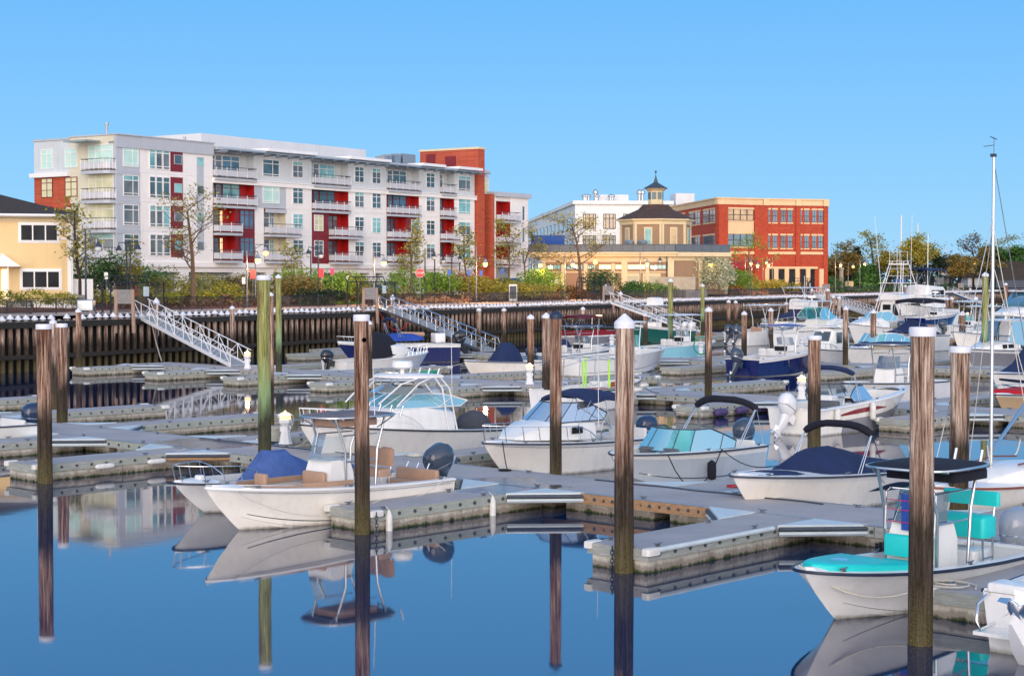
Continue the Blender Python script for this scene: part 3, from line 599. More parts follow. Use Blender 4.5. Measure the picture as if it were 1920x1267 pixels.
for u,v,lb,lit,li in ((535,832,'lit white lighthouse lamp right of the thick green piling on the nearest dock',1,14),(464,691,'lit white lighthouse lamp at the foot of the long gangway',1,25),(993,720,'lit white lighthouse lamp behind the navy bimini boat',1,25),(1503,748,'lit white lighthouse lamp beside the reddish piling at right',1,25),(1381,629,'lit white lighthouse lamp near the seawall left of the twin outboards',1,0),(1147,652,'unlit white lighthouse lamp left of the massive centre piling cap',0,0),(1314,667,'unlit white lighthouse lamp wound with a green hose',0,0),(1504,660,'unlit white lighthouse lamp behind the dark blue hull',0,0),(1538,620,'lit white lighthouse lamp above the small pilothouse boat',1,0),(1791,600,'lit white lighthouse lamp left of its close twin at far right',1,0),(1814,600,'lit white lighthouse lamp right of its close twin at far right',1,0),(1913,662,'lit white lighthouse lamp at the right edge above the tented boat',1,0),(822,652,'unlit white lighthouse lamp under the second gangway',0,0)):
    pedestal(u,v,lb,lit,light=li)
# ---------------------------------------------------------------- gangways
def gangway(p0,p1,w,label,style=0):
    d=p1-p0; L=math.hypot(d.x,d.y); rz=math.atan2(d.y,d.x); g=thing('gangway',(p0.x,p0.y,0),rz,label,'gangway','metal gangways from the promenade down to the docks')
    z0,z1=p0.z,p1.z; zf=lambda x:z0+(z1-z0)*x/L
    m=MB(); m.loft([[(x,-w/2,zf(x)),(x,w/2,zf(x)),(x,w/2,zf(x)-.06),(x,-w/2,zf(x)-.06)] for x in (0,L)],'alu')
    k=int(L/.4)
    for i in range(k): x=L*i/k; m.box(x,x+.05,-w/2+.05,w/2-.05,zf(x)+.004,zf(x)+.03,'galv_light')
    m.build('walking_deck',g,0)
    n=int(L/1.5)
    for y in (-w/2,w/2):
        m=MB(); hgt=1.05; mt='paint_white' if style==0 else 'alu'; r=.035 if style==0 else .04
        m.loft([[(x,y-.04,zf(x)+.1),(x,y+.04,zf(x)+.1),(x,y+.04,zf(x)-.13),(x,y-.04,zf(x)-.13)] for x in (0,L)],mt)
        m.tube([(x,y,zf(x)+hgt) for x in (-.3,L+.5)],r,mt,6)
        if style: m.tube([(x,y,zf(x)+hgt*.55) for x in (0,L+.5)],r*.7,mt,6); m.tube([(L+.5,y,zf(L+.5)+hgt),(L+.8,y,zf(L)+.6),(L+.3,y,zf(L)+.05)],r,mt,6)
        for i in range(n+1):
            x=L*i/n; m.tube([(x,y,zf(x)),(x,y,zf(x)+hgt)],r*.8,mt,5)
            if i<n:
                x2=L*(i+1)/n
                if i%2: m.tube([(x,y,zf(x)+.05),(x2,y,zf(x2)+hgt)],r*.75,mt,5)
                else: m.tube([(x,y,zf(x)+hgt),(x2,y,zf(x2)+.05)],r*.75,mt,5)
                if style==0: m.tube([(x+.4,y,zf(x+.4)+.05),(x2,y,zf(x2)+hgt*.5)],r*.5,mt,4)
        m.build('side_truss',g,30)
    return g
GW=[]
for (u0,v0),(u1,v1),lb,st in (((265,589),(448,684),'long white truss gangway at left leading from the first gate',0),((722,578),(915,657),'aluminium gangway from the second gate ending left of the thin pilings',1),((1152,567),(1306,622),'white truss gangway from the third gate behind the tall green piling',0),((1524,554),(1665,600),'white truss gangway from the fourth gate at right behind the express boats',0),((1782,548),(1845,573),'distant white truss gangway at the far right end',0)):
    p0=W(u0,v0,3.55); p1=W(u1,v1,.6); gangway(p0,p1,1.2,lb,st); GW.append(p0)
# ================================================================ BUILDINGS
class Fr:   # building frame: local x along the front, y inward, z up
    def __init__(s,u,Y,ang,name,label,cat='building',z0=0):
        s.o=WD(u,530,Y); s.o.z=0; s.th=ang; s.R=Matrix.Rotation(ang,3,'Z'); s.Ri=s.R.transposed()
        s.root=thing(name,s.o,ang,label,cat)
    def loc(s,u,v,ax,val):   # picture point on the plane local[ax]=val
        c=s.Ri@(Vector((0,0,CH))-s.o); r=s.Ri@ray(u,v); k=(val-c[ax])/r[ax]; return c+r*k
    def X(s,u,y=0): return s.loc(u,530,1,y).x
    def Yy(s,u,x=0): return s.loc(u,530,0,x).y
    def Z(s,u,v,y=0): return s.loc(u,v,1,y).z
    def bx(s,name,x0,x1,y0,y1,z0,z1,m,smooth=0): b=MB(); b.box(x0,x1,y0,y1,z0,z1,m); return b.build(name,s.root,smooth)
def window(fr,face,a0,a1,z0,z1,y,fm='trim_white',gm='pane_dark',cols=2,transom=.28,mid=True,fw=.07,low=0,casing=.0,side=1,sill=False,name='window',rows=0):
    # face 'f': plane y=const (outward -y); face 'l': plane x=const, outward -x*side
    def T(a,d,z): return (a,y-d,z) if face=='f' else (y-d*side,a,z)
    def bb(m,a0,a1,z0,z1,d0,d1,mat):
        p=[T(a0,d0,z0),T(a1,d1,z1)]; x=sorted((p[0][0],p[1][0])); yy=sorted((p[0][1],p[1][1])); m.box(x[0],x[1],yy[0],yy[1],z0,z1,mat)
    m=MB(); d=.07
    bb(m,a0,a0+fw,z0,z1,0,d,fm); bb(m,a1-fw,a1,z0,z1,0,d,fm); bb(m,a0+fw,a1-fw,z0,z0+fw,0,d,fm); bb(m,a0+fw,a1-fw,z1-fw,z1,0,d,fm)
    H_=z1-z0; W_=a1-a0; zt=z1-transom*H_ if transom else z1
    if transom: bb(m,a0+fw,a1-fw,zt-fw/2,zt+fw/2,0,d-.003,fm)
    cs=[i/cols for i in range(1,cols)] if isinstance(cols,int) else cols
    for c in cs: bb(m,a0+W_*c-fw/2,a0+W_*c+fw/2,z0+fw,z1-fw,0,d-.006,fm)
    if mid: zm=z0+(zt-z0)*.5; bb(m,a0+fw,a1-fw,zm-.02,zm+.03,0,d-.02,fm if mid is True else 'frame_dark')
    if low: bb(m,a0+fw,a1-fw,z0+low*H_-fw/2,z0+low*H_+fw/2,0,d-.003,fm)
    if sill: bb(m,a0-.1,a1+.1,z0-.14,z0-.002,0,.12,'trim_cream' if sill is True else sill); bb(m,a0-.1,a1+.1,z1+.002,z1+.2,0,.1,'trim_cream' if sill is True else sill)
    w=m.build(name,fr.root,0)
    g=MB(); 
    if transom and gm in('pane_teal','pane_blind'):
        bb(g,a0+fw*.5,a1-fw*.5,z0+fw*.5,zt,.01,.03,'pane_grey' if R.random()<.5 and gm=='pane_teal' else gm); bb(g,a0+fw*.5,a1-fw*.5,zt,z1-fw*.5,.01,.03,gm)
    else: bb(g,a0+fw*.5,a1-fw*.5,z0+fw*.5,z1-fw*.5,.01,.03,gm)
    g.build('pane',w,0); return w
def balcony(fr,x0,x1,y0,y1,z,rail='paint_white'):   # slab top at z, rail on the front (y0) and the sides
    b=MB(); b.box(x0,x1,y0,y1,z-.34,z-.08,'trim_grey'); b.box(x0+.03,x1-.03,y0-.03,y1,z-.075,z,'balc_deck'); o=b.build('balcony',fr.root,0)
    g=MB(); g.box(x0+.05,x1-.05,y0+.04,y0+.07,z+.1,z+.72,'balc_glass'); g.box(x0+.04,x0+.07,y0+.1,y1,z+.1,z+.72,'balc_glass'); g.box(x1-.07,x1-.04,y0+.1,y1,z+.1,z+.72,'balc_glass'); g.build('rail_panel',o,0)
    r=MB(); r.box(x0,x1,y0,y0+.06,z+1.02,z+1.08,'steel_dark'); r.box(x0,x1,y0+.02,y0+.04,z+.84,z+.87,rail); n=max(2,int((x1-x0)/1.25))
    for i in range(n+1): xx=x0+.03+(x1-x0-.1)*i/n; r.box(xx,xx+.07,y0-.04,y0,z+.0,z+1.02,rail)
    r.box(x0,x0+.06,y0+.06,y1,z+1.02,z+1.08,'steel_dark'); r.box(x1-.06,x1,y0+.06,y1,z+1.02,z+1.08,'steel_dark'); r.build('railing',o,0)
    return o
# ---- white and red apartment block -------------------------------------------------
ap=Fr(220,165,math.atan2(.83,.558),'apartment_building','long white five storey apartment block with maroon panels and recessed balconies')
X=ap.X; zT=ap.Z(245,498); fl=[]            # storey floor heights from the top storey down
zb=[ap.Z(245,v) for v in (313,368,423,478)]; floors=[z-.45 for z in zb]; ztop=ap.Z(245,254); H1=floors[0]-floors[1]
ZR=ztop-.35; DEP=-1.7
xE=X(890); xW=X(990)
# body set back behind the recesses, solid front strips
ap.bx('core_wall',0.3,xE,1.05,ap.Yy(66)-.5,4.2,ZR-.3,'siding_grey')
ap.bx('roof',.2,xE-.1,.2,ap.Yy(66)-.4,ZR-.28,ZR-.1,'trim_grey')
def panel(x0,x1,z0,z1,m,y0=0,y1=1.048,name='wall_panel'): return ap.bx(name,x0,x1,y0,y1,z0,z1,m)
def strips(k,lst,zlo,zhi):
    for u0,u1,m in lst: panel(X(u0),X(u1),zlo,zhi,m)
zl=[floors[0]-.02,floors[1]-.02,floors[2]-.02,floors[3]-.35]; zh=[ZR-.3,floors[0]-.03,floors[1]-.03,floors[2]-.03]
for k in range(4):
    L=[(220,264,'siding_grey'),(264,400,'siding_white')]
    if k==0: L+=[(478,585,'siding_pale'),(654,725,'siding_pale'),(786,825,'siding_pale'),(852,890,'siding_pale')]
    elif k==1: L+=[(478,537,'siding_grey'),(537.2,585,'siding_white'),(654,725,'siding_white'),(786,825,'siding_white'),(852,890,'siding_white')]
    else: L+=[(442,478,'panel_maroon'),(478.2,495,'siding_white'),(537,585,'siding_white'),(585.2,616,'panel_maroon'),(654,725,'siding_white'),(762,786,'panel_maroon'),(786.2,825,'siding_white'),(852,890,'siding_white')]
    strips(k,L,zl[k],zh[k])
    # recess backs, sides, ceilings
    rec=[(400,478),(585,654),(725,786),(825,852)] if k<2 else [(400,442),(495,537),(616,654),(725,762),(825,852)]
    for i,(u0,u1) in enumerate(rec):
        mt='siding_pale' if k==0 or (k>1 and i==1) else 'panel_red'
        if mt=='siding_pale' and k>1: mt='siding_beige'
        x0,x1=X(u0),X(u1); ap.bx('recess_wall',x0+.02,x1-.02,1.0,1.047,zl[k]+.02,zh[k]-.02,mt)
        ap.bx('recess_side',x1-.06,x1-.004,.02,.99,zl[k]+.02,zh[k]-.03,mt); ap.bx('recess_side',x0+.004,x0+.06,.02,.99,zl[k]+.02,zh[k]-.03,mt)
        ap.bx('recess_ceiling',x0+.07,x1-.07,.03,.99,zh[k]-.25,zh[k]-.03,'trim_grey' if k==0 else 'panel_maroon')
        w=x1-x0; fm='trim_white' if mt!='panel_red' else 'panel_maroon'; z0=floors[k]+.1
        gl=['pane_blue','pane_teal','pane_dark'][(i+k)%3]
        window(ap,'f',x0+w*.04,x0+w*.16+.3,z0+.3,z0+2.35,0.998,fm,gl,1,.25,False)
        window(ap,'f',x0+w*.16+.35,x0+w*.16+1.35,z0,z0+2.35,0.998,fm,'pane_grey',1,.25,False,name='balcony_door')
        window(ap,'f',x0+w*.16+1.4,min(x1-.9,x0+w*.16+1.4+(w*.42)),z0+.25,z0+2.35,0.998,fm,'lit_window' if (k,i) in((2,0),(3,0)) else gl,3 if w>8 else 2,.25,False)
        ext=0 if k<2 else (1.6 if i in(1,2,3) else .2)
        balcony(ap,x0+.05,x1-.05+ext,-.45 if k<2 else -.9,0.97 if ext==0 else -.003,floors[k]+.1)
        if ext: ap.bx('balcony_floor',x0+.07,x1-.07,.003,.98,floors[k]-.2,floors[k]+.1,'balc_deck')
# bands
def band(x0,x1,z0,z1,d,m='trim_white'): ap.bx('trim_band',x0,x1,-d,-.003,z0,z1,m)
band(X(400),xE+.2,floors[0]-.55,floors[0]-.12,.22); band(X(400),xE+.2,floors[0]-.11,floors[0]+.0,.3)
band(X(264)+.02,xE+.2,zT-.1,zT+.4,.16); band(X(220),X(264)-.01,zT-.1,zT+.3,.1,'trim_grey')
for k in (0,1,2): band(X(220)+.02,X(264)-.02,floors[k]-.35,floors[k]-.05,.06,'trim_grey')
band(-.12,X(264),ZR-.9,ZR+.28,.14,'siding_grey'); band(X(264)+.01,X(400),ZR-.9,ZR+.28,.2,'trim_grey'); band(-.2,X(400)+.1,ZR+.285,ZR+.4,.3,'trim_grey')
ap.bx('parapet',.0,X(400),.005,.3,ZR-.29,ZR+.28,'trim_grey')
zc=ZR-.28
for u0,u1,dz in ((402,493,0),(493,585,.28),(585,648,0),(648,724,.28),(724,783,0),(783,826,.28),(826,851,0),(851,895,.28)): ap.bx('roof_edge',X(u0),X(u1)-.01,-.9 if dz else -.6,1.5,zc-.02+dz,zc+.3+dz,'trim_white' if dz else 'trim_grey')
c=MB(); c.box(X(402),X(898),-1.9,-.9,zc-.12,zc-.02,'canopy_metal')
x=X(403)
while x<X(895):
    c.hprism([(0,0)],0,0,'canopy_metal') if 0 else c.box(x,x+.12,-1.85,.3,zc-.3,zc-.125,'canopy_metal'); x+=1.9
c.build('roof_canopy',ap.root,0)
# windows of the front
tg=['pane_teal','pane_dark','pane_teal','pane_grey']
for k in range(4):
    f=floors[k]
    window(ap,'f',X(232),X(263)-.15,f+.45,f+2.5,-.003,'trim_white',['pane_blind','pane_teal','pane_grey','pane_dark'][k],[.62],.25,False,low=.14)
    for u0,u1 in ((281,292.5),(293.5,305.5),(306.5,319)): window(ap,'f',X(u0),X(u1),f+.4,f+2.55,-.003,'trim_white',tg[k],1,.25,False,low=.14)
    ap.bx('maroon_panel',X(321),X(343.5),-.05,-.003,f+.3,f+2.6,'panel_maroon'); window(ap,'f',X(327),X(341.5),f+1.05,f+2.0,-.052,'trim_grey',tg[(k+1)%4],1,0,False,fw=.05)
    window(ap,'f',X(370),X(382.5),f+1.05,f+1.95,-.003,'trim_grey',tg[k],1,0,False,fw=.05)
    if k<3: ap.bx('pale_panel',X(370),X(382.5),-.04,-.003,f-.98,f+1.03,'siding_grey')
    if k<2: window(ap,'f',X(493),X(524),f+.5,f+2.35,-.003,'trim_white','pane_blind' if k else 'pane_dark',[.6],.25,False,low=.14)
    else:
        window(ap,'f',X(450),X(476),f+.5,f+2.5,-.003,'panel_maroon','pane_blue',3,.25,False,low=.14); window(ap,'f',X(589),X(606),f+.6,f+2.4,-.003,'trim_white','pane_cream' if k==2 else 'pane_grey',2,.25,True)
        window(ap,'f',X(771),X(786)-.1,f+.6,f+2.4,-.003,'trim_white',tg[k],2,.25,True)
    for i,(u0,u1) in enumerate(((549,568.5),(665,682.5),(697.5,714),(799,815))): window(ap,'f',X(u0),X(u1),f+.6,f+2.4,-.003,'trim_white',['pane_teal','pane_dark'][(i*3+k)%2],2,.25,True)
    window(ap,'f',X(859),X(882),f+.5,f+2.4,-.003,'trim_white','pane_teal',[.62],.25,False,low=.14)
    if 1<=k: band(X(498),X(537),floors[1]-.5,floors[1]-.1,.12,'siding_grey') if k==1 else None
# ground floor
gzb=4.2
panel(X(223),xE,gzb,zT-.12,'block_grey',1.0,1.59,'ground_wall'); panel(X(264),xE,zT-.6,zT-.12,'trim_white',.1,1.0,'ground_soffit')
for u in (340,440,454,500,560,578,596,657,694,720,760,790,830,853,884): panel(X(u),X(u)+1.1,gzb,zT-.61,'trim_white',.05,.99,'pilaster')
for u0,u1 in ((512,530),(566,576),(666,690),(702,718),(803,820),(858,882)): window(ap,'f',X(u0),X(u1),gzb+.9,zT-1.1,.995,'trim_white','pane_teal',3,.25,False)
ap.bx('brick_base',.02,X(264)-.02,.3,1.55,gzb,zT-.12,'brick_orange'); 
for k in range(3): window(ap,'f',X(380+k*26),X(400+k*26),gzb+1,zT-1.,.995,'trim_white','pane_blue',2,.25,False)
# red brick stair tower and right wing
tz=ap.Z(904,281); yt=ap.Yy(788,xE+.2)
ap.bx('brick_tower',xE+.2,X(904),-.4,yt,gzb,tz,'brick_orange'); ap.bx('tower_cap',xE+.1,X(904)+.1,-.5,yt+.1,tz+.003,tz+.25,'trim_cream')
ap.bx('tower_door',xE+.1,xE+.198,yt*.35,yt*.35+1.6,ZR,ZR+2.,'panel_maroon'); ap.bx('tower_vent',xE+.1,xE+.198,yt*.72,yt*.72+1.4,ZR+1.2,ZR+2.4,'panel_maroon')
ap.bx('stair_wall',X(904)+.01,X(917,1.)-.01,1.0,14,gzb,ap.Z(912,328,1),'siding_pale'); ap.bx('roof_edge',X(904)+.02,X(921),0.2,3,ap.Z(912,328,1)+.003,ap.Z(912,328,1)+.5,'trim_grey')
for k in range(4): window(ap,'f',X(905.5),X(915.5,.99),floors[k]-.2+(.4 if k==0 else 0),floors[k]+2.4,.99,'trim_white','pane_teal' if k else 'pane_cream',2,.25,False)
ap.bx('brick_strip',X(917),X(923.5),-.3,12,gzb,ap.Z(920,364),'brick_orange')
zw=ap.Z(925,368); x0,x1=X(923.5)+.02,xW
panel(x0,X(930),gzb,zw,'siding_white'); panel(X(957),x1,gzb,zw,'siding_white'); ap.bx('wing_core',x0,x1,1.6,15,gzb,zw-.1,'siding_white'); ap.bx('cornice',x0,x1+.4,-.3,1.6,zw+.003,zw+.6,'trim_grey')
for k in (1,2,3):
    f=floors[k]-.15; a,b=X(930),X(957); ap.bx('recess_wall',a+.02,b-.02,1.5,1.59,f-.2,f+2.6,'panel_red'); ap.bx('recess_side',b-.08,b-.004,.02,1.49,f-.2,f+2.6,'panel_red'); ap.bx('spandrel',a+.01,b-.01,.2,1.59,f+2.61,f+3. if k>1 else zw-.01,'siding_white')
    window(ap,'f',a+.4,b-1.4,f+.15,f+2.4,1.495,'panel_maroon','pane_blue' if k>1 else 'pane_teal',4,.25,False); balcony(ap,a+.05,b+1.2,-.9,-.003,f+.1)
    window(ap,'f',X(979),X(982.5),f+.3,f+2.1,-.003,'trim_grey','pane_blue',1,.2,False,fw=.04)
ap.bx('spandrel',X(930)+.01,X(957)-.01,.2,1.59,gzb,floors[3]-.4,'block_grey')
aw=MB(); a,b=X(937),X(968); aw.loft([[(a,-.05,6.2),(b,-.05,6.2),(b,-1.3,5.5),(a,-1.3,5.5)],[(a,-.05,6.25),(b,-.05,6.25),(b,-1.35,5.2),(a,-1.35,5.2)]],'awning_blue'); aw.build('awning',ap.root,0)
# entrance glow at the tower foot
window(ap,'f',X(905.5),X(915.5,.99),gzb+.2,gzb+2.6,.98,'trim_white','lit_window',2,.2,False,name='entrance')
# penthouse box, rooftop units
p0=ap.X(379,7); p1=ap.X(687,7); zpz=ap.Z(379,250,7); yb=ap.Yy(324,p0)
ap.bx('penthouse',p0,p1,7,max(16,yb),ZR-.2,zpz,'metal_white')
for u,w in ((722,.9),(727,1.4),(735,2.2),(752,3)): xx=ap.X(u,4); ap.bx('rooftop_unit',xx,xx+w,4,5.5,ZR,ZR+1.0+w*.25,'galv_light')
m=MB(); m.tube([(2.5,4,ZR),(2.5,4,ZR+1.6)],.12,'galv_light',8); m.tube([(2.5,4,ZR+1.6),(2.5,4,ZR+1.85)],.2,'galv_light',8); xx=X(348,3);m.tube([(xx,3,ZR),(xx,3,ZR+1.1)],.14,'galv_light',8); m.build('vent_pipe',ap.root,30)
# left side facade (plane x=0)
def YL(u,x=0): return ap.Yy(u,x)
yA=YL(150,1.2); yB=YL(66)
ap.bx('side_wall',0,3,.31,yA-.02,gzb,ZR+.28,'siding_beige')
ap.bx('side_wall_upper',-.0,6,yA,yB,floors[0]+.1,ZR+.1,'siding_pale'); ap.bx('brick_wall',0,6,yA,yB,3.9,floors[0]-.35,'brick_orange'); ap.bx('cornice',-.35,6,yA-.1,yB+.35,floors[0]-.34,floors[0]+.09,'trim_white')
ap.bx('parapet',-.1,3.1,.0,yA,ZR+.29,ZR+.42,'trim_grey'); ap.bx('parapet',-.1,6.1,yA+.01,yB+.1,ZR+.11,ZR+.3,'trim_grey')
for k in range(4):
    f=floors[k]
    for u0,u1 in ((79.5,101),(124,147)):
        window(ap,'l',YL(u1),YL(u0),f+.5,f+2.45,-.003 if k else -.003,'trim_white' if k==0 else 'panel_maroon',['pane_blind','pane_cream','pane_cream','pane_teal'][k],2,.25,True,side=1)
    ya,yb2=YL(215),YL(168); window(ap,'l',ya,yb2,f+.3,f+2.6,-.003,'trim_white',['pane_blind','pane_cream','pane_cream','pane_teal'][k],[.45,.7],.25,False)
    # rounded corner balcony
    y1=YL(152,-1.1)-.4; zz=f+.1; pl=[(0,-.3),(-.7,-.2),(-1.05,.3)]+[(-1.1,.9+(y1-.9)*q) for q in (0,.5,.97)]+[(-.6,y1),(0,y1)]
    pl=[(x-.004,y+.4) for x,y in pl]; b=MB(); b.prism(pl[::-1],zz-.4,zz-.08,'trim_grey'); b.prism([(x*.98,y) for x,y in pl[::-1]],zz-.079,zz,'balc_deck'); o=b.build('balcony',ap.root,0)
    b=MB(); 
    for q in range(len(pl)-1):
        a_,c_=pl[q],pl[q+1]
        if abs(a_[0])<.01 and abs(c_[0])<.01: continue
        b.add([(a_[0]*.97,a_[1],zz+.1),(c_[0]*.97,c_[1],zz+.1),(c_[0]*.97,c_[1],zz+.72),(a_[0]*.97,a_[1],zz+.72)],[(0,1,2,3)],'balc_glass')
    b.build('rail_panel',o,0); b=MB(); b.tube([(x,y,zz+1.05) for x,y in pl],.035,'steel_dark',5); b.tube([(x,y,zz+.86) for x,y in pl],.02,'paint_white',5)
    for q in range(len(pl)-1):
        for j in (0,.5): x_=pl[q][0]*(1-j)+pl[q+1][0]*j; y_=pl[q][1]*(1-j)+pl[q+1][1]*j; b.tube([(x_,y_,zz),(x_,y_,zz+1.05)],.035,'paint_white',4)
    b.build('railing',o,30)
b=MB(); b.prism([(-2,2),(-2,YL(150)),(-.2,YL(150)),(-.2,2)][::-1],ZR-.35,ZR-.2,'canopy_metal'); b.build('side_canopy',ap.root,0)
# ---- yellow clapboard house ----------------------------------------------------------
h=Fr(133,133,math.radians(15.5),'clapboard_house','yellow clapboard house with white trimmed triple windows and dark hip roof at the left edge')
hz=4.35; ze=h.Z(130,402); x0=h.X(-60); h.bx('wall',x0,0,0,9,hz,ze-.25,'siding_yellow'); h.bx('frieze',x0,.03,-.04,9,ze-.6,ze-.252,'trim_cream'); h.bx('corner_board',-.25,.05,-.06,.25,hz,ze-.26,'trim_white')
h.bx('foundation',x0,.04,-.05,9,hz-1.,hz-.003,'trim_white')
b=MB(); b.box(x0,.75,-.75,9.5,ze-.25,ze-.05,'trim_white'); b.tube([(x0,-.8,ze-.12),(.8,-.8,ze-.12)],.11,'trim_white',8); b.tube([(.35,-.1,ze-.3),(.12,-.1,ze-.8),(.12,-.1,hz)],.06,'trim_white',6); b.build('eave',h.root,0)
zr=h.Z(-20,345,3); b=MB(); xr=h.X(0,3)-1.2; b.add([(x0,-.78,ze-.05),(.78,-.78,ze-.05),(.78,9.6,ze-.05),(x0,9.6,ze-.05),(xr,4.4,ze+2.0),(x0,4.4,ze+2.0)],[(0,1,4,5),(1,2,4),(2,3,5,4)],'roof_dark'); b.build('roof',h.root,0)
for (u0,u1,v0,v1) in ((38,110,420,453),(40,113,507,541)):
    a0,a1=h.X(u0),h.X(u1); z1=h.Z(75,v0); z0=h.Z(75,v1); h.bx('window_casing',a0-.12,a1+.12,-.05,-.003,z0-.12,z1+.14,'trim_white')
    window(h,'f',a0,a1,z0,z1,-.051,'trim_white','pane_black',3,0,False,fw=.1)
h.bx('band_board',h.X(112),-.25,-.03,-.004,h.Z(120,428),h.Z(120,424),'trim_white'); h.bx('band_board',h.X(112),-.25,-.03,-.004,h.Z(120,449),h.Z(120,445),'trim_white')
b=MB(); a0,a1=h.X(-10),h.X(40); zz=h.Z(10,500); b.hprism([(a0,zz),(a1,zz),((a0+a1)/2-.4,h.Z(5,475))],-1.5,-.01,'trim_white'); b.build('porch_gable',h.root,0); b=MB(); b.box(h.X(14),h.X(17),-1.3,-1.15,hz,zz,'trim_white'); b.build('porch_post',h.root,0)
b=MB(); b.box(h.X(3),h.X(13),-.06,-.01,hz+.2,zz-.2,'lit_window'); b.build('lit_door',h.root,0)
h.bx('white_fence_panel',.1,1.7,.5,.6,hz-1.,h.Z(150,523),'trim_white'); 
b=MB(); b.box(h.X(61)-.07,h.X(61)+.07,-.9,-.8,ze-.16,ze-.1,'lamp_glow'); 
# ---- tan octagonal pavilion restaurant ----------------------------------------------------
t=Fr(1258,238,math.radians(-7),'pavilion_building','tan pavilion restaurant with white pilasters, octagonal upper hall and small cupola with pointed spire')
X=t.X; x0=X(1012); zc_=t.Z(1200,474); tzb=4.0
t.bx('wall',x0,0,0,22,tzb,zc_-.5,'siding_brown')
t.bx('frieze',x0-.1,.12,-.12,22,zc_-1.1,zc_-.5,'trim_cream'); t.bx('cornice',x0-.8,.7,-.7,22,zc_-.498,zc_-.15,'trim_cream'); t.bx('cornice_cap',x0-1,1,-.95,22,zc_-.148,zc_+.1,'trim_cream')
# receding right side
th2=math.radians(33)
def side_pt(d,off=0): return (d*math.cos(th2)+off*math.sin(th2),d*math.sin(th2)-off*math.cos(th2))
SL=9.5
b=MB(); q=[side_pt(0),side_pt(SL),(SL*math.cos(th2)-2,20),(0,20)]; b.prism(q,tzb,zc_-.5,'siding_brown'); b.build('side_wall',t.root,0)
b=MB(); q=[side_pt(0,.8),side_pt(SL,.8),(SL*math.cos(th2)-2,21),(0,21)]; b.prism(q,zc_-.497,zc_+.098,'trim_cream'); b.build('cornice',t.root,0)
b=MB(); q=[side_pt(.1,.12),side_pt(SL,.12),side_pt(SL,0),side_pt(.1,0)]; b.prism(q,zc_-1.1,zc_-.5,'trim_cream'); b.build('frieze',t.root,0)
for u in (1018,1056,1098,1150,1171,1214,1258): 
    xx=X(u); ww=.85 if u in(1171,1258,1018) else .5; t.bx('pilaster',xx-ww/2,xx+ww/2,-.25,-.003,tzb,zc_-1.102 if ww>.6 else zc_-1.5,'trim_cream')
for d in (4.5,8.7):
    b=MB(); b.prism([side_pt(d,.2),side_pt(d+.6,.2),side_pt(d+.6,0),side_pt(d,0)],tzb,zc_-1.1,'trim_cream'); b.build('pilaster',t.root,0)
zs_=t.Z(1200,491); t.bx('trim_band',x0,0,-.1,-.004,zs_+.0,zs_+.15,'trim_cream'); t.bx('trim_band',x0,0,-.1,-.004,t.Z(1200,510)-.1,t.Z(1200,510)+.05,'trim_cream')
for i,(u0,u1) in enumerate(((1023,1052),(1062,1093),(1101,1117),(1123,1146),(1154,1168),(1177,1210),(1218,1249))):
    window(t,'f',X(u0),X(u1),t.Z(1200,505),t.Z(1200,496),-.003,'frame_dark' if i not in(3,4,5) else 'trim_cream','lit_window' if i in(3,4,5) else 'pane_teal',4,0,False,fw=.06)
for u0,u1 in ((1174,1198),(1208,1236)): t.bx('door_frame',X(u0)-.2,X(u1)+.2,-.12,-.004,tzb,t.Z(1200,512.5),'trim_cream'); t.bx('door',X(u0)+.05,X(u1)-.05,-.16,-.121,tzb+.05,t.Z(1200,517),'door_grey')
t.bx('annex_wall',X(1237),X(1318)-1,-2.8,-.9,tzb-.2,t.Z(1270,519,-2.8),'stone_pale')
b=MB(); zr0=zc_+.1; zr1=zr0+1.05; pts=[(X(992),-.7),(.6,-.7),side_pt(SL,.5)]
for a_,c_ in zip(pts[:-1],pts[1:]):
    a_,c_=Vector(a_+(0,)),Vector(c_+(0,)); n_=int((c_-a_).length/1.4)
    b.add([(a_.x,a_.y,zr0+.08),(c_.x,c_.y,zr0+.08),(c_.x,c_.y,zr1-.06),(a_.x,a_.y,zr1-.06)],[(0,1,2,3)],'terrace_dark')
    b.tube([(a_.x,a_.y,zr1),(c_.x,c_.y,zr1)],.06,'terrace_dark',5); b.tube([(a_.x,a_.y,zr0+.08),(c_.x,c_.y,zr0+.08)],.06,'terrace_dark',5)
    for i in range(n_+1): p_=a_.lerp(c_,i/n_); b.tube([(p_.x,p_.y,zr0),(p_.x,p_.y,zr1)],.04,'terrace_dark',4)
b.build('terrace_railing',t.root,0); t.bx('terrace_screen',X(995),X(1058),.5,.6,zr0,t.Z(1020,441),'awning_blue')
t.bx('deck_structure',X(992),x0-.01,-.5,12,zc_-.6,zc_+.1,'trim_cream')
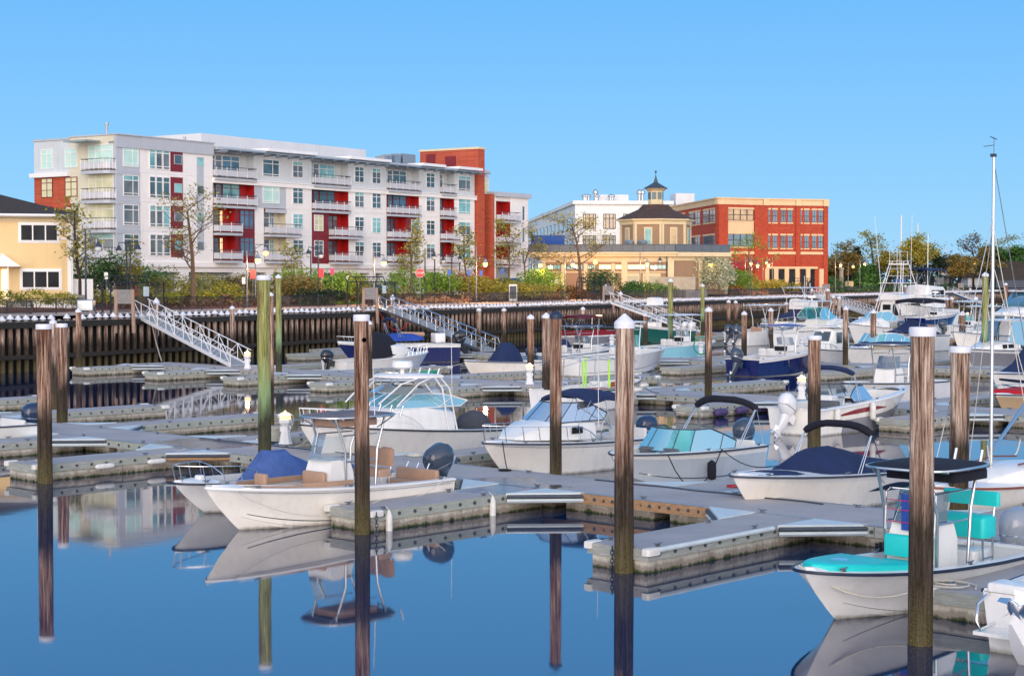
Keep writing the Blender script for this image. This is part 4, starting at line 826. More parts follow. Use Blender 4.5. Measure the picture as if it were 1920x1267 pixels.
# octagonal hall
ox,oy=X(1229,9),9; 
rr=(X(1293,9)-X(1164,9))/2/.97
def octa(r,z,rot=22.5): return [(ox+r*math.cos(math.radians(a+rot)),oy+r*math.sin(math.radians(a+rot)),z) for a in range(0,360,45)]
def ring(name,pr,m,rot=12): b=MB(); b.loft([octa(r,z,rot) for r,z in pr],m); return b.build(name,t.root,0)
zo0=zc_; zo1=t.Z(1229,412,3); zo2=t.Z(1229,384,9); 
ring('octagon_wall',[(rr,zo0),(rr,zo1)],'siding_brown'); ring('octagon_cornice',[(rr+.15,zo1-.6),(rr+.2,zo1-.1),(rr+.65,zo1),(rr+.65,zo1+.2)],'trim_cream'); ring('octagon_roof',[(rr+.7,zo1+.205),(rr*.5,zo1+.205+(zo2-zo1)*.62),(1.9,zo2)],'roof_brown')
for k in range(8):
    a=math.radians(45*k+12); a2=math.radians(45*k+57); P0=Vector((ox+rr*math.cos(a),oy+rr*math.sin(a),0)); P1=Vector((ox+rr*math.cos(a2),oy+rr*math.sin(a2),0)); e=(P1-P0).normalized(); no=Vector((e.y,-e.x,0)); L=(P1-P0).length
    if no.y>.5: continue
    def quad3(m_,d0,d1,z0,z1,o_,mat): 
        q=[P0+e*d0+no*.004,P0+e*d1+no*.004,P0+e*d1+no*o_,P0+e*d0+no*o_]; m_.prism([(p.x,p.y) for p in q][::-1],z0,z1,mat)
    b=MB(); quad3(b,.02,.32,zo0,zo1-.61,.12,'trim_cream'); quad3(b,L-.32,L-.02,zo0,zo1-.61,.12,'trim_cream'); b.build('corner_board',t.root,0)
    b=MB(); quad3(b,L/2-.6,L/2+.6,zo0+1.1,zo1-1.,.09,'trim_cream'); w_=b.build('window',t.root,0); b=MB(); quad3(b,L/2-.4,L/2+.4,zo0+1.35,zo1-1.2,.12,'pane_teal' if k%2 else 'pane_tan'); b.build('pane',w_,0)
# cupola
zk0=zo2-.15; zk1=t.Z(1229,355,9); zk2=t.Z(1229,330,9); rk=(X(1243,9)-X(1214,9))/2
ring('cupola',[(rk,zk0),(rk,zk1)],'trim_cream'); ring('cupola_cornice',[(rk+.1,zk1-.25),(rk+.45,zk1),(rk+.6,zk1+.1)],'trim_cream')
for k in range(8):
    a=math.radians(45*k+34.5); b=MB(); d=Vector((math.cos(a),math.sin(a),0)); e=Vector((-d.y,d.x,0)); c_=Vector((ox,oy,0))+d*(rk*.924); q=[c_-e*.33,c_+e*.33,c_+e*.33+d*.05,c_-e*.33+d*.05]; b.prism([(p.x,p.y) for p in q],zk0+.9,zk1-.45,'pane_dark'); b.build('cupola_window',t.root,0)
ring('spire_roof',[(rk+.75,zk1+.1),(rk*.62,zk1+.55+(zk2-zk1)*.1),(rk*.3,zk1+(zk2-zk1)*.5),(rk*.12,zk1+(zk2-zk1)*.85),(.03,zk2+.2)],'copper_dark'); b=MB(); b.lathe([(.02,0),(.05,.3),(.17,.42),(.17,.55),(.02,.7)],(ox,oy,zk2+.1),'copper_dark',8); b.build('finial',t.root)
for u in (1180,1204): b=MB(); xx=X(u,2); b.lathe([(.45,0),(.45,1.1),(.7,1.2),(.75,1.5),(.5,1.75)],(xx,2,zc_+.1),'galv_light',10); b.build('roof_fan',t.root,30)
# ---- long white office building behind -------------------------------------------------
w=Fr(1078,340,math.radians(4),'white_office_building','long pale four storey building with rooftop vents, behind the tan pavilion')
X=w.X; zt_=w.Z(1078,383); x1=X(1262); w.bx('front_wall',0,x1,0,14,4.2,zt_,'trim_white'); w.bx('cornice',-.5,x1,-.5,14,zt_+.003,zt_+.7,'trim_white')
yl=w.Yy(990,0); 
# the left wing recedes to the left rear: own plane
P0=Vector((0,0,0)); c=w.Ri@(WD(990,530,455)-w.o); LD=Vector((c.x,c.y,0)); LL=LD.length; LD.normalize(); LN=Vector((LD.y,-LD.x,0)); LN=-LN if (w.Ri@(Vector((0,0,0))-w.o)).dot(LN)<0 else LN
def lq(b,d0,d1,o0_,o1_,z0,z1,m): q=[LD*d0+LN*o0_,LD*d1+LN*o0_,LD*d1+LN*o1_,LD*d0+LN*o1_]; b.prism([(p.x,p.y) for p in q],z0,z1,m)
b=MB(); lq(b,0,LL,0,-12,4.2,zt_,'trim_white'); b.build('side_wall',w.root,0); b=MB(); lq(b,0,LL,.45,-12,zt_+.004,zt_+.69,'trim_white'); b.build('cornice',w.root,0)
b=MB(); lq(b,.1,LL,.12,.0,zt_-8.8,zt_-8.2,'trim_cream'); b.build('trim_band',w.root,0)
hs=4.3
for r_ in range(3):
    for i in range(12):
        d=LL*(.04+i*.078); b=MB(); lq(b,d,d+LL*.032,.08,.003,zt_-2.6-r_*hs-2.4,zt_-2.6-r_*hs,'frame_dark'); o=b.build('window',w.root,0); b=MB(); lq(b,d+.15,d+LL*.032-.15,.1,.081,zt_-2.45-r_*hs-2.2,zt_-2.75-r_*hs,'pane_teal' if i%3 else 'pane_tan'); b.build('pane',o,0)
    for u0,u1 in ((1093,1117),(1131,1154),(1168,1192)): window(w,'f',X(u0),X(u1),zt_-2.3-r_*hs-2.6-(3 if 0 else 0),zt_-1.9-r_*hs,-.003,'frame_dark','pane_tan' if r_==0 else 'pane_grey',[.2,.5,.8],.3,False,fw=.14)
w.bx('penthouse',X(1120,6),X(1178,6),6,12,zt_+.7,w.Z(1120,365,6),'metal_white'); w.bx('penthouse',X(1265,6),X(1300,6),5,12,zt_,w.Z(1270,363,6),'metal_white')
for i,u in enumerate((1095,1098,1103,1116,1119,1144,1148,1198,1204)): b=MB(); xx=X(u,4); hh=2.2 if u in(1116,1198,1204) else 1.3; b.lathe([(.35,0),(.35,hh*.7),(.6,hh*.75),(.5,hh),(.1,hh*1.15)],(xx,4,zt_+.7),'galv_light',8); b.build('roof_vent',w.root,30)
# ---- red brick office building with chamfered corner ------------------------------------
r=Fr(1430,300,math.radians(16),'brick_office_building','three storey red brick office building with tan cornice band and chamfered corner'); X=r.X
zt_=r.Z(1430,372); zb_=4.0; x1=X(1551)
cL=r.Ri@(WD(1346,530,296)-r.o); dL=r.Ri@(WD(1253,530,334)-r.o)
def wallseg(a,b_,name,wins,L0=0):
    a=Vector((a[0],a[1],0));b_=Vector((b_[0],b_[1],0)); e=(b_-a); L=e.length; e.normalize(); no=Vector((e.y,-e.x,0))
    if no.dot((r.Ri@(Vector((0,0,0))-r.o))-a)<0: no=-no
    def q(m,d0,d1,o0_,o1_,z0,z1,mat): pp=[a+e*d0+no*o0_,a+e*d1+no*o0_,a+e*d1+no*o1_,a+e*d0+no*o1_]; m.prism([(p.x,p.y) for p in pp],z0,z1,mat)
    def u2d(u):
        ry=r.Ri@ray(u,530); c=r.Ri@(Vector((0,0,CH))-r.o); den=ry.x*e.y-ry.y*e.x; k=((a.x-c.x)*e.y-(a.y-c.y)*e.x)/den; p=c+ry*k; return (p-a).dot(e)
    m=MB(); q(m,0,L,0,-1.,zb_,zt_-1.2,'brick_red'); m.build('brick_wall',r.root,0)
    m=MB(); q(m,-.02,L+.02,.12,-1.,zt_-1.198,zt_-.25,'trim_cream2'); q(m,-.1,L+.1,.3,-1.,zt_-.248,zt_,'trim_cream2'); m.build('cornice',r.root,0)
    m=MB(); q(m,.1,L-.1,.15,.003,r.Z(1480,477)-.0,r.Z(1480,472),'trim_cream2'); m.build('stone_band',r.root,0)
    for u0,u1,zv0,zv1,cols,gm in wins:
        d0,d1=sorted((u2d(u0),u2d(u1))); z1,z0=zv0,zv1
        m=MB(); q(m,d0-.12,d1+.12,.1,.003,z1+.02,z1+.32,'trim_cream2'); q(m,d0-.12,d1+.12,.1,.003,z0-.25,z0-.02,'trim_cream2'); q(m,d0,d1,.04,.003,z0,z1,'frame_dark'); o=m.build('window',r.root,0)
        m=MB(); n_=cols
        for i in range(n_):
            for j0,j1 in ((0,.48),(.5,.98)): q(m,d0+(d1-d0)*(i+.08)/n_,d0+(d1-d0)*(i+.92)/n_,.05,.041,z0+.08+(z1-z0)*j0,z0+(z1-z0)*j1,gm)
        m.build('pane',o,0)
    return q,u2d,L
Z=lambda v,u=1480:r.Z(u,v)
rows=[(Z(394),Z(417)),(Z(442),Z(465))]
wins=[(u0,u1,z1,z0,2,'pane_blue') for (z1,z0) in rows for u0,u1 in ((1435,1443.5),(1448,1456.5),(1463.5,1472),(1476,1485),(1495,1503),(1507.5,1516),(1522,1530),(1533.5,1542))]
q,u2d,L=wallseg((0,0),(x1,0),'front',wins)
for a_ in (.0,L/2,L-.9): m=MB(); q(m,a_+.02,a_+.9,.25,.004,zb_,zt_-1.3,'brick_red'); m.build('brick_pier',r.root,0); m=MB(); q(m,a_-.05,a_+.97,.45,.304,zt_-1.25,zt_-.1,'trim_cream2'); m.build('cornice_block',r.root,0)
for u in (1433,1450,1470,1490,1510,1535): d=u2d(u); m=MB(); q(m,d,d+.8,.35,.004,zb_,r.Z(1480,504),'trim_cream2'); m.build('stone_pier',r.root,0)
m=MB(); q(m,.5,L-2,.33,.004,r.Z(1480,504),r.Z(1480,500),'trim_cream2'); m.build('stone_lintel',r.root,0); m=MB(); q(m,1,L-2.5,.1,.004,zb_,r.Z(1480,505),'pane_black'); m.build('arcade_glass',r.root,0)
q,u2d,L=wallseg((cL.x,cL.y),(0,0),'chamfer',[(1362,1412,Z(394),Z(415),4,'pane_tan'),(1362,1412,Z(440),Z(463),4,'pane_blue')])
m=MB(); q(m,u2d(1362),u2d(1412),.12,.004,Z(439),Z(418),'trim_cream2'); m.build('stone_panel',r.root,0); m=MB(); q(m,u2d(1360),u2d(1415),1.2,.1,Z(504),Z(490),'awning_red'); m.build('awning',r.root,0)
for a_ in (.0,L-1.9): m=MB(); q(m,a_+.02,a_+1.88,.28,.004,zb_,zt_-1.3,'brick_red'); m.build('brick_pier',r.root,0)
wins=[(u0,u1,z1,z0,2,'pane_blue') for (z1,z0) in rows for u0,u1 in ((1331,1342),(1318.5,1329),(1303,1313),(1292,1301),(1276,1284),(1266,1273))]
wallseg((dL.x,dL.y),(cL.x,cL.y),'left',wins)
m=MB(); m.prism([(0.5,.9),(x1-.61,.9),(x1-.61,22),(dL.x+2.5,dL.y),(cL.x+2.,cL.y+1)],zb_,zt_-.4,'trim_grey'); m.build('roof',r.root,0); r.bx('side_wall',x1-.6,x1,1.01,22,zb_,zt_-.3,'brick_red')
# ================================================================ BOATS
NOBOATS=False
class Boat:
    def __init__(s,label,st,h,L,Bm,fs,ss,side='gel_white',boot=None,top=None,bottom='bottom_black',deckm='deck_white',rake=None,open_to=.88,gw=.16,sole=.25,rub='rub_grey',name='motor_boat',yaw=0,cat='boat',blunt=.75,group='boats moored in the marina',sw=1.8,stripe=None,z=0,full=.45):
        s.L=L;s.Bm=Bm;s.fs=fs;s.ss=ss;s.rake=rake if rake is not None else L*.13;s.blunt=blunt;s.sw=sw;s.full=full
        p=D(st[0],st[1],z); rz=RZ+math.pi/2*(1 if h>0 else -1)+yaw
        s.r=thing(name,p,rz,label,cat,group); s.rz=rz; s.z=z; side=side; top=top or side; boot=boot or side; s.deckm=deckm
        us=[0,.1,.2,.3,.4,.5,.58,.65,.72,.78,.83,.88,.92,.95,.975,.99,1.]; s.us=us
        R1=[]
        for u in us:
            r1=[s.pt(u,j) for j in (5,4,3,2,1,0)]
            R1.append(r1+[(x,-y,z_) for x,y,z_ in r1[-2::-1]])
        m=MB(); rm=[top,side,side,boot,bottom]; k6=us.index(.58); m.loft(R1[:k6+1],side,False,False,rm+rm[::-1]); rm[4]=boot if boot!='rub_navy' else side; m.loft(R1[k6:],side,False,False,rm+rm[::-1]); m.add([tuple(p) for p in R1[0]],[tuple(range(11))],side); m.build('hull',s.r,35)
        # rub rail
        m=MB(); pts=[s.pt(u,5,.012) for u in us]; pts=pts+[(x,-y,z_) for x,y,z_ in pts[-2::-1]]; m.tube(pts,.032 if L>4 else .02,rub,6); m.build('rub_rail',s.r,60)
        # gunwale and fore deck
        m=MB(); ko=[u for u in us if u<=open_to+.001]; 
        def inner(u): x,b,z_=s.pt(u,5); return (x-(.02 if u<.95 else .0),max(0,b-gw),z_+.035)
        rg=[[s.pt(u,5),(s.pt(u,5)[0],max(0,s.pt(u,5)[1]-.04),s.pt(u,5)[2]+.035),inner(u)] for u in us]
        for sg in (1,-1): m.loft([[(x,y*sg,z_) for x,y,z_ in (q if sg>0 else q[::-1])] for q in rg],deckm,False,False)
        uf=[u for u in us if u>=open_to-.001]; cr=.05
        rg=[[inner(u),(inner(u)[0],inner(u)[1]*.5,inner(u)[2]+cr*.8),(inner(u)[0],0,inner(u)[2]+cr),(inner(u)[0],-inner(u)[1]*.5,inner(u)[2]+cr*.8),(inner(u)[0],-inner(u)[1],inner(u)[2])] for u in uf]
        m.loft(rg,deckm,False,False); m.build('deck',s.r,35)
        # cockpit liner
        m=MB(); rg=[]
        for u in ko:
            x,b,z_=inner(u); x=max(x,.12); x1_=x; b2=max(.02,min(b-.06,s.hb(u,sole)-.03)); x=min(x,s.xb(u,sole)-.05) if u>.6 else x; rg.append([(x1_,b,z_),(x1_,b-.04 if b>.08 else b*.5,z_-.1),(x,b2-.03,sole),(x,-b2+.03,sole),(x1_,-b+.04 if b>.08 else -b*.5,z_-.1),(x1_,-b,z_)])
        m.loft(rg,'liner',False,False); m.add(rg[-1],[tuple(range(6))],'liner'); m.add(rg[0],[tuple(range(5,-1,-1))],'liner')
        m.box(.0,.13,-s.pt(0,5)[1]+.02,s.pt(0,5)[1]-.02,ss-.02,ss+.04,deckm); m.build('cockpit',s.r,35); s.sole=sole; s.inner=inner
        if stripe:
            for j0,j1,u0,u1,mt in stripe:
                m=MB()
                for sg in (1,-1):
                    ul=sorted(set([u0,u1]+[u for u in s.us if u0<u<u1]+[u0+(u1-u0)*k/6 for k in range(7)])); rr_=[]
                    for u in ul:
                        f_=(u-u0)/(u1-u0); a=s.ptf(u,j0); c=s.ptf(u,j1(f_) if callable(j1) else j1); rr_.append([(a[0],(a[1]+.012)*sg,a[2]),(c[0],(c[1]+.012)*sg,c[2])][::sg])
                    m.loft(rr_,mt,False,False)
                m.build('hull_stripe',s.r,35)
    def sheer(s,u): return s.ss+(s.fs-s.ss)*u**s.sw
    def pt(s,u,j,out=0): return s.ptj(u,j,out)
    def ptf(s,u,j):
        us=s.us; i=max(k for k in range(len(us)-1) if us[k]<=u+1e-9); f=(u-us[i])/(us[i+1]-us[i]); j0=min(4,int(j)); g=j-j0
        v=lambda uu:Vector(s.ptj(uu,j0)).lerp(Vector(s.ptj(uu,j0+1)),g)
        return v(us[i]).lerp(v(us[i+1]),f)
    def ptj(s,u,j,out=0):
        q=max(0,(u-s.full)/(1-s.full)); bs=s.Bm/2*(.93+.07*min(1,u/.3))*max(0,1-min(1,q)**2.3)**s.blunt
        q2=max(0,(u-.3)/.7); bc=s.Bm/2*.84*(.95+.05*min(1,u/.3))*max(0,1-min(1,q2)**1.9)**1.05
        zs=s.sheer(u); zk=-.38+.42*max(0,(u-.55)/.45)**2.2; zc=zk+.22+.18*s.fs*max(0,(u-.4)/.6)**1.6 if u<.999 else zk+.1
        hs=[None,0,.14,.5,.86,1.0]
        if j<=1: f=j; y=bc*f; z=zk+(zc-zk)*f
        else:
            i=int(j); h=hs[i]+(hs[min(5,i+1)]-hs[i])*(j-i) if j<5 else 1.0; y=bc+(bs-bc)*h**(1+.9*u); z=zc+(zs-zc)*h
        hr=(z-zk)/(zs-zk); x=u*s.L-s.rake*max(0,1-hr)**1.25*u**4
        return (x,y+out if y>0.001 else out*.0,z)
    def xb(s,u,z):
        P=[s.ptj(u,j) for j in (0,1,2,3,4,5)]
        for a,b in zip(P[:-1],P[1:]):
            if a[2]<=z<=b[2]: f=(z-a[2])/(b[2]-a[2]+1e-9); return a[0]+(b[0]-a[0])*f
        return P[-1][0]
    def hb(s,u,z):
        P=[s.ptj(u,j) for j in (0,1,2,3,4,5)]
        for a,b in zip(P[:-1],P[1:]):
            if a[2]<=z<=b[2]: f=(z-a[2])/(b[2]-a[2]+1e-9); return a[1]+(b[1]-a[1])*f
        return 0
    def part(s,name,mb,smooth=38,parent=None): return mb.build(name,parent or s.r,smooth)
    def at(s,p): return s.r.matrix_basis@Vector(p)
    # --- fittings
    def rail(s,u0=.5,u1=1.,h=.42,n=6,mid=False,mat='chrome',r=.016,inset=.06,drop=True):
        m=MB(); P=[];Q=[]
        for i in range(n+1):
            u=u0+(u1-u0)*i/n; x,y,z=s.pt(u,5); y=max(0,y-inset); hh=h*(min(1,i/1.5) if drop else 1); P.append((x+.05*u,y,z+.03+hh)); Q.append((x-.05,y,z+.03))
        pts=P+[(x,-y,z) for x,y,z in P[::-1][(1 if P[-1][1]<.05 else 0):]]; m.tube(pts,r,mat,6)
        if mid: m.tube([(a[0],a[1],(a[2]+b[2])/2) for a,b in zip(pts,Q+[(x,-y,z) for x,y,z in Q[::-1][(1 if P[-1][1]<.05 else 0):]])],r*.7,mat,5)
        for i in range(1,n+1):
            for sg in (1,-1): m.tube([(P[i][0],P[i][1]*sg,P[i][2]),(Q[i][0],Q[i][1]*sg,Q[i][2])],r*.85,mat,5)
        return s.part('bow_rail',m,60)
    def cleats(s,us=(.06,.5,.85)):
        for u in us:
            for sg in (1,-1): x,y,z=s.pt(u,5); cleat(s.r,x,(y-.1)*sg,0,z+.03)
    def windshield(s,xf,xa,wf,wa,z0,h,rk=.4,glass_='glass_aqua',fr='chrome',bow=.25,n=3,zr=0,dr=.16):
        base=[];
        for k in range(n+1): f=k/n; base.append((xa+(xf-xa)*f,wa+(wf-wa)*f,z0+zr*f))
        arc=[(xf+bow*(1-(y/wf)**2),y,z0+zr) for y in (wf*.5,0,-wf*.5)]
        base=base+arc+[(x,-y,z) for x,y,z in base[::-1]]
        top=[]
        for i,(x,y,z) in enumerate(base):
            f=min(1,(x-xa)/(xf-xa)) if xf!=xa else 1; hh=h*(.35+.65*min(1,f*1.6)); top.append((x-rk*hh/h if True else x,y*(1-dr*hh/h),z+hh))
        g=MB(); g.loft([base,top],glass_,False,False); m=MB(); m.tube(base,.02,fr,5); m.tube(top,.024,fr,6)
        for i in (0,n,n+1,n+3,len(base)-1,n//2 if n>2 else 0): m.tube([base[i],top[i]],.016,fr,5)
        o=s.part('windshield',m,60); s.part('glass',g,50,o); return top
    def outboard(s,y=0,mat='cowl_grey',k=1.,tilt=0,x=-.1,leg='cowl_grey',z=.0,lab=None):
        o=MB(); o.mx=Matrix.Translation((x,y,s.ss+.05+z))@Matrix.Rotation(math.radians(tilt),4,'Y')@Matrix.Scale(k,4)
        def rr_(cx,l,w,z_,sl=0): 
            ps=[]
            for a in range(0,360,30): c,sn=math.cos(math.radians(a)),math.sin(math.radians(a)); ps.append((cx+l*math.copysign(abs(c)**.6,c),w*math.copysign(abs(sn)**.6,sn),z_+sl*c*l))
            return ps
        o.loft([rr_(-.30,.17,.13,-.22),rr_(-.33,.27,.18,-.10,.1),rr_(-.38,.38,.23,.04,.12),rr_(-.41,.42,.25,.20,.10),rr_(-.41,.41,.25,.34,.02),rr_(-.39,.35,.22,.46,-.05),rr_(-.36,.24,.15,.54,-.1),rr_(-.35,.1,.07,.57,-.1)],mat); c=s.part('outboard_cowl',o,50)
        l=MB(); l.mx=o.mx; l.loft([rr_(-.28,.19,.14,-.16),rr_(-.26,.19,.12,-.4),rr_(-.28,.17,.08,-.62),rr_(-.33,.15,.045,-.85),rr_(-.36,.14,.03,-1.15)],leg); l.loft([rr_(-.36,.30,.02,-.78),rr_(-.36,.30,.02,-.80)],leg); l.tube([(-.05,0,-1.0),(-.15,0,-1.0),(-.45,0,-1.0),(-.62,0,-1.0)],[.02,.07,.07,.04],leg,8)
        l.box(-.12,.16,-.14,.14,-.35,.0,leg)
        for a in range(3):
            an=a*2.094; l.add([(-.60,0,-1.0),(-.58,.18*math.cos(an)-.06*math.sin(an),-1+.18*math.sin(an)+.06*math.cos(an)),(-.66,.18*math.cos(an)+.06*math.sin(an),-1+.18*math.sin(an)-.06*math.cos(an))],[(0,1,2)],'chrome')
        s.part('outboard_leg',l,50)
        b=MB(); b.mx=o.mx; b.loft([rr_(-.38,.39,.238,.055,.12),rr_(-.38,.392,.24,.08,.12)],'chrome' if mat!='cowl_white' else 'rub_grey'); s.part('cowl_trim',b,50); return c
    def console(s,x,w=.8,l=.75,h=1.15,mat='gel_white',ws=True,seat=None,y=0,gl='glass_clear',dash=True,wsh=.5,z=None):
        z=s.sole if z is None else z; m=MB()
        m.loft([[(x-l/2,y-w/2,z),(x+l/2,y-w/2,z),(x+l/2,y+w/2,z),(x-l/2,y+w/2,z)],[(x-l/2,y-w/2,z+h*.72),(x+l/2-.06,y-w/2,z+h*.72),(x+l/2-.06,y+w/2,z+h*.72),(x-l/2,y+w/2,z+h*.72)],[(x-l/2+.1,y-w/2+.04,z+h),(x+l/2-.16,y-w/2+.04,z+h),(x+l/2-.16,y+w/2-.04,z+h),(x-l/2+.1,y+w/2-.04,z+h)]],mat); c=s.part('console',m,20)
        if dash: d=MB(); d.box(x-l/2+.015,x-l/2+.06,y-w/2+.08,y+w/2-.08,z+h*.74,z+h*.95,'pane_black'); d.tube([(x-l/2-.16+.04*math.sin(a*.785),y+.18*math.cos(a*.785),z+h*.66+.18*math.sin(a*.785)) for a in range(8)],.016,'chrome',5,True); d.tube([(x-l/2-.14,y,z+h*.66),(x-l/2,y,z+h*.7)],.03,'rub_black',5); s.part('helm',d,30,c)
        if ws:
            g=MB(); a=z+h-.02; pts=[(x-.1,y-w/2+.03),(x+l/2-.1,y-w/2+.08),(x+l/2-.02,y),(x+l/2-.1,y+w/2-.08),(x-.1,y+w/2-.03)]
            g.loft([[(p[0],p[1],a) for p in pts],[(p[0]-.18,y+(p[1]-y)*.9,a+wsh) for p in pts]],gl,False,False); s.part('console_windshield',g,50,c)
        if seat: q=MB(); q.rbox(x+l/2+.0,x+l/2+.5,y-w/2+.02,y+w/2-.02,z,z+.38,mat,.05); q.rbox(x+l/2+.02,x+l/2+.5,y-w/2+.02,y+w/2-.02,z+.382,z+.52,seat,.06); q.rbox(x+l/2-.02,x+l/2+.1,y-w/2+.06,y+w/2-.06,z+.522,z+.98,seat,.05); s.part('forward_seat',q,40,c)
        return c
    def leaning(s,x,w=.95,mat='vinyl_tan',h=.82,back=True,backs=2,frame='alu',y=0):
        m=MB(); z=s.sole
        for yy in (-w/2+.06,w/2-.06):
            for xx in (-.17,.17): m.tube([(x+xx,y+yy,z),(x+xx*.8,y+yy,z+h-.1)],.025,frame,6)
            m.tube([(x-.17,y+yy,z+.3),(x+.17,y+yy,z+.3)],.02,frame,5)
            if back: m.tube([(x-.15,y+yy,z+h-.1),(x-.28,y+yy,z+h+.42)],.022,frame,6)
        p=s.part('leaning_post',m,50); q=MB()
        for i in range(backs):
            y0=y-w/2+w*i/backs+.01; y1=y-w/2+w*(i+1)/backs-.01
            q.rbox(x-.22,x+.26,y0,y1,z+h-.1,z+h+.1,mat,.07)
        s.part('seat_cushion',q,50,p)
        if back:
            q=MB()
            for i in range(backs):
                y0=y-w/2+w*i/backs+.01; y1=y-w/2+w*(i+1)/backs-.01; c=(y0+y1)/2; ww=(y1-y0)/2
                rg=[[(x-.24-.06*zz+dx,c+ww*fy,z+h+.14+zz) for dx,fy in ((.06,.75),(.04,1),(-.03,1),(-.05,.75),(-.05,-.75),(-.03,-1),(.04,-1),(.06,-.75))] for zz in (0,.3,.42)]
                rg.append([(x-.24-.03,c+ww*.6*fy,z+h+.14+.48) for fy in (.75,1,1,.75,-.75,-1,-1,-.75)]); q.loft(rg,mat)
            s.part('backrest',q,50,p)
        return p
    def bench(s,x,w,mat,z=None,l=.45,h=.35,back=True,y=0):
        z=s.sole if z is None else z; q=MB(); q.rbox(x-l/2,x+l/2,y-w/2,y+w/2,z,z+h,'gel_white',.04); o=s.part('bench',q,40); q=MB(); q.rbox(x-l/2,x+l/2,y-w/2+.02,y+w/2-.02,z+h+.002,z+h+.13,mat,.05); s.part('seat_cushion',q,50,o)
        if back: q=MB(); q.rbox(x-l/2-.08,x-l/2+.06,y-w/2+.02,y+w/2-.02,z+h+.1,z+h+.42,mat,.05); s.part('backrest',q,50,o)
        return o
    def ttop(s,x,l,w,zt,canvas='canvas_taupe',post='alu',pw=.72,fz=None,rods=True,hard=False,th=.06,lx=.6,zb=None,box=None,oy=0,rr_=.35,bend=.25):
        zb=s.sole if zb is None else zb; n=16; pl=[]
        for i in range(n):
            a=2*math.pi*(i+.5)/n; c,sn=math.cos(a),math.sin(a); pl.append((x+l/2*math.copysign(abs(c)**rr_,c)*(1 if c<0 else 1.0),oy+w/2*math.copysign(abs(sn)**rr_,sn)))
        m=MB(); rg=[]
        f=lambda p,k,dz:(x+(p[0]-x)*k,oy+(p[1]-oy)*k,zt+dz)
        rg=[[f(p,.98,-th) for p in pl],[f(p,1,-th*.3) for p in pl],[f(p,.97,0) for p in pl],[f(p,.6,.05) for p in pl],[f(p,.1,.07) for p in pl]]; m.loft(rg,canvas); o=s.part('hard_top' if hard else 't_top_canvas',m,40)
        m=MB(); 
        if not hard: m.tube([f(p,1.01,-th*.5) for p in pl],.027,post,6,True)
        for sg in (1,-1):
            for xx,bx_ in ((lx/2,.1),(-lx/2,-.15)):
                a=Vector((x+xx,oy+sg*pw/2,zb)); b=Vector((x+xx+bx_*.5,oy+sg*(pw/2+.03),zb+(zt-zb)*.62)); c=Vector((x+xx*1.5+bx_,oy+sg*(pw/2-.02),zt-th)); m.tube([a,b,c],.033,post,7)
            m.tube([(x+lx/2,oy+sg*pw/2,zb+1.2),(x-lx/2,oy+sg*pw/2,zb+1.2)],.02,post,5); m.tube([(x+lx/2+.1,oy+sg*pw/2,zt-.5),(x-lx/2-.1,oy+sg*pw/2,zt-.5)],.018,post,5)
            m.tube([(x+lx*.6,oy+sg*pw/2,zt-.35),(x+l/2-.1,oy+sg*(pw/2+.08),zt-th)],.018,post,5); m.tube([(x-lx*.6,oy+sg*pw/2,zt-.35),(x-l/2+.1,oy+sg*(pw/2+.08),zt-th)],.018,post,5)
        for xx in (-l*.35,0,l*.35): m.tube([(x+xx,oy-w/2+.04,zt-th),(x+xx,oy+w/2-.04,zt-th)],.018,post,5)
        s.part('t_top_frame',m,60)
        if rods:
            for i in range(4): m=MB(); yy=oy-w/2*.75+w*.75*i/3; m.tube([(x-l/2-.02,yy,zt-.12),(x-l/2-.14,yy,zt+.16)],.028,post if post!='paint_white' else 'paint_white',7); s.part('rod_holder',m,60)
        if box: m=MB(); m.rbox(x-l*.25,x+l*.3,oy-w*.28,oy+w*.28,zt-th-.22,zt-th-.03,box,.05); s.part('electronics_box',m,40)
        return o
    def folded_bimini(s,x,w,zt,x2,zb,canvas='canvas_black',r=.10,lean=.0):
        pts=[(x+lean*(abs(yy)),yy*w,zt-(.26*abs(yy)**3)) for yy in (-1,-.93,-.8,-.6,-.35,0,.35,.6,.8,.93,1)]
        m=MB(); m.tube(pts,[r*.8,r]+[r*R.uniform(.92,1.08) for _ in range(7)]+[r,r*.8],canvas,10); s.part('folded_bimini',m,60)
        m=MB()
        for sg in (1,-1):
            e=Vector((x+lean,sg*w*.985,zt-.24)); m.tube([e,(x2,sg*(w+.02),zb)],.016,'chrome',6); m.tube([e+Vector((.05,0,0)),(x2+.16,sg*(w+.02),zb)],.014,'chrome',6); m.tube([e,(x-.62,sg*(w+.03),zb-.04)],.012,'chrome',5)
        s.part('bimini_frame',m,60)
    def open_bimini(s,x0,x1,w,zt,xm,zb,canvas='canvas_navy',crown=.22,val=.12):
        m=MB(); rg=[]
        N_=9
        for i in range(N_):
            f=i/(N_-1); x=x0+(x1-x0)*f; ed=.10*(abs(2*f-1))**2+.03*(1-math.cos(4*math.pi*f))*.5
            row=[(x,yy*w,zt+crown*(1-abs(yy)**2.6)-ed) for yy in (-1,-.96,-.8,-.5,0,.5,.8,.96,1)]
            row=[(x,-w-.01,zt-ed-val)]+row+[(x,w+.01,zt-ed-val)]; rg.append(row)
        m.loft(rg,canvas,False,False); 
        for e,sg in ((rg[0],-1),(rg[-1],1)): m.loft([e,[(x+.02*sg,y,z-val*.9) for x,y,z in e]],canvas,False,False)
        s.part('bimini_top',m,60); m=MB()
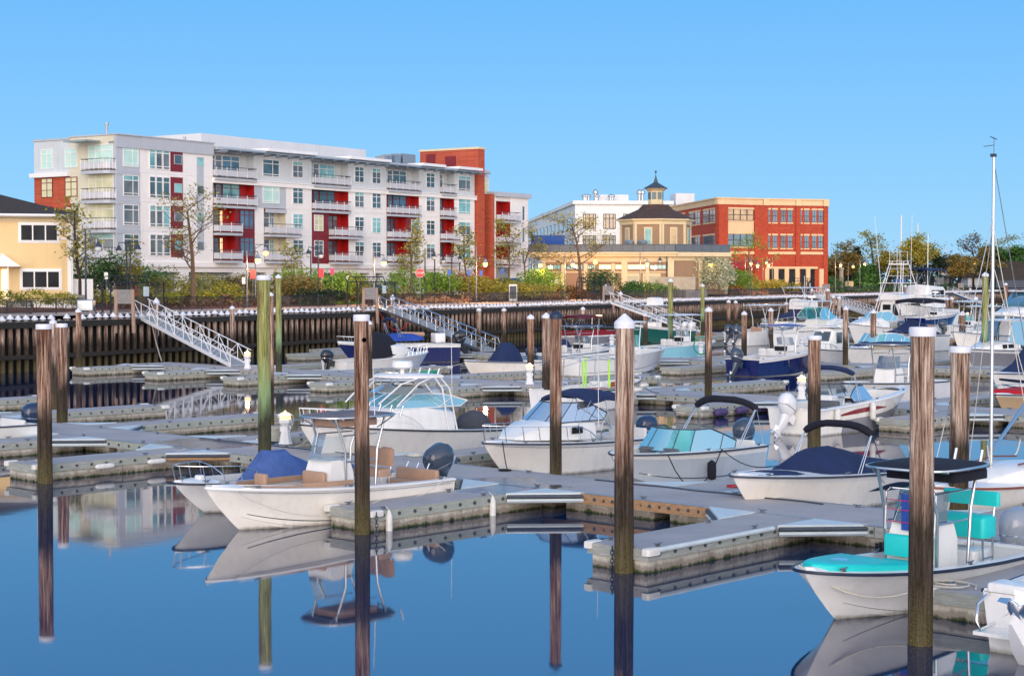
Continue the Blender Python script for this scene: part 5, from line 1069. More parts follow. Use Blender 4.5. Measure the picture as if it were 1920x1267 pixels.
        for sg in (1,-1):
            for xx in (x0+.05,x1-.05,(x0+x1)/2+.1): m.tube([(xx,sg*w,zt-.1),(xm,sg*(w+.05),zb)],.015,'chrome',5)
            m.tube([(x1-.05,sg*w,zt-.1),(x1+.6,sg*(w*.98),zb+.1)],.012,'chrome',5); m.tube([(x0+.05,sg*w,zt-.1),(x0-.5,sg*w,zb-.1)],.012,'chrome',5)
        for f in (.02,.5,.98): x=x0+(x1-x0)*f; m.tube([(x,yy*w*.98,zt-.03+crown*(1-abs(yy)**2.6)-(.1 if f!=.5 else 0)) for yy in (-1,-.8,-.4,0,.4,.8,1)],.015,'chrome',5)
        s.part('bimini_frame',m,60)
    def house(s,name,sts,mat,smooth=40,top=.04):
        m=MB(); rg=[]
        for x,w,z0,z1 in sts:
            h=z1-z0; rg.append([(x,w,z0),(x,w*.98,z0+.55*h),(x,w*.93,z0+.85*h),(x,w*.78,z0+.97*h),(x,0,z1+top),(x,-w*.78,z0+.97*h),(x,-w*.93,z0+.85*h),(x,-w*.98,z0+.55*h),(x,-w,z0)])
        m.loft(rg,mat); return s.part(name,m,smooth)
    def cover(s,name,sts,mat,jit=.02):
        m=MB(); rg=[]
        for x,w,z0,z1 in sts:
            h=z1-z0; rg.append([(x+R.uniform(-jit,jit),w*yy,z0+h*(max(0,1-abs(yy)**1.6)**.8)+R.uniform(-jit,jit)*.5*(abs(yy)<1)) for yy in (1,.93,.75,.5,.25,0,-.25,-.5,-.75,-.93,-1)])
        m.loft(rg,mat); return s.part(name,m,60)
    def fender(s,u,sg=1,mat='fender_white',k=1,horiz=False,dz=-.25,name='fender'):
        x,y,z=s.pt(u,5); m=MB(); z0=z+dz; L=.5*k
        pr=[(.02,-L/2-.04),(.07*k,-L/2),(.09*k,-L/2+.06),(.095*k,0),(.09*k,L/2-.06),(.07*k,L/2),(.02,L/2+.05)]
        if horiz: m.mx=Matrix.Translation((x,(y+.09*k)*sg,z0))@Matrix.Rotation(math.pi/2,4,'Y'); m.lathe(pr,(0,0,0),mat,12)
        else: m.lathe(pr,(x,(y+.08*k)*sg,z0-.1),mat,12)
        m.mx=None; m.tube([(x,(y-.02)*sg,z+.04),(x,(y+.05)*sg,z0+L/2-.08)],.01,'rope_white',4)
        o=s.part(name,m,60); return o
    def antenna(s,x,y,z,h=2.2): m=MB(); m.tube([(x,y,z),(x+.05,y,z+h)],[.014,.006],'paint_white',5); s.part('antenna',m)
    def radar(s,x,z,r=.3,y=0): m=MB(); m.lathe([(.08,0),(.07,.16),(r*.8,.2),(r,.24),(r,.36),(r*.85,.44),(.05,.46)],(x,y,z),'gel_white',16); s.part('radar_dome',m,40)
    def ob_pair(s,ys,**k):
        for y in ys: s.outboard(y,**k)
# ---- 1 tan seated centre console (near left)
b=Boat('white centre console boat with tan seats, taupe T top and grey outboard near the left',(-32.45,31.45),-1,7.25,2.3,1.1,.77,'gel_cream',top='gel_white',rub='deck_white',stripe=[(4.35,4.42,.02,.93,'rub_grey'),(2.2,2.26,.02,.9,'rub_grey'),(1.55,1.6,.5,.93,'vinyl_grey')],open_to=.86,gw=.24)
b.console(3.45,.95,.85,1.25,seat='vinyl_tan',gl='glass_clear',wsh=.62); b.leaning(1.95,1.05,'vinyl_tan'); b.bench(.55,1.6,'vinyl_tan',l=.4)
b.ttop(2.8,2.4,1.7,2.6,'canvas_taupe','alu',.95,lx=.95,box='vinyl_tan',rr_=.62); b.outboard(0,'cowl_grey',1.1,tilt=22,x=-.12); b.cleats()
for sg in (1,-1):
    for z0_,z1_,mt_,dd in ((.6,.72,'gel_white',0),(.722,.8,'vinyl_tan',.02)):
        m=MB(); m.loft([[(x,sg*(b.inner(x/7.25)[1]-.12-dd),z0_),(x,sg*(b.inner(x/7.25)[1]-.12-dd),z1_),(x,sg*max(.12,b.inner(x/7.25)[1]-.55+dd),z1_),(x,sg*max(.12,b.inner(x/7.25)[1]-.55+dd),z0_)] for x in (4.7,5.2,5.6,5.9)],mt_)
        if dd==0: o=b.part('bow_bench',m)
        else: b.part('seat_cushion',m,40,o)
    m=MB(); m.loft([[(x,sg*(b.inner(x/7.25)[1]-.02),.85+.02*x),(x,sg*(b.inner(x/7.25)[1]-.09),.85+.02*x),(x,sg*(b.inner(x/7.25)[1]-.09),.98+.018*x),(x,sg*(b.inner(x/7.25)[1]-.02),.98+.018*x)] for x in (3.4,4.2,5,5.6,6.)],'vinyl_tan'); b.part('coaming_pad',m)
m=MB(); m.rbox(5.35,5.5,-.42,.0,.78,1.28,'vinyl_tan',.05); b.part('backrest',m,40)
m=MB(); pts=[(6.95,0,1.2)]; 
for sg in (1,-1): m.tube([(x_/10,sg*(b.pt(x_/72.5,5)[1]-.12),b.pt(x_/72.5,5)[2]+.1) for x_ in (50,56,62,66)],.014,'chrome',6)
b.part('hand_rail',m,60); b.antenna(2.6,.8,2.6,1.2); m=MB(); m.lathe([(.09,0),(.09,.01),(.05,.012)],(4.5,-.4,.98),'chrome',12); 
for i,yy in enumerate((-.5,-.1,.3)): m=MB(); m.tube([(.35,yy,.9),(.2,yy,1.15)],.022,'chrome',6); b.part('rod_holder',m)
# ---- 2 small white boat under blue tarp
b=Boat('small white skiff heaped with a blue tarp, half hidden behind the tan seated boat',(-35.5,31.7),-1,6.2,2.25,.85,.7,'gel_white',rub='rub_navy',open_to=.8,gw=.14,blunt=.6,name='skiff',rake=.9)
b.rail(.62,.985,.42,5); b.cover('tarp',[(1.5,.5,.6,.9),(1.9,.7,.6,1.05),(2.4,.6,.6,1.3),(2.7,.62,.6,1.5),(3.1,.6,.6,1.42),(3.4,.5,.6,1.45),(3.8,.45,.6,1.0),(4.1,.3,.5,.7)],'canvas_blue',.11); b.cover('tarp',[(.1,.3,.6,.7),(.5,.8,.6,1.0),(1.0,.9,.6,1.05),(1.3,.5,.6,.8)],'canvas_blue',.05); b.cleats((.9,)); m=MB(); 
m=MB(); m.rbox(5.3,5.5,-.12,.12,.86,1.0,'gel_white',.04); b.part('anchor_locker',m)
# ---- 3 turquoise cushioned centre console
b=Boat('white centre console boat with bright turquoise cushions and black T top at lower right',(-16.15,32.0),-1,7.3,2.2,.98,.6,'gel_white',rub='rub_navy',open_to=.9,gw=.2,blunt=.55,rake=.95,stripe=[(1.9,1.98,.05,.92,'vinyl_grey')],full=.5)
z_=.62
m=MB(); ring_=[]
pl=[]; 
for u in (.66,.72,.78,.83,.88,.92,.95): x,y,z=b.inner(u); pl.append((x,y-.0,z))
top=[[ (x,y,z-.02) for x,y,z in pl]+[(7.05,0,pl[-1][2]+.0)]+[(x,-y,z-.02) for x,y,z in pl[::-1]]]
t0_=top[0]; m.loft([[(p[0],p[1],p[2]+.0) for p in t0_],[(p[0],p[1],p[2]+.1) for p in t0_],[(5.9+(p[0]-5.9)*.96,p[1]*.94,p[2]+.13) for p in t0_]],'vinyl_turq'); b.part('bow_cushion',m,40)
m=MB(); m.lathe([(.16,0),(.16,.012),(.05,.014)],(5.95,-.15,b.sheer(.8)+.15),'chrome',14); b.part('cup_holder',m)
b.console(3.3,1.0,.9,1.2,gl='glass_smoke',wsh=.6,dash=True); m=MB(); m.rbox(3.800,4.350,-.5,.5,.25,.62,'gel_white',.05); o=b.part('forward_seat',m); m=MB(); m.rbox(3.780,4.380,-.5,.5,.622,.76,'vinyl_turq',.06); b.part('seat_cushion',m,40,o); m=MB(); m.rbox(3.720,3.860,-.5,.5,.82,1.22,'vinyl_turq',.05); b.part('backrest',m,40,o)
m=MB(); m.tube([(3.750,-.52,1.3),(3.700,-.52,2.0),(3.680,-.45,2.08),(3.680,.45,2.08),(3.700,.52,2.0),(3.750,.52,1.3)],.018,'chrome',6); b.part('grab_rail',m,60); m=MB(); m.box(3.690,3.720,-.2,.42,1.3,1.98,'canvas_royal'); b.part('towel',m); 
for zz in (1.45,1.68,1.86): m=MB(); m.tube([(3.730,-.5,zz),(3.735,.5,zz-.02)],.008,'pink',4); b.part('bungee_cord',m)
m=MB(); 
for sg in (1,-1):
    for xx in (1.45,1.85): m.tube([(xx,sg*.5,.25),(xx-.0,sg*.5,1.15)],.025,'alu',6)
    m.tube([(1.45,sg*.5,.6),(1.85,sg*.5,.6)],.018,'alu',5); m.tube([(1.48,sg*.5,1.15),(1.38,sg*.5,1.62)],.022,'alu',6)
o=b.part('leaning_post',m,60); m=MB(); m.rbox(1.35,1.9,-.55,.55,1.0,1.42,'vinyl_turq',.09); b.part('seat_cushion',m,50,o); m=MB(); m.rbox(1.3,1.42,-.6,.6,1.58,1.86,'vinyl_turq',.05); b.part('backrest',m,50,o)
m=MB(); m.rbox(1.3,2.0,-.4,.4,.25,.75,'gel_white',.05); b.part('cooler_box',m)
b.ttop(3.1,2.2,1.8,2.52,'canvas_black','alu',1.05,lx=1.15,rods=False,rr_=.5)
for i in range(3): m=MB(); m.tube([(2.0,-.6+i*.55,2.45),(1.9,-.6+i*.55,2.72)],.03,'alu',8); b.part('rod_holder',m)
for i in range(18):
    pass
m=MB(); m.rbox(2.1,3.4,-.75,.75,2.22,2.46,'canvas_black',.1); b.part('storage_bag',m)
for i in range(3): m=MB(); m.tube([(3.2-i*.14,-1.03,.55),(3.2-i*.14,-1.03,.9)],.035,'canvas_black',8); b.part('rod_tube',m)
b.outboard(0,'cowl_silver',1.15,x=-.15,leg='cowl_silver'); b.cleats((.06,.45,.93))
# ---- 4 white stern at lower right corner
b=Boat('white boat stern with raised white outdrive at the lower right corner',(-11.95,25.2),1,7,2.4,1.3,.98,'gel_white',bottom='gel_grey',rub='rub_navy',open_to=.6)
m=MB(); m.rbox(-.02,.5,-1.05,1.05,.98,1.12,'gel_white',.05); b.part('stern_deck',m); m=MB(); m.tube([(-.02,1.0,.95),(-.5,.95,.85),(-.62,.9,.6),(-.55,.88,.45),(-.1,.85,.5)],.025,'chrome',7); b.part('grab_rail',m,60); m=MB(); m.tube([(-.02,.1,.92),(-.55,-.2,.72)],.02,'chrome',6); b.part('grab_rail',m,60)
m=MB(); m.box(-.55,0,.1,1.0,.36,.42,'gel_white'); b.part('swim_platform',m)
m=MB(); m.mx=Matrix.Translation((-.25,.05,.15))@Matrix.Rotation(math.radians(38),4,'Y'); m.loft([[(-1.1,y*.5,-.1+.28*f) for y,f in ((-.05,0),(.05,0),(.09,1),(-.09,1))],[(-.6,y*1.1,-.28+.62*f) for y,f in ((-.12,0),(.12,0),(.15,1),(-.15,1))],[(.1,y*1.3,-.3+.7*f) for y,f in ((-.15,0),(.15,0),(.15,1),(-.15,1))]],'cowl_white'); m.tube([(-.95,0,.15),(-1.2,0,.17),(-1.35,0,.18)],[.12,.1,.03],'chrome',10)
for a in range(4):
    an=a*1.57+.4; c_,s_=math.cos(an),math.sin(an); m.add([(-1.15,.05*c_,.17+.05*s_),(-1.05,.22*c_-.12*s_,.17+.22*s_+.12*c_),(-1.22,.26*c_,.17+.26*s_),(-1.3,.2*c_+.1*s_,.17+.2*s_-.1*c_)],[(0,1,2,3)],'chrome')
b.part('outdrive',m,40)
# ---- 5 dark outboard boat at the left edge
b=Boat('boat with dark navy outboard poking in at the left edge',(-54.6,32.6),-1,7,2.4,1.1,.85,'gel_white'); b.outboard(.0,'cowl_navy',1.15,x=-.05,leg='cowl_navy'); b.bench(.6,1.6,'vinyl_white')
# ---- 6 white hardtop cruiser
b=Boat('large white hardtop express cruiser with radar dome and grey canvas lump on its stern deck',(-41.2,43.5),-1,9.1,3.1,1.45,.84,'gel_white',top='gel_white',bottom='bottom_blue',rub='rub_black',open_to=.62,gw=.3,sole=.5,sw=1.5)
b.house('cabin',[(3.4,1.2,.9,1.7),(4.6,1.22,1.05,1.9),(5.6,1.15,1.1,1.9),(6.6,.95,1.2,1.75),(7.6,.55,1.3,1.56),(8.1,.2,1.38,1.48)],'gel_white'); b.windshield(5.95,3.2,.95,1.25,1.8,.45,1.1,'glass_aqua','paint_white',.25,3)
m=MB(); pl=[(3.9,1.15),(4.6,1.1),(5.3,.75),(5.45,0),(5.3,-.75),(4.6,-1.1),(3.9,-1.15)]; m.loft([[(x,y,2.77) for x,y in pl],[(x,y,2.84) for x,y in pl],[(4.7+(x-4.7)*.9,y*.9,2.89) for x,y in pl]],'gel_white'); b.part('hard_top',m,40)
m=MB()
for sg in (1,-1): 
    for q in ([(4.0,1.1,2.77),(3.7,1.22,2.4),(3.4,1.3,.95)],[(4.25,1.1,2.77),(4.0,1.2,2.4),(3.8,1.3,.95)],[(4.4,1.05,2.77),(5.0,1.1,2.6),(5.9,1.02,1.9)],[(4.9,.95,2.77),(5.6,.9,2.6),(6.5,.8,2.0)]): m.tube([(x,y*sg,z) for x,y,z in q],.028,'paint_white',7)
    m.tube([(3.75,sg*1.18,2.5),(4.05,sg*1.16,2.5)],.02,'paint_white'); m.tube([(4.7,sg*1.08,2.6),(4.4,sg*1.15,2.25),(3.9,sg*1.2,2.22)],.02,'paint_white')
b.part('top_frame',m,60)
m=MB()
for sg in (1,-1): m.loft([[(4.0,sg*1.16,2.25),(4.3,sg*1.14,2.3),(5.3,sg*1.0,2.25)],[(4.05,sg*1.1,2.5),(4.3,sg*1.05,2.5),(4.8,sg*.95,2.5)]],'vinyl_clear',False,False)
m.loft([[(5.35,1.,2.22),(5.75,.5,2.3),(5.85,0,2.3),(5.75,-.5,2.3),(5.35,-1.,2.22)],[(4.85,.9,2.5),(5.15,.5,2.5),(5.25,0,2.5),(5.15,-.5,2.5),(4.85,-.9,2.5)]],'vinyl_clear',False,False); b.part('clear_curtain',m)
b.radar(4.7,2.87,.36); b.rail(.55,1.,.5,8,True,'paint_white',.018); b.cover('canvas_cover',[(.75,.2,.88,1.0),(.95,.6,.88,1.4),(1.35,.7,.88,1.5),(1.75,.6,.88,1.4),(2.05,.25,.88,1.0)],'canvas_grey'); m=MB(); m.box(.3,2.2,-1.1,1.1,.9,.93,'canvas_grey'); m.box(.02,2.4,-1.3,1.3,.84,.898,'gel_white'); b.part('stern_deck',m)
m=MB()
for i in range(5): m.tube([(3.95,-.9+i*.45,2.84),(3.85,-.9+i*.45,3.05)],.03,'paint_white',7)
b.part('rod_rack',m,60); b.antenna(3.3,.95,1.9,2.77); m=MB(); m.tube([(9.1,0,1.62),(9.4,0,1.6),(9.45,0,1.45)],.03,'galv',6); m.tube([(9.45,-.15,1.38),(9.5,0,1.3),(9.45,.15,1.38)],.02,'galv',6); b.part('anchor',m)
for u in (.7,.52): x,y,z=b.pt(u,4); 
# ---- 7 cuddy with open navy bimini
b=Boat('white walkaround cuddy boat under an open navy blue bimini top',(-35.3,43.9),-1,7.3,2.6,1.1,.86,'gel_cream',top='gel_white',rub='rub_grey',open_to=.55,gw=.22,sole=.4,stripe=[(4.2,4.27,.0,.97,'rub_grey')],sw=1.6)
b.house('cabin',[(3.2,.95,1.05,1.62),(4.2,.98,1.05,1.66),(5.2,.85,1.1,1.62),(5.9,.6,1.12,1.42),(6.3,.35,1.15,1.2)],'gel_white'); b.windshield(4.8,2.9,.8,.98,1.6,.58,.75,'glass_clear','rub_grey',.3,3)
m=MB(); m.box(3.9,4.4,.985,1.0,1.25,1.45,'pane_black'); m.box(3.9,4.4,-1.0,-.985,1.25,1.45,'pane_black'); b.part('port_window',m); b.rail(.45,1.,.5,8,False); b.open_bimini(1.9,3.6,1.02,2.33,2.6,1.3); b.outboard(0,'cowl_navy',1.,x=-.15); b.cleats(); b.console(2.5,.7,.5,1.0,y=-.4,ws=False); b.bench(.7,1.6,'vinyl_white'); b.antenna(3.2,1.05,1.4,3.2); b.leaning(1.7,.5,'vinyl_white',y=-.4,backs=1)
# ---- 8 dual console with folded bimini
b=Boat('white dual console bowrider with aqua windshield and black folded bimini arch',(-30.35,42.6),-1,6.9,2.5,1.1,1.0,'gel_pale',top='gel_white',rub='rub_grey',open_to=.9,gw=.28,sole=.4,boot='gel_grey',stripe=[(2.6,2.66,.02,.9,'rub_grey'),(1.5,1.56,.4,.9,'vinyl_grey')],sw=1.4)
b.windshield(4.2,1.9,.95,1.12,1.05,.62,.55,'glass_aqua','rub_grey',.35,3); b.folded_bimini(.85,1.12,2.4,1.6,1.1,'canvas_black',.11,-.25); b.outboard(0,'cowl_grey',1.05,tilt=12,x=-.1); b.cleats((.06,.5,.8)); b.console(3.5,.7,.6,.9,y=.6,ws=False,dash=False); b.console(3.5,.7,.6,.9,y=-.6,ws=False); b.bench(.55,1.8,'vinyl_white'); b.leaning(2.4,.5,'vinyl_white',h=.5,backs=1,y=-.6)
for sg in (1,-1):
    m=MB(); m.loft([[(x,sg*(b.inner(x/6.9)[1]-.1),.45),(x,sg*(b.inner(x/6.9)[1]-.1),.9),(x,sg*max(.1,b.inner(x/6.9)[1]-.5),.9),(x,sg*max(.1,b.inner(x/6.9)[1]-.5),.45)] for x in (4.4,4.9,5.4,5.7)],'gel_white'); b.part('bow_bench',m); m=MB(); m.rbox(4.35,4.48,min(sg*.15,sg*.7),max(sg*.15,sg*.7),.85,1.15,'vinyl_grey',.05); b.part('backrest',m)
m=MB(); m.lathe([(.02,-.3),(.13,-.26),(.14,0),(.13,.2),(.02,.28)],(3.6,1.36,.55),'canvas_black',12); b.part('fender',m); b.r.scale=(.86,1,1)
# ---- 9 bowrider under navy cover
b=Boat('white bowrider fully covered in navy canvas with a folded bimini arch',(-24.65,42.2),-1,7.7,2.5,1.12,.74,'gel_cream',top='gel_white',boot='gel_white',rub='rub_grey',open_to=.5,gw=.3,sole=.5,sw=1.2,blunt=.7,stripe=[(3.2,lambda f:3.2+.5*math.sin(f*3.14),.05,.42,'rub_navy'),(3.0,lambda f:3.0+.9*(1-f)*min(1,f*6+.2),.02,.2,'red_gloss')])
b.cover('bow_cover',[(4.9,.7,.95,1.0),(5.3,.88,.98,1.08),(5.9,.8,1.02,1.14),(6.5,.6,1.06,1.14),(7.0,.35,1.1,1.14)],'canvas_navy',.01); b.cover('cockpit_cover',[(.1,1.02,.76,.9),(.8,1.14,.8,1.05),(1.8,1.15,.82,1.2),(2.6,1.13,.85,1.42),(3.4,1.1,.88,1.58),(4.1,1.04,.93,1.6),(4.7,.9,.97,1.32),(5.0,.76,.99,1.06)],'canvas_navy',.015)
b.folded_bimini(2.9,1.05,2.15,3.5,.9,'canvas_black',.10,.0); b.cleats((.9,.55)); m=MB(); m.box(-.5,0,-1.0,1.0,.3,.4,'gel_white'); b.part('swim_platform',m)
# ---- 10 small sailboat
b=Boat('small white catboat sailboat with wooden rub strip and tall bare mast at right edge',(-20.4,43.3),-1,6.6,2.3,1.0,.8,'gel_white',rub='trim_wood',open_to=.3,gw=.2,sole=.5,rake=.15,name='sailboat',cat='sailboat',sw=2.2,blunt=.85)
b.house('cabin',[(.9,.75,.8,1.2),(2.2,.85,.8,1.3),(3.4,.8,.85,1.28),(4.1,.5,.88,1.1),(4.3,.3,.9,1.0)],'gel_white'); m=MB(); 
for sg in (1,-1): m.tube([(1.0,sg*.6,1.3),(2.2,sg*.68,1.38),(3.3,sg*.6,1.34)],.025,'trim_wood',6)
b.part('hand_rail',m); MZ=9.1
m=MB(); m.tube([(3.6,0,1.1),(3.6,0,MZ)],[.05,.038],'alu',10); m.box(3.55,3.7,-.05,.05,MZ,MZ+.08,'steel_dark'); m.tube([(3.6,0,MZ),(3.6,0,MZ+.5)],.008,'steel_dark',4); m.tube([(3.45,0,MZ+.45),(3.8,.0,MZ+.5)],.012,'steel_dark',4); m.tube([(3.6,0,MZ+.3),(3.95,-.1,MZ+.25)],.008,'steel_dark',4); mast=b.part('mast',m)
m=MB(); m.tube([(3.5,0,1.7),(-.8,-.5,3.6)],.05,'alu',8); b.part('boom',m)
for i,(a,c) in enumerate((((3.6,0,MZ-.1),(-.3,-.4,1.0)),((3.6,0,7.4),(3.3,1.1,1.1)),((3.6,0,7.4),(3.3,-1.1,1.1)),((3.6,0,6.4),(2.6,1.15,1.1)),((3.6,0,7.6),(6.6,0,1.2)),((3.6,0,6.4),(2.6,-1.15,1.1)))): m=MB(); m.tube([a,c],.012,'rope_white' if i%2 else 'galv_light',4); b.part('stay',m)
m=MB(); m.tube([(6.5,0,1.15),(7.1,0,1.2)],.03,'trim_wood',6); b.part('bowsprit',m); m=MB(); m.tube(cat((2.4,.2,1.9),(2.5,.1,1.5),.1),.02,'rope_white',5); m.tube(cat((3.6,-.1,1.8),(3.75,.1,1.3),.1),.02,'rope_white',5); b.part('halyard_coil',m)
m=MB(); m.lathe([(.03,-.3),(.13,-.24),(.15,0),(.13,.16),(.04,.24)],(3.2,1.38,.62),'fender_blue',12); b.part('fender',m)
# ---- 11 red striped bowrider
b=Boat('white bowrider with maroon hull stripe and white outboard, bow to the second dock',(-36.75,55.4),1,8.3,2.6,1.5,1.0,'gel_cream',top='gel_white',boot='gel_white',rub='deck_white',open_to=.87,gw=.28,sole=.35,sw=1.3,stripe=[(3.6,lambda f:3.6+.45*math.sin(f*3.14),.12,.62,'gel_red'),(2.0,3.2,.2,.9,'gel_grey')])
b.windshield(4.3,2.6,.95,1.1,1.2,.6,.6,'glass_clear','rub_grey',.35,3); b.outboard(0,'cowl_white',1.08,tilt=34,x=-.2,z=-.25,leg='cowl_white'); b.folded_bimini(2.0,1.15,2.55,2.9,1.1,'canvas_navy',.1,.5); b.console(3.4,.7,.6,1.0,y=.6,ws=False,dash=False); b.console(3.4,.7,.6,1.,y=-.6,ws=False); m=MB(); m.rbox(1.9,2.15,-.75,.1,.7,1.25,'vinyl_grey',.06); b.part('backrest',m); b.bench(.8,1.5,'vinyl_white',back=False); b.fender(.12,-1,k=1.3); b.fender(.42,-1,k=1.3); b.cleats()
# ---- 12 white centre console with navy T top
b=Boat('white centre console boat with navy T top between the two thick right pilings',(-42.6,76.6),-1,8.2,2.7,1.2,1.0,'gel_white',top='gel_white',rub='rub_navy',gw=.24,open_to=.88)
b.console(4.2,1.1,.95,1.5,gl='glass_smoke',wsh=.6); b.ttop(4.0,2.6,2.0,2.95,'canvas_navy','alu',1.15,lx=1.1,box='vinyl_cream'); b.bench(.6,1.8,'vinyl_white'); b.leaning(2.6,1.1,'vinyl_white'); b.cleats(); m=MB(); m.rbox(4.7,5.1,-.5,.5,.25,.95,'gel_white',.06); b.part('forward_seat',m)
# ---- 13 double ended rail boat with green noodles
b=Boat('white double ended launch with dark green stripe, tube railings and lime noodles',(-51.2,57.3),1,9.2,2.6,1.55,1.15,'gel_white',top='gel_white',rub='trim_wood',bottom='bottom_black',boot='gel_white',open_to=.93,gw=.12,sole=.5,sw=2.6,name='launch',rake=.35,blunt=.8,full=.4,stripe=[(4.15,4.6,.02,.9,'gel_green')])
m=MB(); zt=2.75
for sg in (1,-1): m.tube([(.3,sg*.7,zt-.3),(1.5,sg*1.05,zt),(6.2,sg*1.05,zt),(7.4,sg*.8,zt-.25)],.02,'alu',6)
for x in (1.5,3.1,4.7,6.2): m.tube([(x,-1.05,zt),(x,0,zt+.18),(x,1.05,zt)],.018,'alu',5)
b.part('canopy_frame',m,60)
for x in (1.5,3.1,4.7,6.2):
    for sg in (1,-1): m=MB(); m.tube([(x,sg*1.12,1.2),(x,sg*1.05,zt)],.03,'alu',5); b.part('canopy_post',m)
for x,sg in ((1.6,-1),(2.5,1),(4.1,-1),(5.3,1)): m=MB(); m.tube([(x,sg*1.09,1.1),(x,sg*1.07,zt)],.05,'noodle',7); b.part('foam_noodle',m)
m=MB(); m.rbox(4.5,5.0,-.3,.3,.5,1.5,'gel_white',.06); m.tube([(4.4,.28*math.cos(a*.785),1.55+.28*math.sin(a*.785)) for a in range(8)],.02,'chrome',5,True); b.part('helm_pedestal',m,50); m=MB(); m.box(6.9,7.4,-.5,.5,.9,1.35,'teak'); b.part('teak_locker',m); m=MB(); m.box(2.6,4.2,-1.0,-.6,.9,1.22,'teak'); b.part('teak_bench',m)
b.fender(.75,-1,horiz=True,k=1.5,dz=-.35); b.fender(.9,-1,horiz=True,k=1.5,dz=-.3); b.fender(.35,-1,horiz=True,k=1.3,dz=-.35); b.rail(.9,1.,.2,3); b.r.scale=(.73,1,.85)
# ---- 14 cream console boat with navy console cover
b=Boat('cream hulled centre console boat with navy canvas shroud over the console',(-70.7,78.8),-1,7.2,2.5,1.2,.95,'gel_cream',top='gel_cream',rub='rub_grey',open_to=.85)
b.cover('console_cover',[(2.7,.5,.9,1.0),(2.75,.75,.9,1.9),(3.1,.8,.9,2.2),(3.9,.75,.9,2.2),(4.4,.72,.9,1.7),(4.75,.68,.9,1.0)],'canvas_navy',.0); b.fender(.35,1,'canvas_black',.8); b.outboard(0,'cowl_navy',1.,x=-.1)
# ---- 15 grey blue centre console
b=Boat('grey blue hulled centre console boat with navy T top in front of the seawall',(-74.6,82.3),1,8.4,2.7,1.5,1.05,'gel_greyblue',top='gel_greyblue',rub='deck_white',bottom='bottom_black')
b.console(4.6,1.0,.9,1.5,gl='glass_smoke'); b.leaning(2.6,1.2,'vinyl_white',backs=3); b.ttop(4.3,3.0,2.1,2.95,'canvas_navy','alu',1.1,lx=1.1,rods=True); b.outboard(.0,'cowl_navy',1.,x=-.1); b.rail(.6,1,.15,6)
# ---- 16 long white hull behind the centre piling
b=Boat('white open boat with aqua console screen passing behind the massive centre piling',(-69.6,79.6),1,10.0,2.9,1.55,1.1,'gel_white',rub='deck_white',stripe=[(2.4,2.46,.0,.9,'rub_grey')]); b.console(6.6,.9,.8,1.4,gl='glass_aqua',wsh=.8); b.bench(1.,1.8,'vinyl_cream'); b.ttop(6.3,1.8,1.6,3.3,'gel_white','paint_white',.9,hard=True,rods=False); b.leaning(5.,1.,'vinyl_white'); b.cleats()
# ---- 17 light blue T top boat
b=Boat('light blue hulled centre console boat with white T top beyond the third dock',(-76.5,96.3),1,8.2,2.7,1.4,1.15,'gel_lightblue',rub='deck_white'); b.console(4.2,1.0,.9,1.6,gl='glass_clear'); b.leaning(2.6,1.1,'vinyl_white'); b.ttop(3.9,3.4,2.1,3.45,'gel_white','alu',1.1,hard=True,lx=1.0); b.bench(.7,1.7,'vinyl_white')
b=Boat('small boat with navy outboard cover left of the light blue boat',(-86.2,97.5),1,5.5,2.2,.9,.7,'gel_white'); b.cover('outboard_cover',[(.0,.2,.9,1.0),(.2,.6,.8,1.5),(.9,.7,.8,1.45),(1.2,.3,.8,1.0)],'canvas_navy')
# ---- 18 pontoon with maroon canopy
b=Boat('silver pontoon boat with maroon sides and canopy under the third gangway',(-103.5,118),1,8.5,2.7,.75,.75,'gel_grey',rub='deck_white',name='pontoon_boat',rake=.2,blunt=.4,gw=.1,stripe=None)
for sg in (1,-1): m=MB(); m.box(.4,7.6,min(sg*1.2,sg*1.26),max(sg*1.2,sg*1.26),.85,1.25,'gel_red'); b.part('side_panel',m); m=MB(); m.tube([(.4,sg*1.23,1.58),(7.6,sg*1.23,1.58)],.025,'alu',5); 
b.part('fence_rail',m); b.open_bimini(1.,4.,1.2,2.6,2.5,1.5,'canvas_maroon'); b.bench(6.5,1.8,'vinyl_white'); m=MB(); m.tube([(5,0,.9),(5,0,2.6)],.03,'alu',6); m.box(4.8,5.2,-.2,.2,2.6,2.7,'lamp_yellow'); b.part('lit_lamp',m)
# ---- 19 green hull twin white outboards
b=Boat('dark green hulled boat with white tower and twin white outboards by the third gangway',(-102,134.5),-1,9,2.9,1.8,1.2,'gel_green',top='gel_white',rub='deck_white'); b.ob_pair((-.4,.4),mat='cowl_white',leg='cowl_white',k=1.1); b.ttop(5,3,2.2,3.6,'gel_white','paint_white',1.2,hard=True); b.console(5,1.1,1,1.7); b.house('upper_station',[(4.3,.6,3.65,4.3),(5.4,.6,3.65,4.3)],'gel_white'); b.bench(1,1.8,'vinyl_white')
# ---- 20 dark blue hull centre console
b=Boat('dark blue hulled centre console with grey outboard, left of the reddish piling',(-61.4,86.8),1,8.6,2.8,1.75,1.05,'gel_navy',top='gel_white',boot='gel_white',bottom='bottom_blue',rub='deck_white',gw=.3,sw=1.5)
b.console(4.7,1.1,1.,1.6,gl='glass_clear'); b.leaning(2.9,1.2,'vinyl_white'); b.ttop(4.4,2.9,2.2,3.1,'canvas_royal','alu',1.15,lx=1.1); b.outboard(.0,'cowl_grey',1.15,tilt=24,x=-.25,z=-.15); b.bench(.9,1.9,'vinyl_white'); b.fender(.35,-1,'rub_black',.5,dz=-.45); b.cleats()
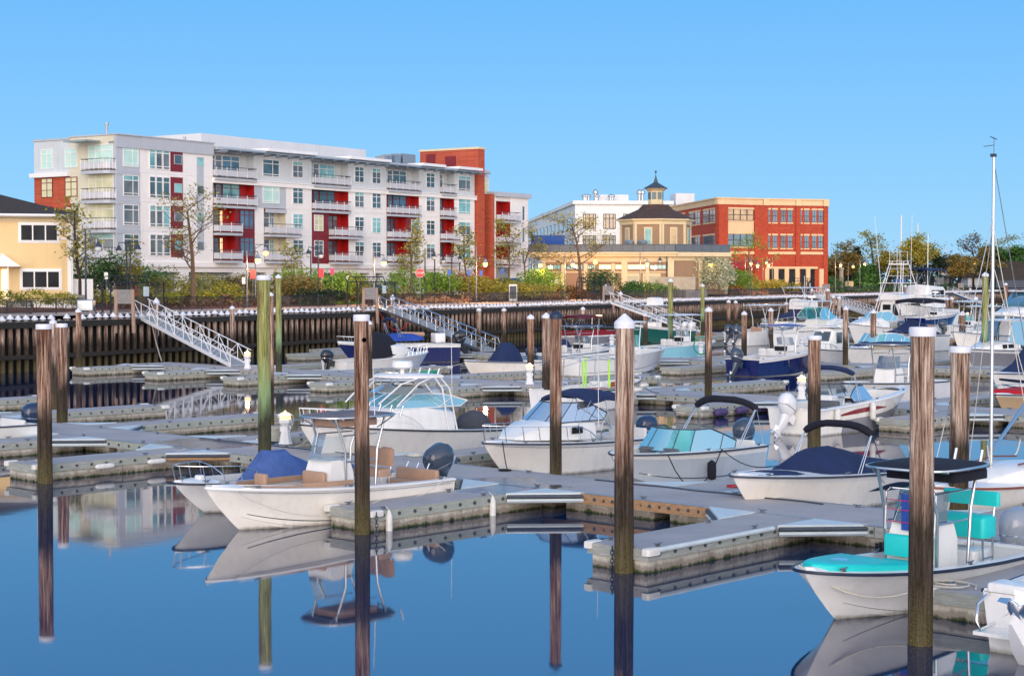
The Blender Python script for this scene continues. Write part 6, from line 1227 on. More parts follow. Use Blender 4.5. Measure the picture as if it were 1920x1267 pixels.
# ---- 21 twin outboard white hardtop
b=Boat('white hardtop boat with twin grey outboards in front of the seawall',(-90.5,127),1,9.5,3.1,1.95,1.25,'gel_white',top='gel_white',rub='deck_white',open_to=.7); b.ob_pair((-.45,.45),mat='cowl_grey',k=1.15,tilt=24,x=-.2,z=-.2); b.ttop(4.6,4.2,2.4,3.7,'gel_white','paint_white',1.4,hard=True,lx=1.8); b.console(5,1.2,1,1.7); b.bench(1.3,2.0,'vinyl_tan'); b.rail(.6,1,.5,7); b.leaning(3.4,1.2,'vinyl_tan')
# ---- 22 express with bow rail
b=Boat('white express boat with green tinted side window and bow rail against the seawall',(-85.5,127.5),1,10,3.0,1.9,1.4,'gel_white',open_to=.5,gw=.3,sole=.9); b.house('cabin',[(5,1.3,1.6,2.4),(6.5,1.3,1.7,2.6),(8.5,1.0,1.9,2.4),(9.8,.5,2.0,2.2)],'gel_white'); b.windshield(6.9,4.2,1.05,1.3,2.4,1.1,1.5,'glass_aqua','paint_white',.2); b.rail(.55,1,.7,9,True); b.ttop(4.2,3.6,2.5,4.1,'gel_white','paint_white',2.3,hard=True,lx=2.,zb=1.4); m=MB(); m.tube([(3.,0,4.1),(3.,0,6.4)],.02,'paint_white'); b.part('antenna',m); b.radar(4.2,4.15,.4)
# ---- 23 pilothouse
b=Boat('small white pilothouse boat with rounded windows behind the reddish piling',(-65.2,106.5),-1,6.9,2.4,1.25,.95,'gel_white',boot='rub_navy',rub='rub_black',open_to=.5,sole=.4)
b.house('pilothouse',[(2.7,.95,.9,2.55),(3.6,.98,.9,2.7),(4.5,.92,.9,2.62),(5.05,.85,.9,1.5)],'gel_white',30); m=MB(); m.box(2.2,4.7,-1.05,1.05,2.68,2.76,'gel_white'); o=b.part('roof',m)
for sg in (1,-1):
    for x in (2.9,3.7): m=MB(); m.box(x,x+.65,min(sg*.96,sg*.99),max(sg*.96,sg*.99),1.6,2.35,'pane_grey'); b.part('window',m)
m=MB(); m.add([(4.98,-.7,1.75),(4.98,.7,1.75),(4.62,.65,2.4),(4.62,-.65,2.4)],[(0,1,2,3)],'pane_grey'); b.part('window',m); m=MB(); m.box(3,4.6,-1.0,1.0,.95,1.2,'canvas_navy'); b.outboard(0,'cowl_grey',1.,x=-.1); b.rail(.6,1,.4,6); b.antenna(3.2,.5,2.7,2.2)
# ---- 24 aqua windshield cuddy
b=Boat('white cuddy with long aqua windshield and navy cover beside two pilings',(-61.0,106.4),-1,8.4,2.9,1.45,1.25,'gel_white',rub='rub_navy',open_to=.5,sole=.5,sw=1.3); b.house('cabin',[(4.0,1.1,1.25,1.6),(5.2,1.05,1.3,1.7),(6.4,.75,1.35,1.6),(7.2,.4,1.4,1.5)],'gel_white'); b.windshield(5.2,1.6,1.05,1.2,1.6,.75,.7,'glass_aqua','paint_white',.35); b.cover('canvas_cover',[(5.4,.8,1.6,1.7),(5.9,.85,1.55,1.85),(6.6,.6,1.5,1.75),(7.1,.3,1.45,1.55)],'canvas_navy'); b.outboard(0,'cowl_grey',1.2,x=-.1); b.rail(.7,1,.3,5)
# ---- 25 big cream express with fly arch
b=Boat('cream express cruiser with tube arch and navy covers under the fourth gangway',(-101,150),1,11,3.4,2.0,1.6,'gel_cream',rub='rub_black',open_to=.45,sole=1.); b.ttop(4.2,5,3.,5.2,'gel_white','paint_white',2.4,hard=True,lx=3.0,zb=1.8); b.cover('canvas_cover',[(.2,1.5,1.9,2.1),(2,1.6,1.9,2.8),(4.5,1.6,2,2.9),(7,1.4,2.1,2.7),(8.5,.8,2.3,2.5)],'canvas_navy'); b.rail(.5,1,.8,9,True); b.house('helm_station',[(2.6,.9,2.9,4.0),(5.4,.9,2.9,3.8)],'gel_white')
# ---- 26 sport fishing boat with tuna tower
b=Boat('big white sport fishing boat with tall ladder tuna tower near the seawall',(-113,188),1,17,5.2,3.2,1.9,'gel_white',rub='rub_navy',open_to=.38,gw=.3,sole=1.0,name='fishing_boat',sw=1.6); 
b.house('cabin',[(5.2,2.0,2.2,5.0),(8.6,2.0,2.3,5.0),(10.6,1.7,2.5,4.6),(11.6,1.5,2.7,3.2)],'gel_white',30); m=MB(); m.box(6.6,9.8,-2.05,2.05,3.4,4.4,'pane_black'); b.part('window',m); m=MB(); m.box(5.12,5.19,-1.5,-.2,2.2,4.2,'pane_black'); m.box(5.12,5.19,.2,1.5,3.2,4.2,'pane_black'); b.part('cabin_door',m)
b.house('flybridge',[(4.8,1.9,5.05,6.1),(8.8,1.8,5.05,6.3),(9.6,1.4,5.1,5.7)],'gel_white',30); m=MB(); m.box(4.6,9.2,-1.9,1.9,8.2,8.32,'gel_white'); b.part('hard_top',m)
m=MB()
for sg in (1,-1):
    for x0_,x1_ in ((3.6,6.2),(4.4,6.8),(11.2,8.0)): m.tube([(x0_,sg*2.2,2.2),(x1_,sg*.95,12.4)],.06,'paint_white',5)
    for zz in range(9): m.tube([(3.7+zz*.25,sg*(2.15-.12*zz),2.8+zz*1.05),(4.5+zz*.22,sg*(2.15-.12*zz),2.8+zz*1.05)],.035,'paint_white',4)
    m.tube([(5,sg*1.9,6.2),(5,sg*1.8,8.2)],.05,'paint_white',4); m.tube([(8.8,sg*1.9,6.2),(8.8,sg*1.8,8.2)],.05,'paint_white',4)
for zz in (9.6,11,12.4): 
    for sg in (1,-1): m.tube([(5.4,sg*1.05,zz),(8.3,sg*1.05,zz)],.045,'paint_white',4)
    for x in (5.4,8.3): m.tube([(x,-1.05,zz),(x,1.05,zz)],.045,'paint_white',4)
m.box(5.8,8,-1,1,11.7,11.95,'gel_white')
for x in (5.9,8.0):
    for sg in (1,-1): m.tube([(x,sg*.9,11.9),(x,sg*.9,14.2)],.035,'paint_white',4)
m.tube([(5.9,.9,14.2),(8,.9,14.2),(8,-.9,14.2),(5.9,-.9,14.2)],.035,'paint_white',4,True); b.part('tuna_tower',m)
for sg in (1,-1): m=MB(); m.tube([(6.5,sg*2.3,3),(5.4,sg*3.2,21)],[.06,.025],'paint_white',5); b.part('outrigger',m)
b.r.scale=(.9,.85,.68)
m=MB(); m.tube([(5.0,0,2.0),(3,-2.4,10.5)],.05,'paint_white',4); b.part('gin_pole',m); b.rail(.5,1,.8,10,True)
b.bench(1.5,2,'vinyl_white'); m=MB(); m.rbox(6.2,7.4,-1.,.2,8.4,9.0,'canvas_blue',.1); b.part('blue_cover',m)
# ---- 27..: boats at right
b=Boat('white express boat with oval aqua windshield behind the twin pilings',(-84.9,146),-1,9,3.,1.9,1.3,'gel_white',open_to=.5,sole=.6); b.house('cabin',[(3.6,1.2,1.4,2.1),(5,1.2,1.5,2.5),(6.8,.9,1.7,2.2),(8,.5,1.8,2.0)],'gel_white'); b.windshield(5.2,2.4,1.,1.2,2.1,.9,1.0,'glass_aqua','paint_white',.3); b.bench(1,1.8,'vinyl_cream'); b.rail(.6,1,.6,7); b.outboard(0,'cowl_grey',1.2)
b=Boat('cream hulled bowrider under high navy canvas left of the thickest piling cap',(-72.5,131),-1,8.5,2.9,1.5,1.3,'gel_cream',rub='rub_navy',open_to=.5,bottom='bottom_black'); b.cover('canvas_cover',[(1.,1.2,1.4,1.6),(2.6,1.3,1.4,2.4),(4.2,1.2,1.5,2.8),(5.6,1.0,1.6,2.2),(7.6,.5,1.7,1.8)],'canvas_navy'); b.open_bimini(.8,4.6,1.3,4.4,2.6,1.8,'canvas_black',.1,.3); b.rail(.8,1,.4,4)
b=Boat('white walkaround boat with clear canvas enclosure between the two thick right pilings',(-53.6,109.4),-1,8.6,2.9,1.5,1.25,'gel_grey',top='gel_white',rub='rub_navy',open_to=.5,sole=.5)
b.house('cabin',[(3.6,1.1,1.3,1.9),(5,1.1,1.35,1.95),(6.6,.75,1.4,1.7),(7.2,.4,1.45,1.55)],'gel_white'); m=MB(); m.box(4.2,4.9,-1.13,1.13,1.5,1.75,'pane_black'); m.box(5.1,5.5,-1.1,1.1,1.5,1.75,'pane_black'); b.part('port_window',m); b.ttop(3.2,3.2,2.2,3.35,'gel_white','alu',2.0,hard=True,lx=1.6,zb=1.3); m=MB()
for sg in (1,-1): m.loft([[(2,sg*1.1,1.5),(4.8,sg*1.1,1.9)],[(2,sg*1.02,3.25),(4.3,sg*1.02,3.25)]],'vinyl_clear',False,False)
m.loft([[(4.9,-1,1.9),(4.9,1,1.9)],[(4.35,-.95,3.25),(4.35,.95,3.25)]],'vinyl_clear',False,False); b.part('clear_curtain',m); b.radar(3.2,3.42,.28); b.outboard(.35,'cowl_grey',1.2); b.outboard(-.35,'cowl_grey',1.2)
b=Boat('grey hulled centre console with tan seats and white T top beside the right green piling',(-45.5,108.5),-1,10.,3.,1.5,1.25,'gel_grey',top='gel_white',rub='deck_white',gw=.3); b.ttop(4.6,3.6,2.4,3.65,'gel_white','paint_white',1.4,hard=True,lx=1.5); b.console(5.0,1.2,1.,1.7,gl='glass_aqua'); b.leaning(3.4,1.3,'vinyl_tan'); b.bench(6.6,1.4,'vinyl_tan'); b.bench(1,2,'vinyl_tan'); b.outboard(0,'cowl_grey',1.2); b.radar(4.6,3.7,.3)
b=Boat('white boat with tall navy canvas tent enclosure at the right edge',(-41,88),-1,8.2,2.9,1.25,1.05,'gel_white',boot='gel_white',rub='rub_navy',open_to=.5,stripe=[(3.2,3.6,.0,.97,'rub_navy'),(2.4,2.7,.0,.95,'rub_navy')]); b.cover('canvas_tent',[(1.4,1.1,1.1,2.9),(2.2,1.15,1.1,3.2),(3.4,1.1,1.1,3.1),(4.8,.95,1.15,1.9),(6.4,.6,1.2,1.35),(6.8,.3,1.2,1.25)],'canvas_navy',.0); m=MB(); m.add([(3.6,1.0,2.35),(4.6,1.02,1.65),(4.4,1.12,1.3),(3.5,1.15,1.6)],[(0,1,2,3)],'vinyl_clear'); b.part('clear_panel',m)
b=Boat('tan hulled runabout with bright red seat cover at the right edge',(-35.3,75.7),-1,6.6,2.3,.95,.8,'gel_tan',top='gel_white',rub='rub_black'); m=MB(); m.rbox(2.6,5.4,-.9,.9,.8,1.1,'canvas_red',.12); b.part('red_cover',m,50); b.rail(.1,.8,.35,6,drop=False)
b=Boat('cream and white express yacht with dark wraparound windows at far right',(-80.6,169),-1,12,3.6,2.1,1.7,'gel_cream',top='gel_white',rub='deck_white',open_to=.5,sole=1.); b.house('cabin',[(2.5,1.7,2.0,3.6),(6,1.7,2.1,3.7),(8.6,1.3,2.3,3.0),(10.6,.7,2.5,2.7)],'gel_white'); b.house('superstructure_glass',[(2.6,1.55,3.5,4.7),(5.2,1.5,3.6,4.8),(7.6,1.25,3.3,3.6)],'pane_blue'); m=MB(); m.box(2.2,5.6,-1.6,1.6,4.8,4.9,'gel_white'); b.part('hard_top',m); b.rail(.5,1,.7,9,True); b.fender(.6,1,'fender_white',1.2)
b=Boat('white trawler yacht with square wheelhouse windows behind the right green piling',(-112,205),-1,13,4.2,3.0,2.2,'gel_white',rub='rub_navy',open_to=.4,sole=1.2,name='trawler'); b.house('wheelhouse',[(3.5,1.8,2.4,5.2),(7.5,1.8,2.4,5.4),(8.2,1.7,2.4,4.2)],'gel_white',25); m=MB(); 
for x in (4.,5.1,6.2): m.box(x,x+.8,-1.84,1.84,3.8,4.7,'pane_black')
b.part('window',m); b.open_bimini(3,7,1.6,7.4,5,5.4,'canvas_navy'); m=MB(); m.tube([(5,0,5.4),(5,0,12)],.06,'paint_white'); b.part('mast',m)
b=Boat('white centre console with navy boot stripe right of the three equal pilings',(-107,188),1,10.5,3.2,1.9,1.3,'gel_navy',top='gel_white'); b.ttop(5,3.6,2.4,4.1,'gel_white','paint_white',1.4,hard=True,lx=1.4); b.console(5.2,1.2,1.2,1.8); b.radar(5,4.15,.45); b.leaning(3.6,1.2,'vinyl_white'); b.bench(1,2,'vinyl_white')
b=Boat('white bow of a boat with red cockpit trim cut by the right edge',(-66,131),-1,9,3,1.9,1.4,'gel_cream',top='gel_white'); b.rail(.5,1,.6,7); b.ttop(4,3,2.2,3.9,'gel_white','paint_white',1.3,hard=True); b.console(4.4,1.2,1,1.7)
b=Boat('white hull with navy folded top moored before the double lit lamps',(-82,150),1,9.5,3.1,1.9,1.4,'gel_white',rub='rub_navy'); b.console(4.6,1.1,1,1.7,gl='glass_aqua'); b.ttop(4.4,3,2.2,3.9,'gel_white','paint_white',1.3,hard=True); b.outboard(0,'cowl_grey',1.2); b.bench(1,2,'vinyl_white'); b.rail(.6,1,.4,6)
# ---- boats by the left part of the seawall
b=Boat('navy hulled cuddy cruiser with black outboard lying along the seawall',(-88.6,88.6),1,9.0,3.,1.55,1.3,'gel_navy',top='gel_white',boot='gel_navy',rub='deck_white',open_to=.5,sole=.8,yaw=math.radians(158)); b.outboard(0,'cowl_black',1.25,tilt=28,x=-.2,leg='cowl_black'); b.cover('canvas_cover',[(2.6,.9,1.7,1.9),(3.2,1.0,1.6,2.1),(4.8,1.0,1.6,2.15),(6.,.8,1.6,1.8)],'canvas_royal'); m=MB(); m.tube([(2.,-.8,2.0),(3.8,-.9,2.05)],.16,'vinyl_tan',8); b.part('rolled_mat',m); b.rail(.55,1,.4,6); b.folded_bimini(5.,1.2,3.2,4.6,1.9,'canvas_navy',.12); m=MB(); m.rbox(.8,1.6,-.5,.5,1.45,2.1,'gel_white',.08); b.part('seat_box',m)
b=Boat('white cuddy with shiny black outboard and dark canvas behind the badge piling',(-80.9,70.3),1,8.2,2.6,1.25,.9,'gel_white',rub='deck_white',open_to=.6); b.outboard(0,'cowl_black',1.05,tilt=12,x=-.2,leg='cowl_black'); b.house('cabin',[(4.2,.9,1.0,1.8),(5,.92,1.0,1.9),(5.8,.75,1.05,1.6),(6.6,.4,1.1,1.3)],'gel_white'); b.cover('canvas_enclosure',[(2.6,.85,1.0,2.3),(3.4,.95,1.,2.7),(4.6,.9,1.2,2.5),(5.1,.8,1.5,1.9)],'canvas_black',.0); b.rail(.6,1,.45,7,True)
# ---- boats ashore far right
b=Boat('green bottomed white trawler standing ashore among the trees',(-208.5,384),-1,8,3,2.,1.7,'gel_white',boot='gel_green',bottom='gel_green',name='trawler',z=7.,open_to=.4,sole=1); b.house('wheelhouse',[(2,1.2,1.8,3.6),(5,1.2,1.9,3.6),(5.6,1.1,1.9,2.8)],'gel_cream',25); m=MB(); 
for x in (2.3,3.2,4.1): m.box(x,x+.6,-1.25,1.25,2.7,3.2,'pane_black')
b.part('window',m); m=MB(); m.tube([(3,0,3.6),(3,0,7)],.06,'paint_white'); b.part('mast',m)
for i in (2,6): m=MB(); m.box(i-.2,i+.2,-1.2,1.2,-2.6,-.3,'wood_grey'); b.part('cradle',m)
# ================================================================ PLANTING AND PROMENADE FURNITURE
def leaves(mb,pts,size,mat,n=1,spread=.3,rnd=R,droop=.0):
    vs=[];fs=[]
    for p in pts:
        for _ in range(n):
            c=p+Vector((rnd.gauss(0,spread),rnd.gauss(0,spread),rnd.gauss(0,spread*.8)))
            a=Vector((rnd.uniform(-1,1),rnd.uniform(-1,1),rnd.uniform(-.6,.6))).normalized(); b=a.cross(Vector((rnd.uniform(-1,1),rnd.uniform(-1,1),rnd.uniform(-1,1))))
            if b.length<.05: continue
            b.normalize(); s=size*rnd.uniform(.6,1.4); k=len(vs); vs+=[c-a*s,c+b*s*.6,c+a*s,c-b*s*.6]; fs.append((k,k+1,k+2,k+3))
    mb.add(vs,fs,mat)
def tree(u,off,ht,w,leaf,label,dens=1.,trunk=.14,bark='bark',lsize=.13,base=.22,name='tree',cat_='tree',Y=None,z=None,seed=0,up=.5,grp='young trees along the promenade',spread=.32,cone=False,dv=1.0):
    rnd=random.Random(seed or int(u*7+ht*13)); p=inland(u,off) if Y is None else WD(u,530,Y)
    if Y is not None: p.z=z if z is not None else 4.4
    if ht>60: ht=CH-(ht-H)*p.y/F-p.z; w=w*p.y/F
    o=thing(name,p,0,label,cat_,grp); tr=MB(); tips=[]
    if cone:
        tr.tube([(0,0,-.2),(0,0,ht*.95)],[trunk,.03],bark,6); 
        n=int(420*dens)
        for i in range(n): f=rnd.random()**.7; z_=ht*(.12+.86*(1-f)*1.0); r_=w/2*f*rnd.uniform(.5,1)*(1+.2*math.sin(z_*5)); a=rnd.uniform(0,6.28); tips.append(Vector((r_*math.cos(a),r_*math.sin(a),z_-.2*r_)))
        tr.build('trunk',o,60); m=MB(); leaves(m,tips,lsize*1.5,leaf,6,spread,rnd); m.build('crown',o,0); return o
    def grow(p,d,l,r,dep):
        pts=[p];q=p;dd=d.copy(); k=3 if dep<2 else 2
        for i in range(k): dd=(dd+Vector((rnd.gauss(0,.14),rnd.gauss(0,.14),rnd.gauss(.04,.08)))).normalized(); q=q+dd*(l/k); pts.append(q)
        tr.tube(pts,[r*(1-.55*i/k) for i in range(k+1)],bark,5 if dep<2 else 4,cap=False)
        if dep>=4 or l<.22: tips.extend([pts[-1]]+([pts[1]] if rnd.random()<.6 else [])); return
        if dep>=2: tips.append(pts[1])
        n=(rnd.randint(4,5) if dep<3 else 3) if dep else rnd.randint(7,9)
        for i in range(n):
            f=rnd.uniform(.3,1.) if dep else .12+.88*i/(n-1); j=min(k-1,int(f*k)); b=pts[j].lerp(pts[j+1],f*k-j); a=rnd.uniform(0,6.28); sd_=Vector((math.cos(a),math.sin(a),rnd.uniform(.1,up))).normalized()
            nd=(sd_*.9+dd*(.5 if dep else .28)).normalized(); grow(b,nd,l*rnd.uniform(.5,.68) if dep else w*.36*rnd.uniform(.7,1)*(1.2-f*.55),r*(.5 if dep else .42)*(1.1-f*.4),dep+1)
    tr.tube([(0,0,-.2),(0,0,ht*base)],[trunk*1.15,trunk],bark,8); grow(Vector((0,0,ht*base)),Vector((0,0,1)),ht*(1-base)*.72,trunk,0)
    zm=max(t.z for t in tips); k=ht/zm; rs=sorted(math.hypot(t.x,t.y) for t in tips); kw=min(2.2,max(.7,w/2/max(.3,rs[int(len(rs)*.95)])))
    tr.build('trunk',o,60); tips=[t for t in tips if Y or rnd.random()<min(1,.35+dens*.75)]; m=MB(); leaves(m,tips,lsize,leaf,(max(1,int(3.2*dens+.5)) if Y else 1),spread*dv,rnd) ; 
    if dens>0: m.build('crown',o,0)
    for c in o.children: c.scale=(kw,kw,k)
    return o
def bush(u,off,w,h,leaf,label,n=500,ls=.12,Y=None,z=None,dz=0,seed=0,grp='shrubs in the promenade beds',lump=1):
    rnd=random.Random(seed or int(u*11+w*17)); p=inland(u,off,dz) if Y is None else WD(u,530,Y)
    if Y is not None: p.z=z if z is not None else 4.4
    if h>50: h=CH-(h-H)*p.y/F-p.z; w=w*p.y/F
    o=thing('shrub',p,0,label,'shrub',grp); pts=[]
    cs=[(rnd.uniform(-.3,.3)*w*lump,rnd.uniform(-.25,.25)*w*lump,rnd.uniform(.3,.62)*h,rnd.uniform(.28,.45)) for _ in range(7)] if lump else [(0,0,h*.5,.5)]
    for i in range(n):
        c=rnd.choice(cs); a=rnd.uniform(0,6.28); e=math.asin(rnd.uniform(-.5,1)); f=rnd.uniform(.6,1.03)
        q=Vector((c[0]+w*c[3]*f*math.cos(a)*math.cos(e),c[1]+w*c[3]*f*math.sin(a)*math.cos(e),c[2]+h*(.42 if lump else .5)*f*math.sin(e)))
        if q.z>.0: pts.append(q)
    m=MB(); leaves(m,pts,ls,leaf,2,.06,rnd); m.build('foliage',o,0); m=MB()
    for i in range(5): a=rnd.uniform(0,6.28); m.tube([(0,0,-.1),(w*.25*math.cos(a),w*.25*math.sin(a),h*.6)],[.035,.015],'bark',4)
    m.build('stem',o,0); return o
# street trees, left to right (picture column, distance behind the wall, height)
tree(150,11.5,378,95,'leaf_spring','thin leafed dark branched tree beside the yellow house',.2,.12,'bark_dark')
tree(196,20,470,50,'leaf_green','small tree behind the conifers right of the yellow house',.5,.08)
tree(362,12,352,170,'leaf_spring','large spring tree with golden green buds in front of the white building left part',.55,.17,lsize=.10,up=.7)
tree(247,18,450,45,'leaf_spring','slim young tree left of the large spring tree',.3,.06)
tree(552,20,455,60,'leaf_spring','nearly bare small tree in front of the white balconies',.25,.05)
tree(771,16,415,62,'leaf_spring','young spring tree beside the red stop sign',.5,.09,up=.6)
tree(757,24,480,30,'leaf_spring','bare little tree left of the stop sign',.2,.05)
tree(876,16,425,64,'leaf_spring','young spring tree left of the lit lamp by the red tower',.55,.09,up=.6)
tree(954,14,412,84,'leaf_spring','spreading young tree before the white wing of the apartment block',.6,.1,up=.6)
tree(985,20,420,90,'leaf_spring','wide thin crowned tree between the apartment block and the pavilion',.45,.1)
tree(1088,12,396,135,'leaf_gold','big golden spring tree in front of the tan pavilion',.85,.17,lsize=.12,up=.45)
tree(1405,14,434,95,'leaf_bright','green spring tree in front of the red brick corner',.8,.16,lsize=.12,up=.7)
tree(1518,18,464,70,'leaf_spring','small yellow green tree at the right end of the brick building',.7,.1)
bush(1330,6,85,456,'leaf_white','large shrub covered in white blossom right of the pavilion',4200,.15); bush(1385,8,64,500,'leaf_bright','bright green shrub lit yellow under the green spring tree',1500,.13); bush(1298,8,50,500,'leaf_white','low white blossoming shrub at the pavilion annex',1200,.13)
# background trees at the right, beyond the wall
BG=[(1575,392,450,60,'leaf_orange',0,'bare branched tree right of the brick building',.12),(1607,380,461,36,'leaf_dark',1,'dark conifer right of the brick building',1),(1640,400,436,72,'leaf_spring',0,'tall bare crowned tree left of the far white mast',.12),(1590,350,476,55,'leaf_orange',0,'rust brown rounded tree behind the promenade lamps',.9),(1618,345,498,42,'leaf_green',1,'green conifer in front of the dark one',1),(1634,348,498,42,'leaf_green',1,'second green conifer right of its twin',1),(1665,352,470,75,'leaf_gold',0,'golden green tree behind the tuna tower',1.),(1712,350,452,88,'leaf_gold',0,'broad golden green tree lit by a lamp',1.2),(1738,365,462,62,'leaf_dark',0,'dark green tree beside the golden one',1.3),(1722,420,437,82,'leaf_spring',0,'tall bare crown behind the golden tree',.1),(1782,400,478,78,'leaf_orange',0,'orange brown tree behind the stored trawler',1.2),(1825,420,440,78,'leaf_rust',0,'tall airy tree left of the sailboat mast',.18),(1800,390,482,62,'leaf_orange',0,'brown tree below the airy tree',1.1),(1848,410,465,62,'leaf_orange',0,'olive tree just left of the sailboat mast',1.1),(1875,430,463,74,'leaf_green',0,'green tree right of the sailboat mast',1.2),(1893,460,440,92,'leaf_spring',0,'bare tree crown at the right edge',.12),(1915,430,462,84,'leaf_green',0,'green tree cut by the right edge',1.2),(1560,360,484,36,'leaf_spring',0,'small olive tree touching the brick building',.8)]
for u,Y,h,w,lf,cn,lb,de in BG: tree(u,0,h,w,lf,lb,de,.2,'bark_dark',lsize=.2,Y=Y,z=4.4,cone=bool(cn),grp='background trees beyond the far seawall',spread=.45,base=.15,up=.6)
# far wood as one mass
m=MB(); rnd=random.Random(3); pts=[]
for i in range(5200):
    u=rnd.uniform(1548,2080); Y=rnd.uniform(430,520); hmax=5.2+1.6*math.sin(u*.035)+1.2*math.sin(u*.11+1); p=WD(u,530,Y); pts.append(Vector((p.x,p.y,4+hmax*rnd.random()**.6)))
leaves(m,pts,.6,'leaf_dark',1,.6,rnd); 
o=m.build('distant_wood',None,0); tag(o,'dark line of distant trees along the horizon at right','trees',kind='stuff')
# shrubs along the beds, left to right
SH=[(15,10.5,2.6,1.5,'leaf_box','rounded clipped shrub at the left edge under the yellow house',0),(67,10.5,2.9,1.6,'leaf_box','rounded clipped shrub, second from the left edge',0),(117,10.5,2.8,1.4,'leaf_box','rounded clipped shrub below the corner of the yellow house',0),(182,13,2.9,1.4,'leaf_box','rounded clipped shrub right of the white fence panel',0),(318,12,2.2,1.2,'leaf_box','clipped yellow shrub right of the first gate',0),(345,14,3,1.2,'leaf_box','clipped yellow shrub below the large spring tree',0),(376,14,2.6,1.3,'leaf_box','clipped yellow shrub right of the large spring trunk',0),(424,14,3.2,1.9,'leaf_box','clipped yellow shrub half way to the thick green piling',0),
(178,20,5,3.2,'leaf_dark','dark low conifer bush beside the yellow house',1),(200,22,4.5,3.9,'leaf_green','bright upright conifers behind the dark bush',1),(165,19,3.6,4.4,'leaf_green','upright conifer right next to the white fence panel',1),(275,20,6,3.6,'leaf_green','green shrub behind the black arched gate',1),(310,18,4,2.6,'leaf_spring','loose olive shrub right of the gate',1),(395,18,5,2.6,'leaf_spring','olive and rust shrub behind clipped balls',1),(440,20,3.2,2.4,'leaf_dark','dark round shrub behind the clipped ball',1),(465,18,5,2.8,'leaf_orange','orange tinted shrub left of the thick green piling',1),(540,14,6,2.9,'leaf_orange','rusty orange shrub between the two green pilings',1),(578,16,6.5,3.3,'leaf_bright','green shrub in front of the garage wall',1),(630,15,6.,3.1,'leaf_bright','bright green mound left of the yellow shrub',1),(658,14,5,3.2,'leaf_gold','yellow glowing shrub left of the second gate',1),(600,10,4,1.6,'leaf_dark','dark low shrub behind the bench at left',1),(790,17,8,3.6,'leaf_bright','large green shrub under the stop sign',1),(830,17,5,2.8,'leaf_bright','green shrub right of the stop sign',1),(868,16,5,3.4,'grass_tan','bare twiggy shrub with tan stems',1),(905,13,6,2.6,'leaf_gold','yellow green shrub by the lit lamp',1),(935,15,5,2.6,'leaf_box','yellow green shrub left of the big bright bush',1),(1012,12,90,500,'leaf_bright','tall bright bush between the benches',1),(995,9,8,2.4,'leaf_gold','low yellow bush in front of the tall bright bush',1),(1125,12,66,505,'leaf_green','green shrub beside the third gate',1),(1060,11,4,1.8,'leaf_rust','rust shrub under the golden spring tree',1),(1195,8,4,2.2,'leaf_green','sparse green shrub at the pavilion door',1),(1225,8,6,2.2,'leaf_green','wider sparse green shrub at the pavilion door',1),(1440,12,7,2.6,'leaf_gold','yellow lit hedge shrub below the brick arcade',1),(1475,10,6,2.2,'leaf_box','clipped low hedge by the bench at right',1),(1500,14,6,3.8,'leaf_bright','leafy bush at the end of the brick arcade',1),(1550,14,8,3,'leaf_green','green bush right of the arcade',1)]
for i,(u,off,w,h,lf,lb,l) in enumerate(SH): bush(u,off,w,h,lf,lb,420 if not l else int(420+(w if w<20 else w/9)*190),.085 if u<500 else .11,seed=i+50,lump=l)
rnd=random.Random(9)
for nm,offs,us,hh,lf,cnt,lb in (('ground_cover',(11,15),(230,900),.9,'leaf_rust',4200,'rusty low ground cover along the seawall beds'),('ground_cover',(10,13),(560,680),.5,'leaf_green',500,'green low ground cover left of the second gate'),('grass_clumps',(8.5,10.5),(760,880),.6,'grass_tan',900,'tan ornamental grasses behind the black railing'),('ground_cover',(9,16),(900,1520),1.0,'leaf_rust',5200,'mixed low planting from the pavilion to the brick arcade'),('grass_clumps',(8.5,11),(1370,1440),.8,'grass_tan',900,'tan ornamental grasses below the brick arcade'),('hedge',(10,15),(1540,1910),1.6,'leaf_green',6000,'long low hedge at the far right seawall'),('hedge',(16,20),(230,1000),1.7,'leaf_spring',5200,'loose olive hedge in front of the apartment building')):
    m=MB(); pts=[]
    for i in range(cnt):
        u=rnd.uniform(*us); o_=rnd.uniform(*offs); p=inland(u,o_); p.z+=hh*rnd.random()*(.55+.45*math.sin(u*.13)*math.sin(u*.037+1)); pts.append(p)
    leaves(m,pts,.17 if u<1000 else .26,lf,1,.12,rnd); tag(m.build(nm,None,0),lb,'planting',kind='stuff')
# ---- black railing along the promenade
L0=wall_at(-40); L1=wall_at(1910); s=L0; i=0
def fence(s0,s1,label):
    p0=wallpt(s0,4.2,3.61); f=thing('railing_fence',p0,0,label,'fence','black iron railing sections along the promenade'); m=MB(); s=s0; n=0
    rl=MB()
    a=wallpt(s0,4.2,3.61)-p0; b=wallpt(s1,4.2,3.61)-p0
    for z in (1.08,.95,.15): rl.tube([(a.x,a.y,a.z+z),(b.x,b.y,b.z+z)],.024,'iron_black',4)
    k=int((b-a).length/.16)
    if s0<260:
        for i in range(k): q=a.lerp(b,i/k); rl.box(q.x-.01,q.x+.01,q.y-.01,q.y+.01,.15,.95,'iron_black')
    rl.build('rail',f,0); k=max(1,int((b-a).length/2.4))
    for i in range(k): q=a.lerp(b,i/k); m=MB(); m.box(q.x-.035,q.x+.035,q.y-.035,q.y+.035,0,1.16,'iron_black'); m.build('fence_post',f,0)
gates=[wall_at(u) for u in (288,735,1150,1530,1762)]
cuts=[L0]+[x for g in gates for x in (g-2.6,g+2.6)]+[L1]
desc=['from the left edge to the first gate','between the first and second gates','between the second and third gates','between the third and fourth gates','between the fourth and fifth gates','beyond the fifth gate']
for i in range(0,len(cuts),2): fence(cuts[i],cuts[i+1],'black iron railing '+desc[i//2])
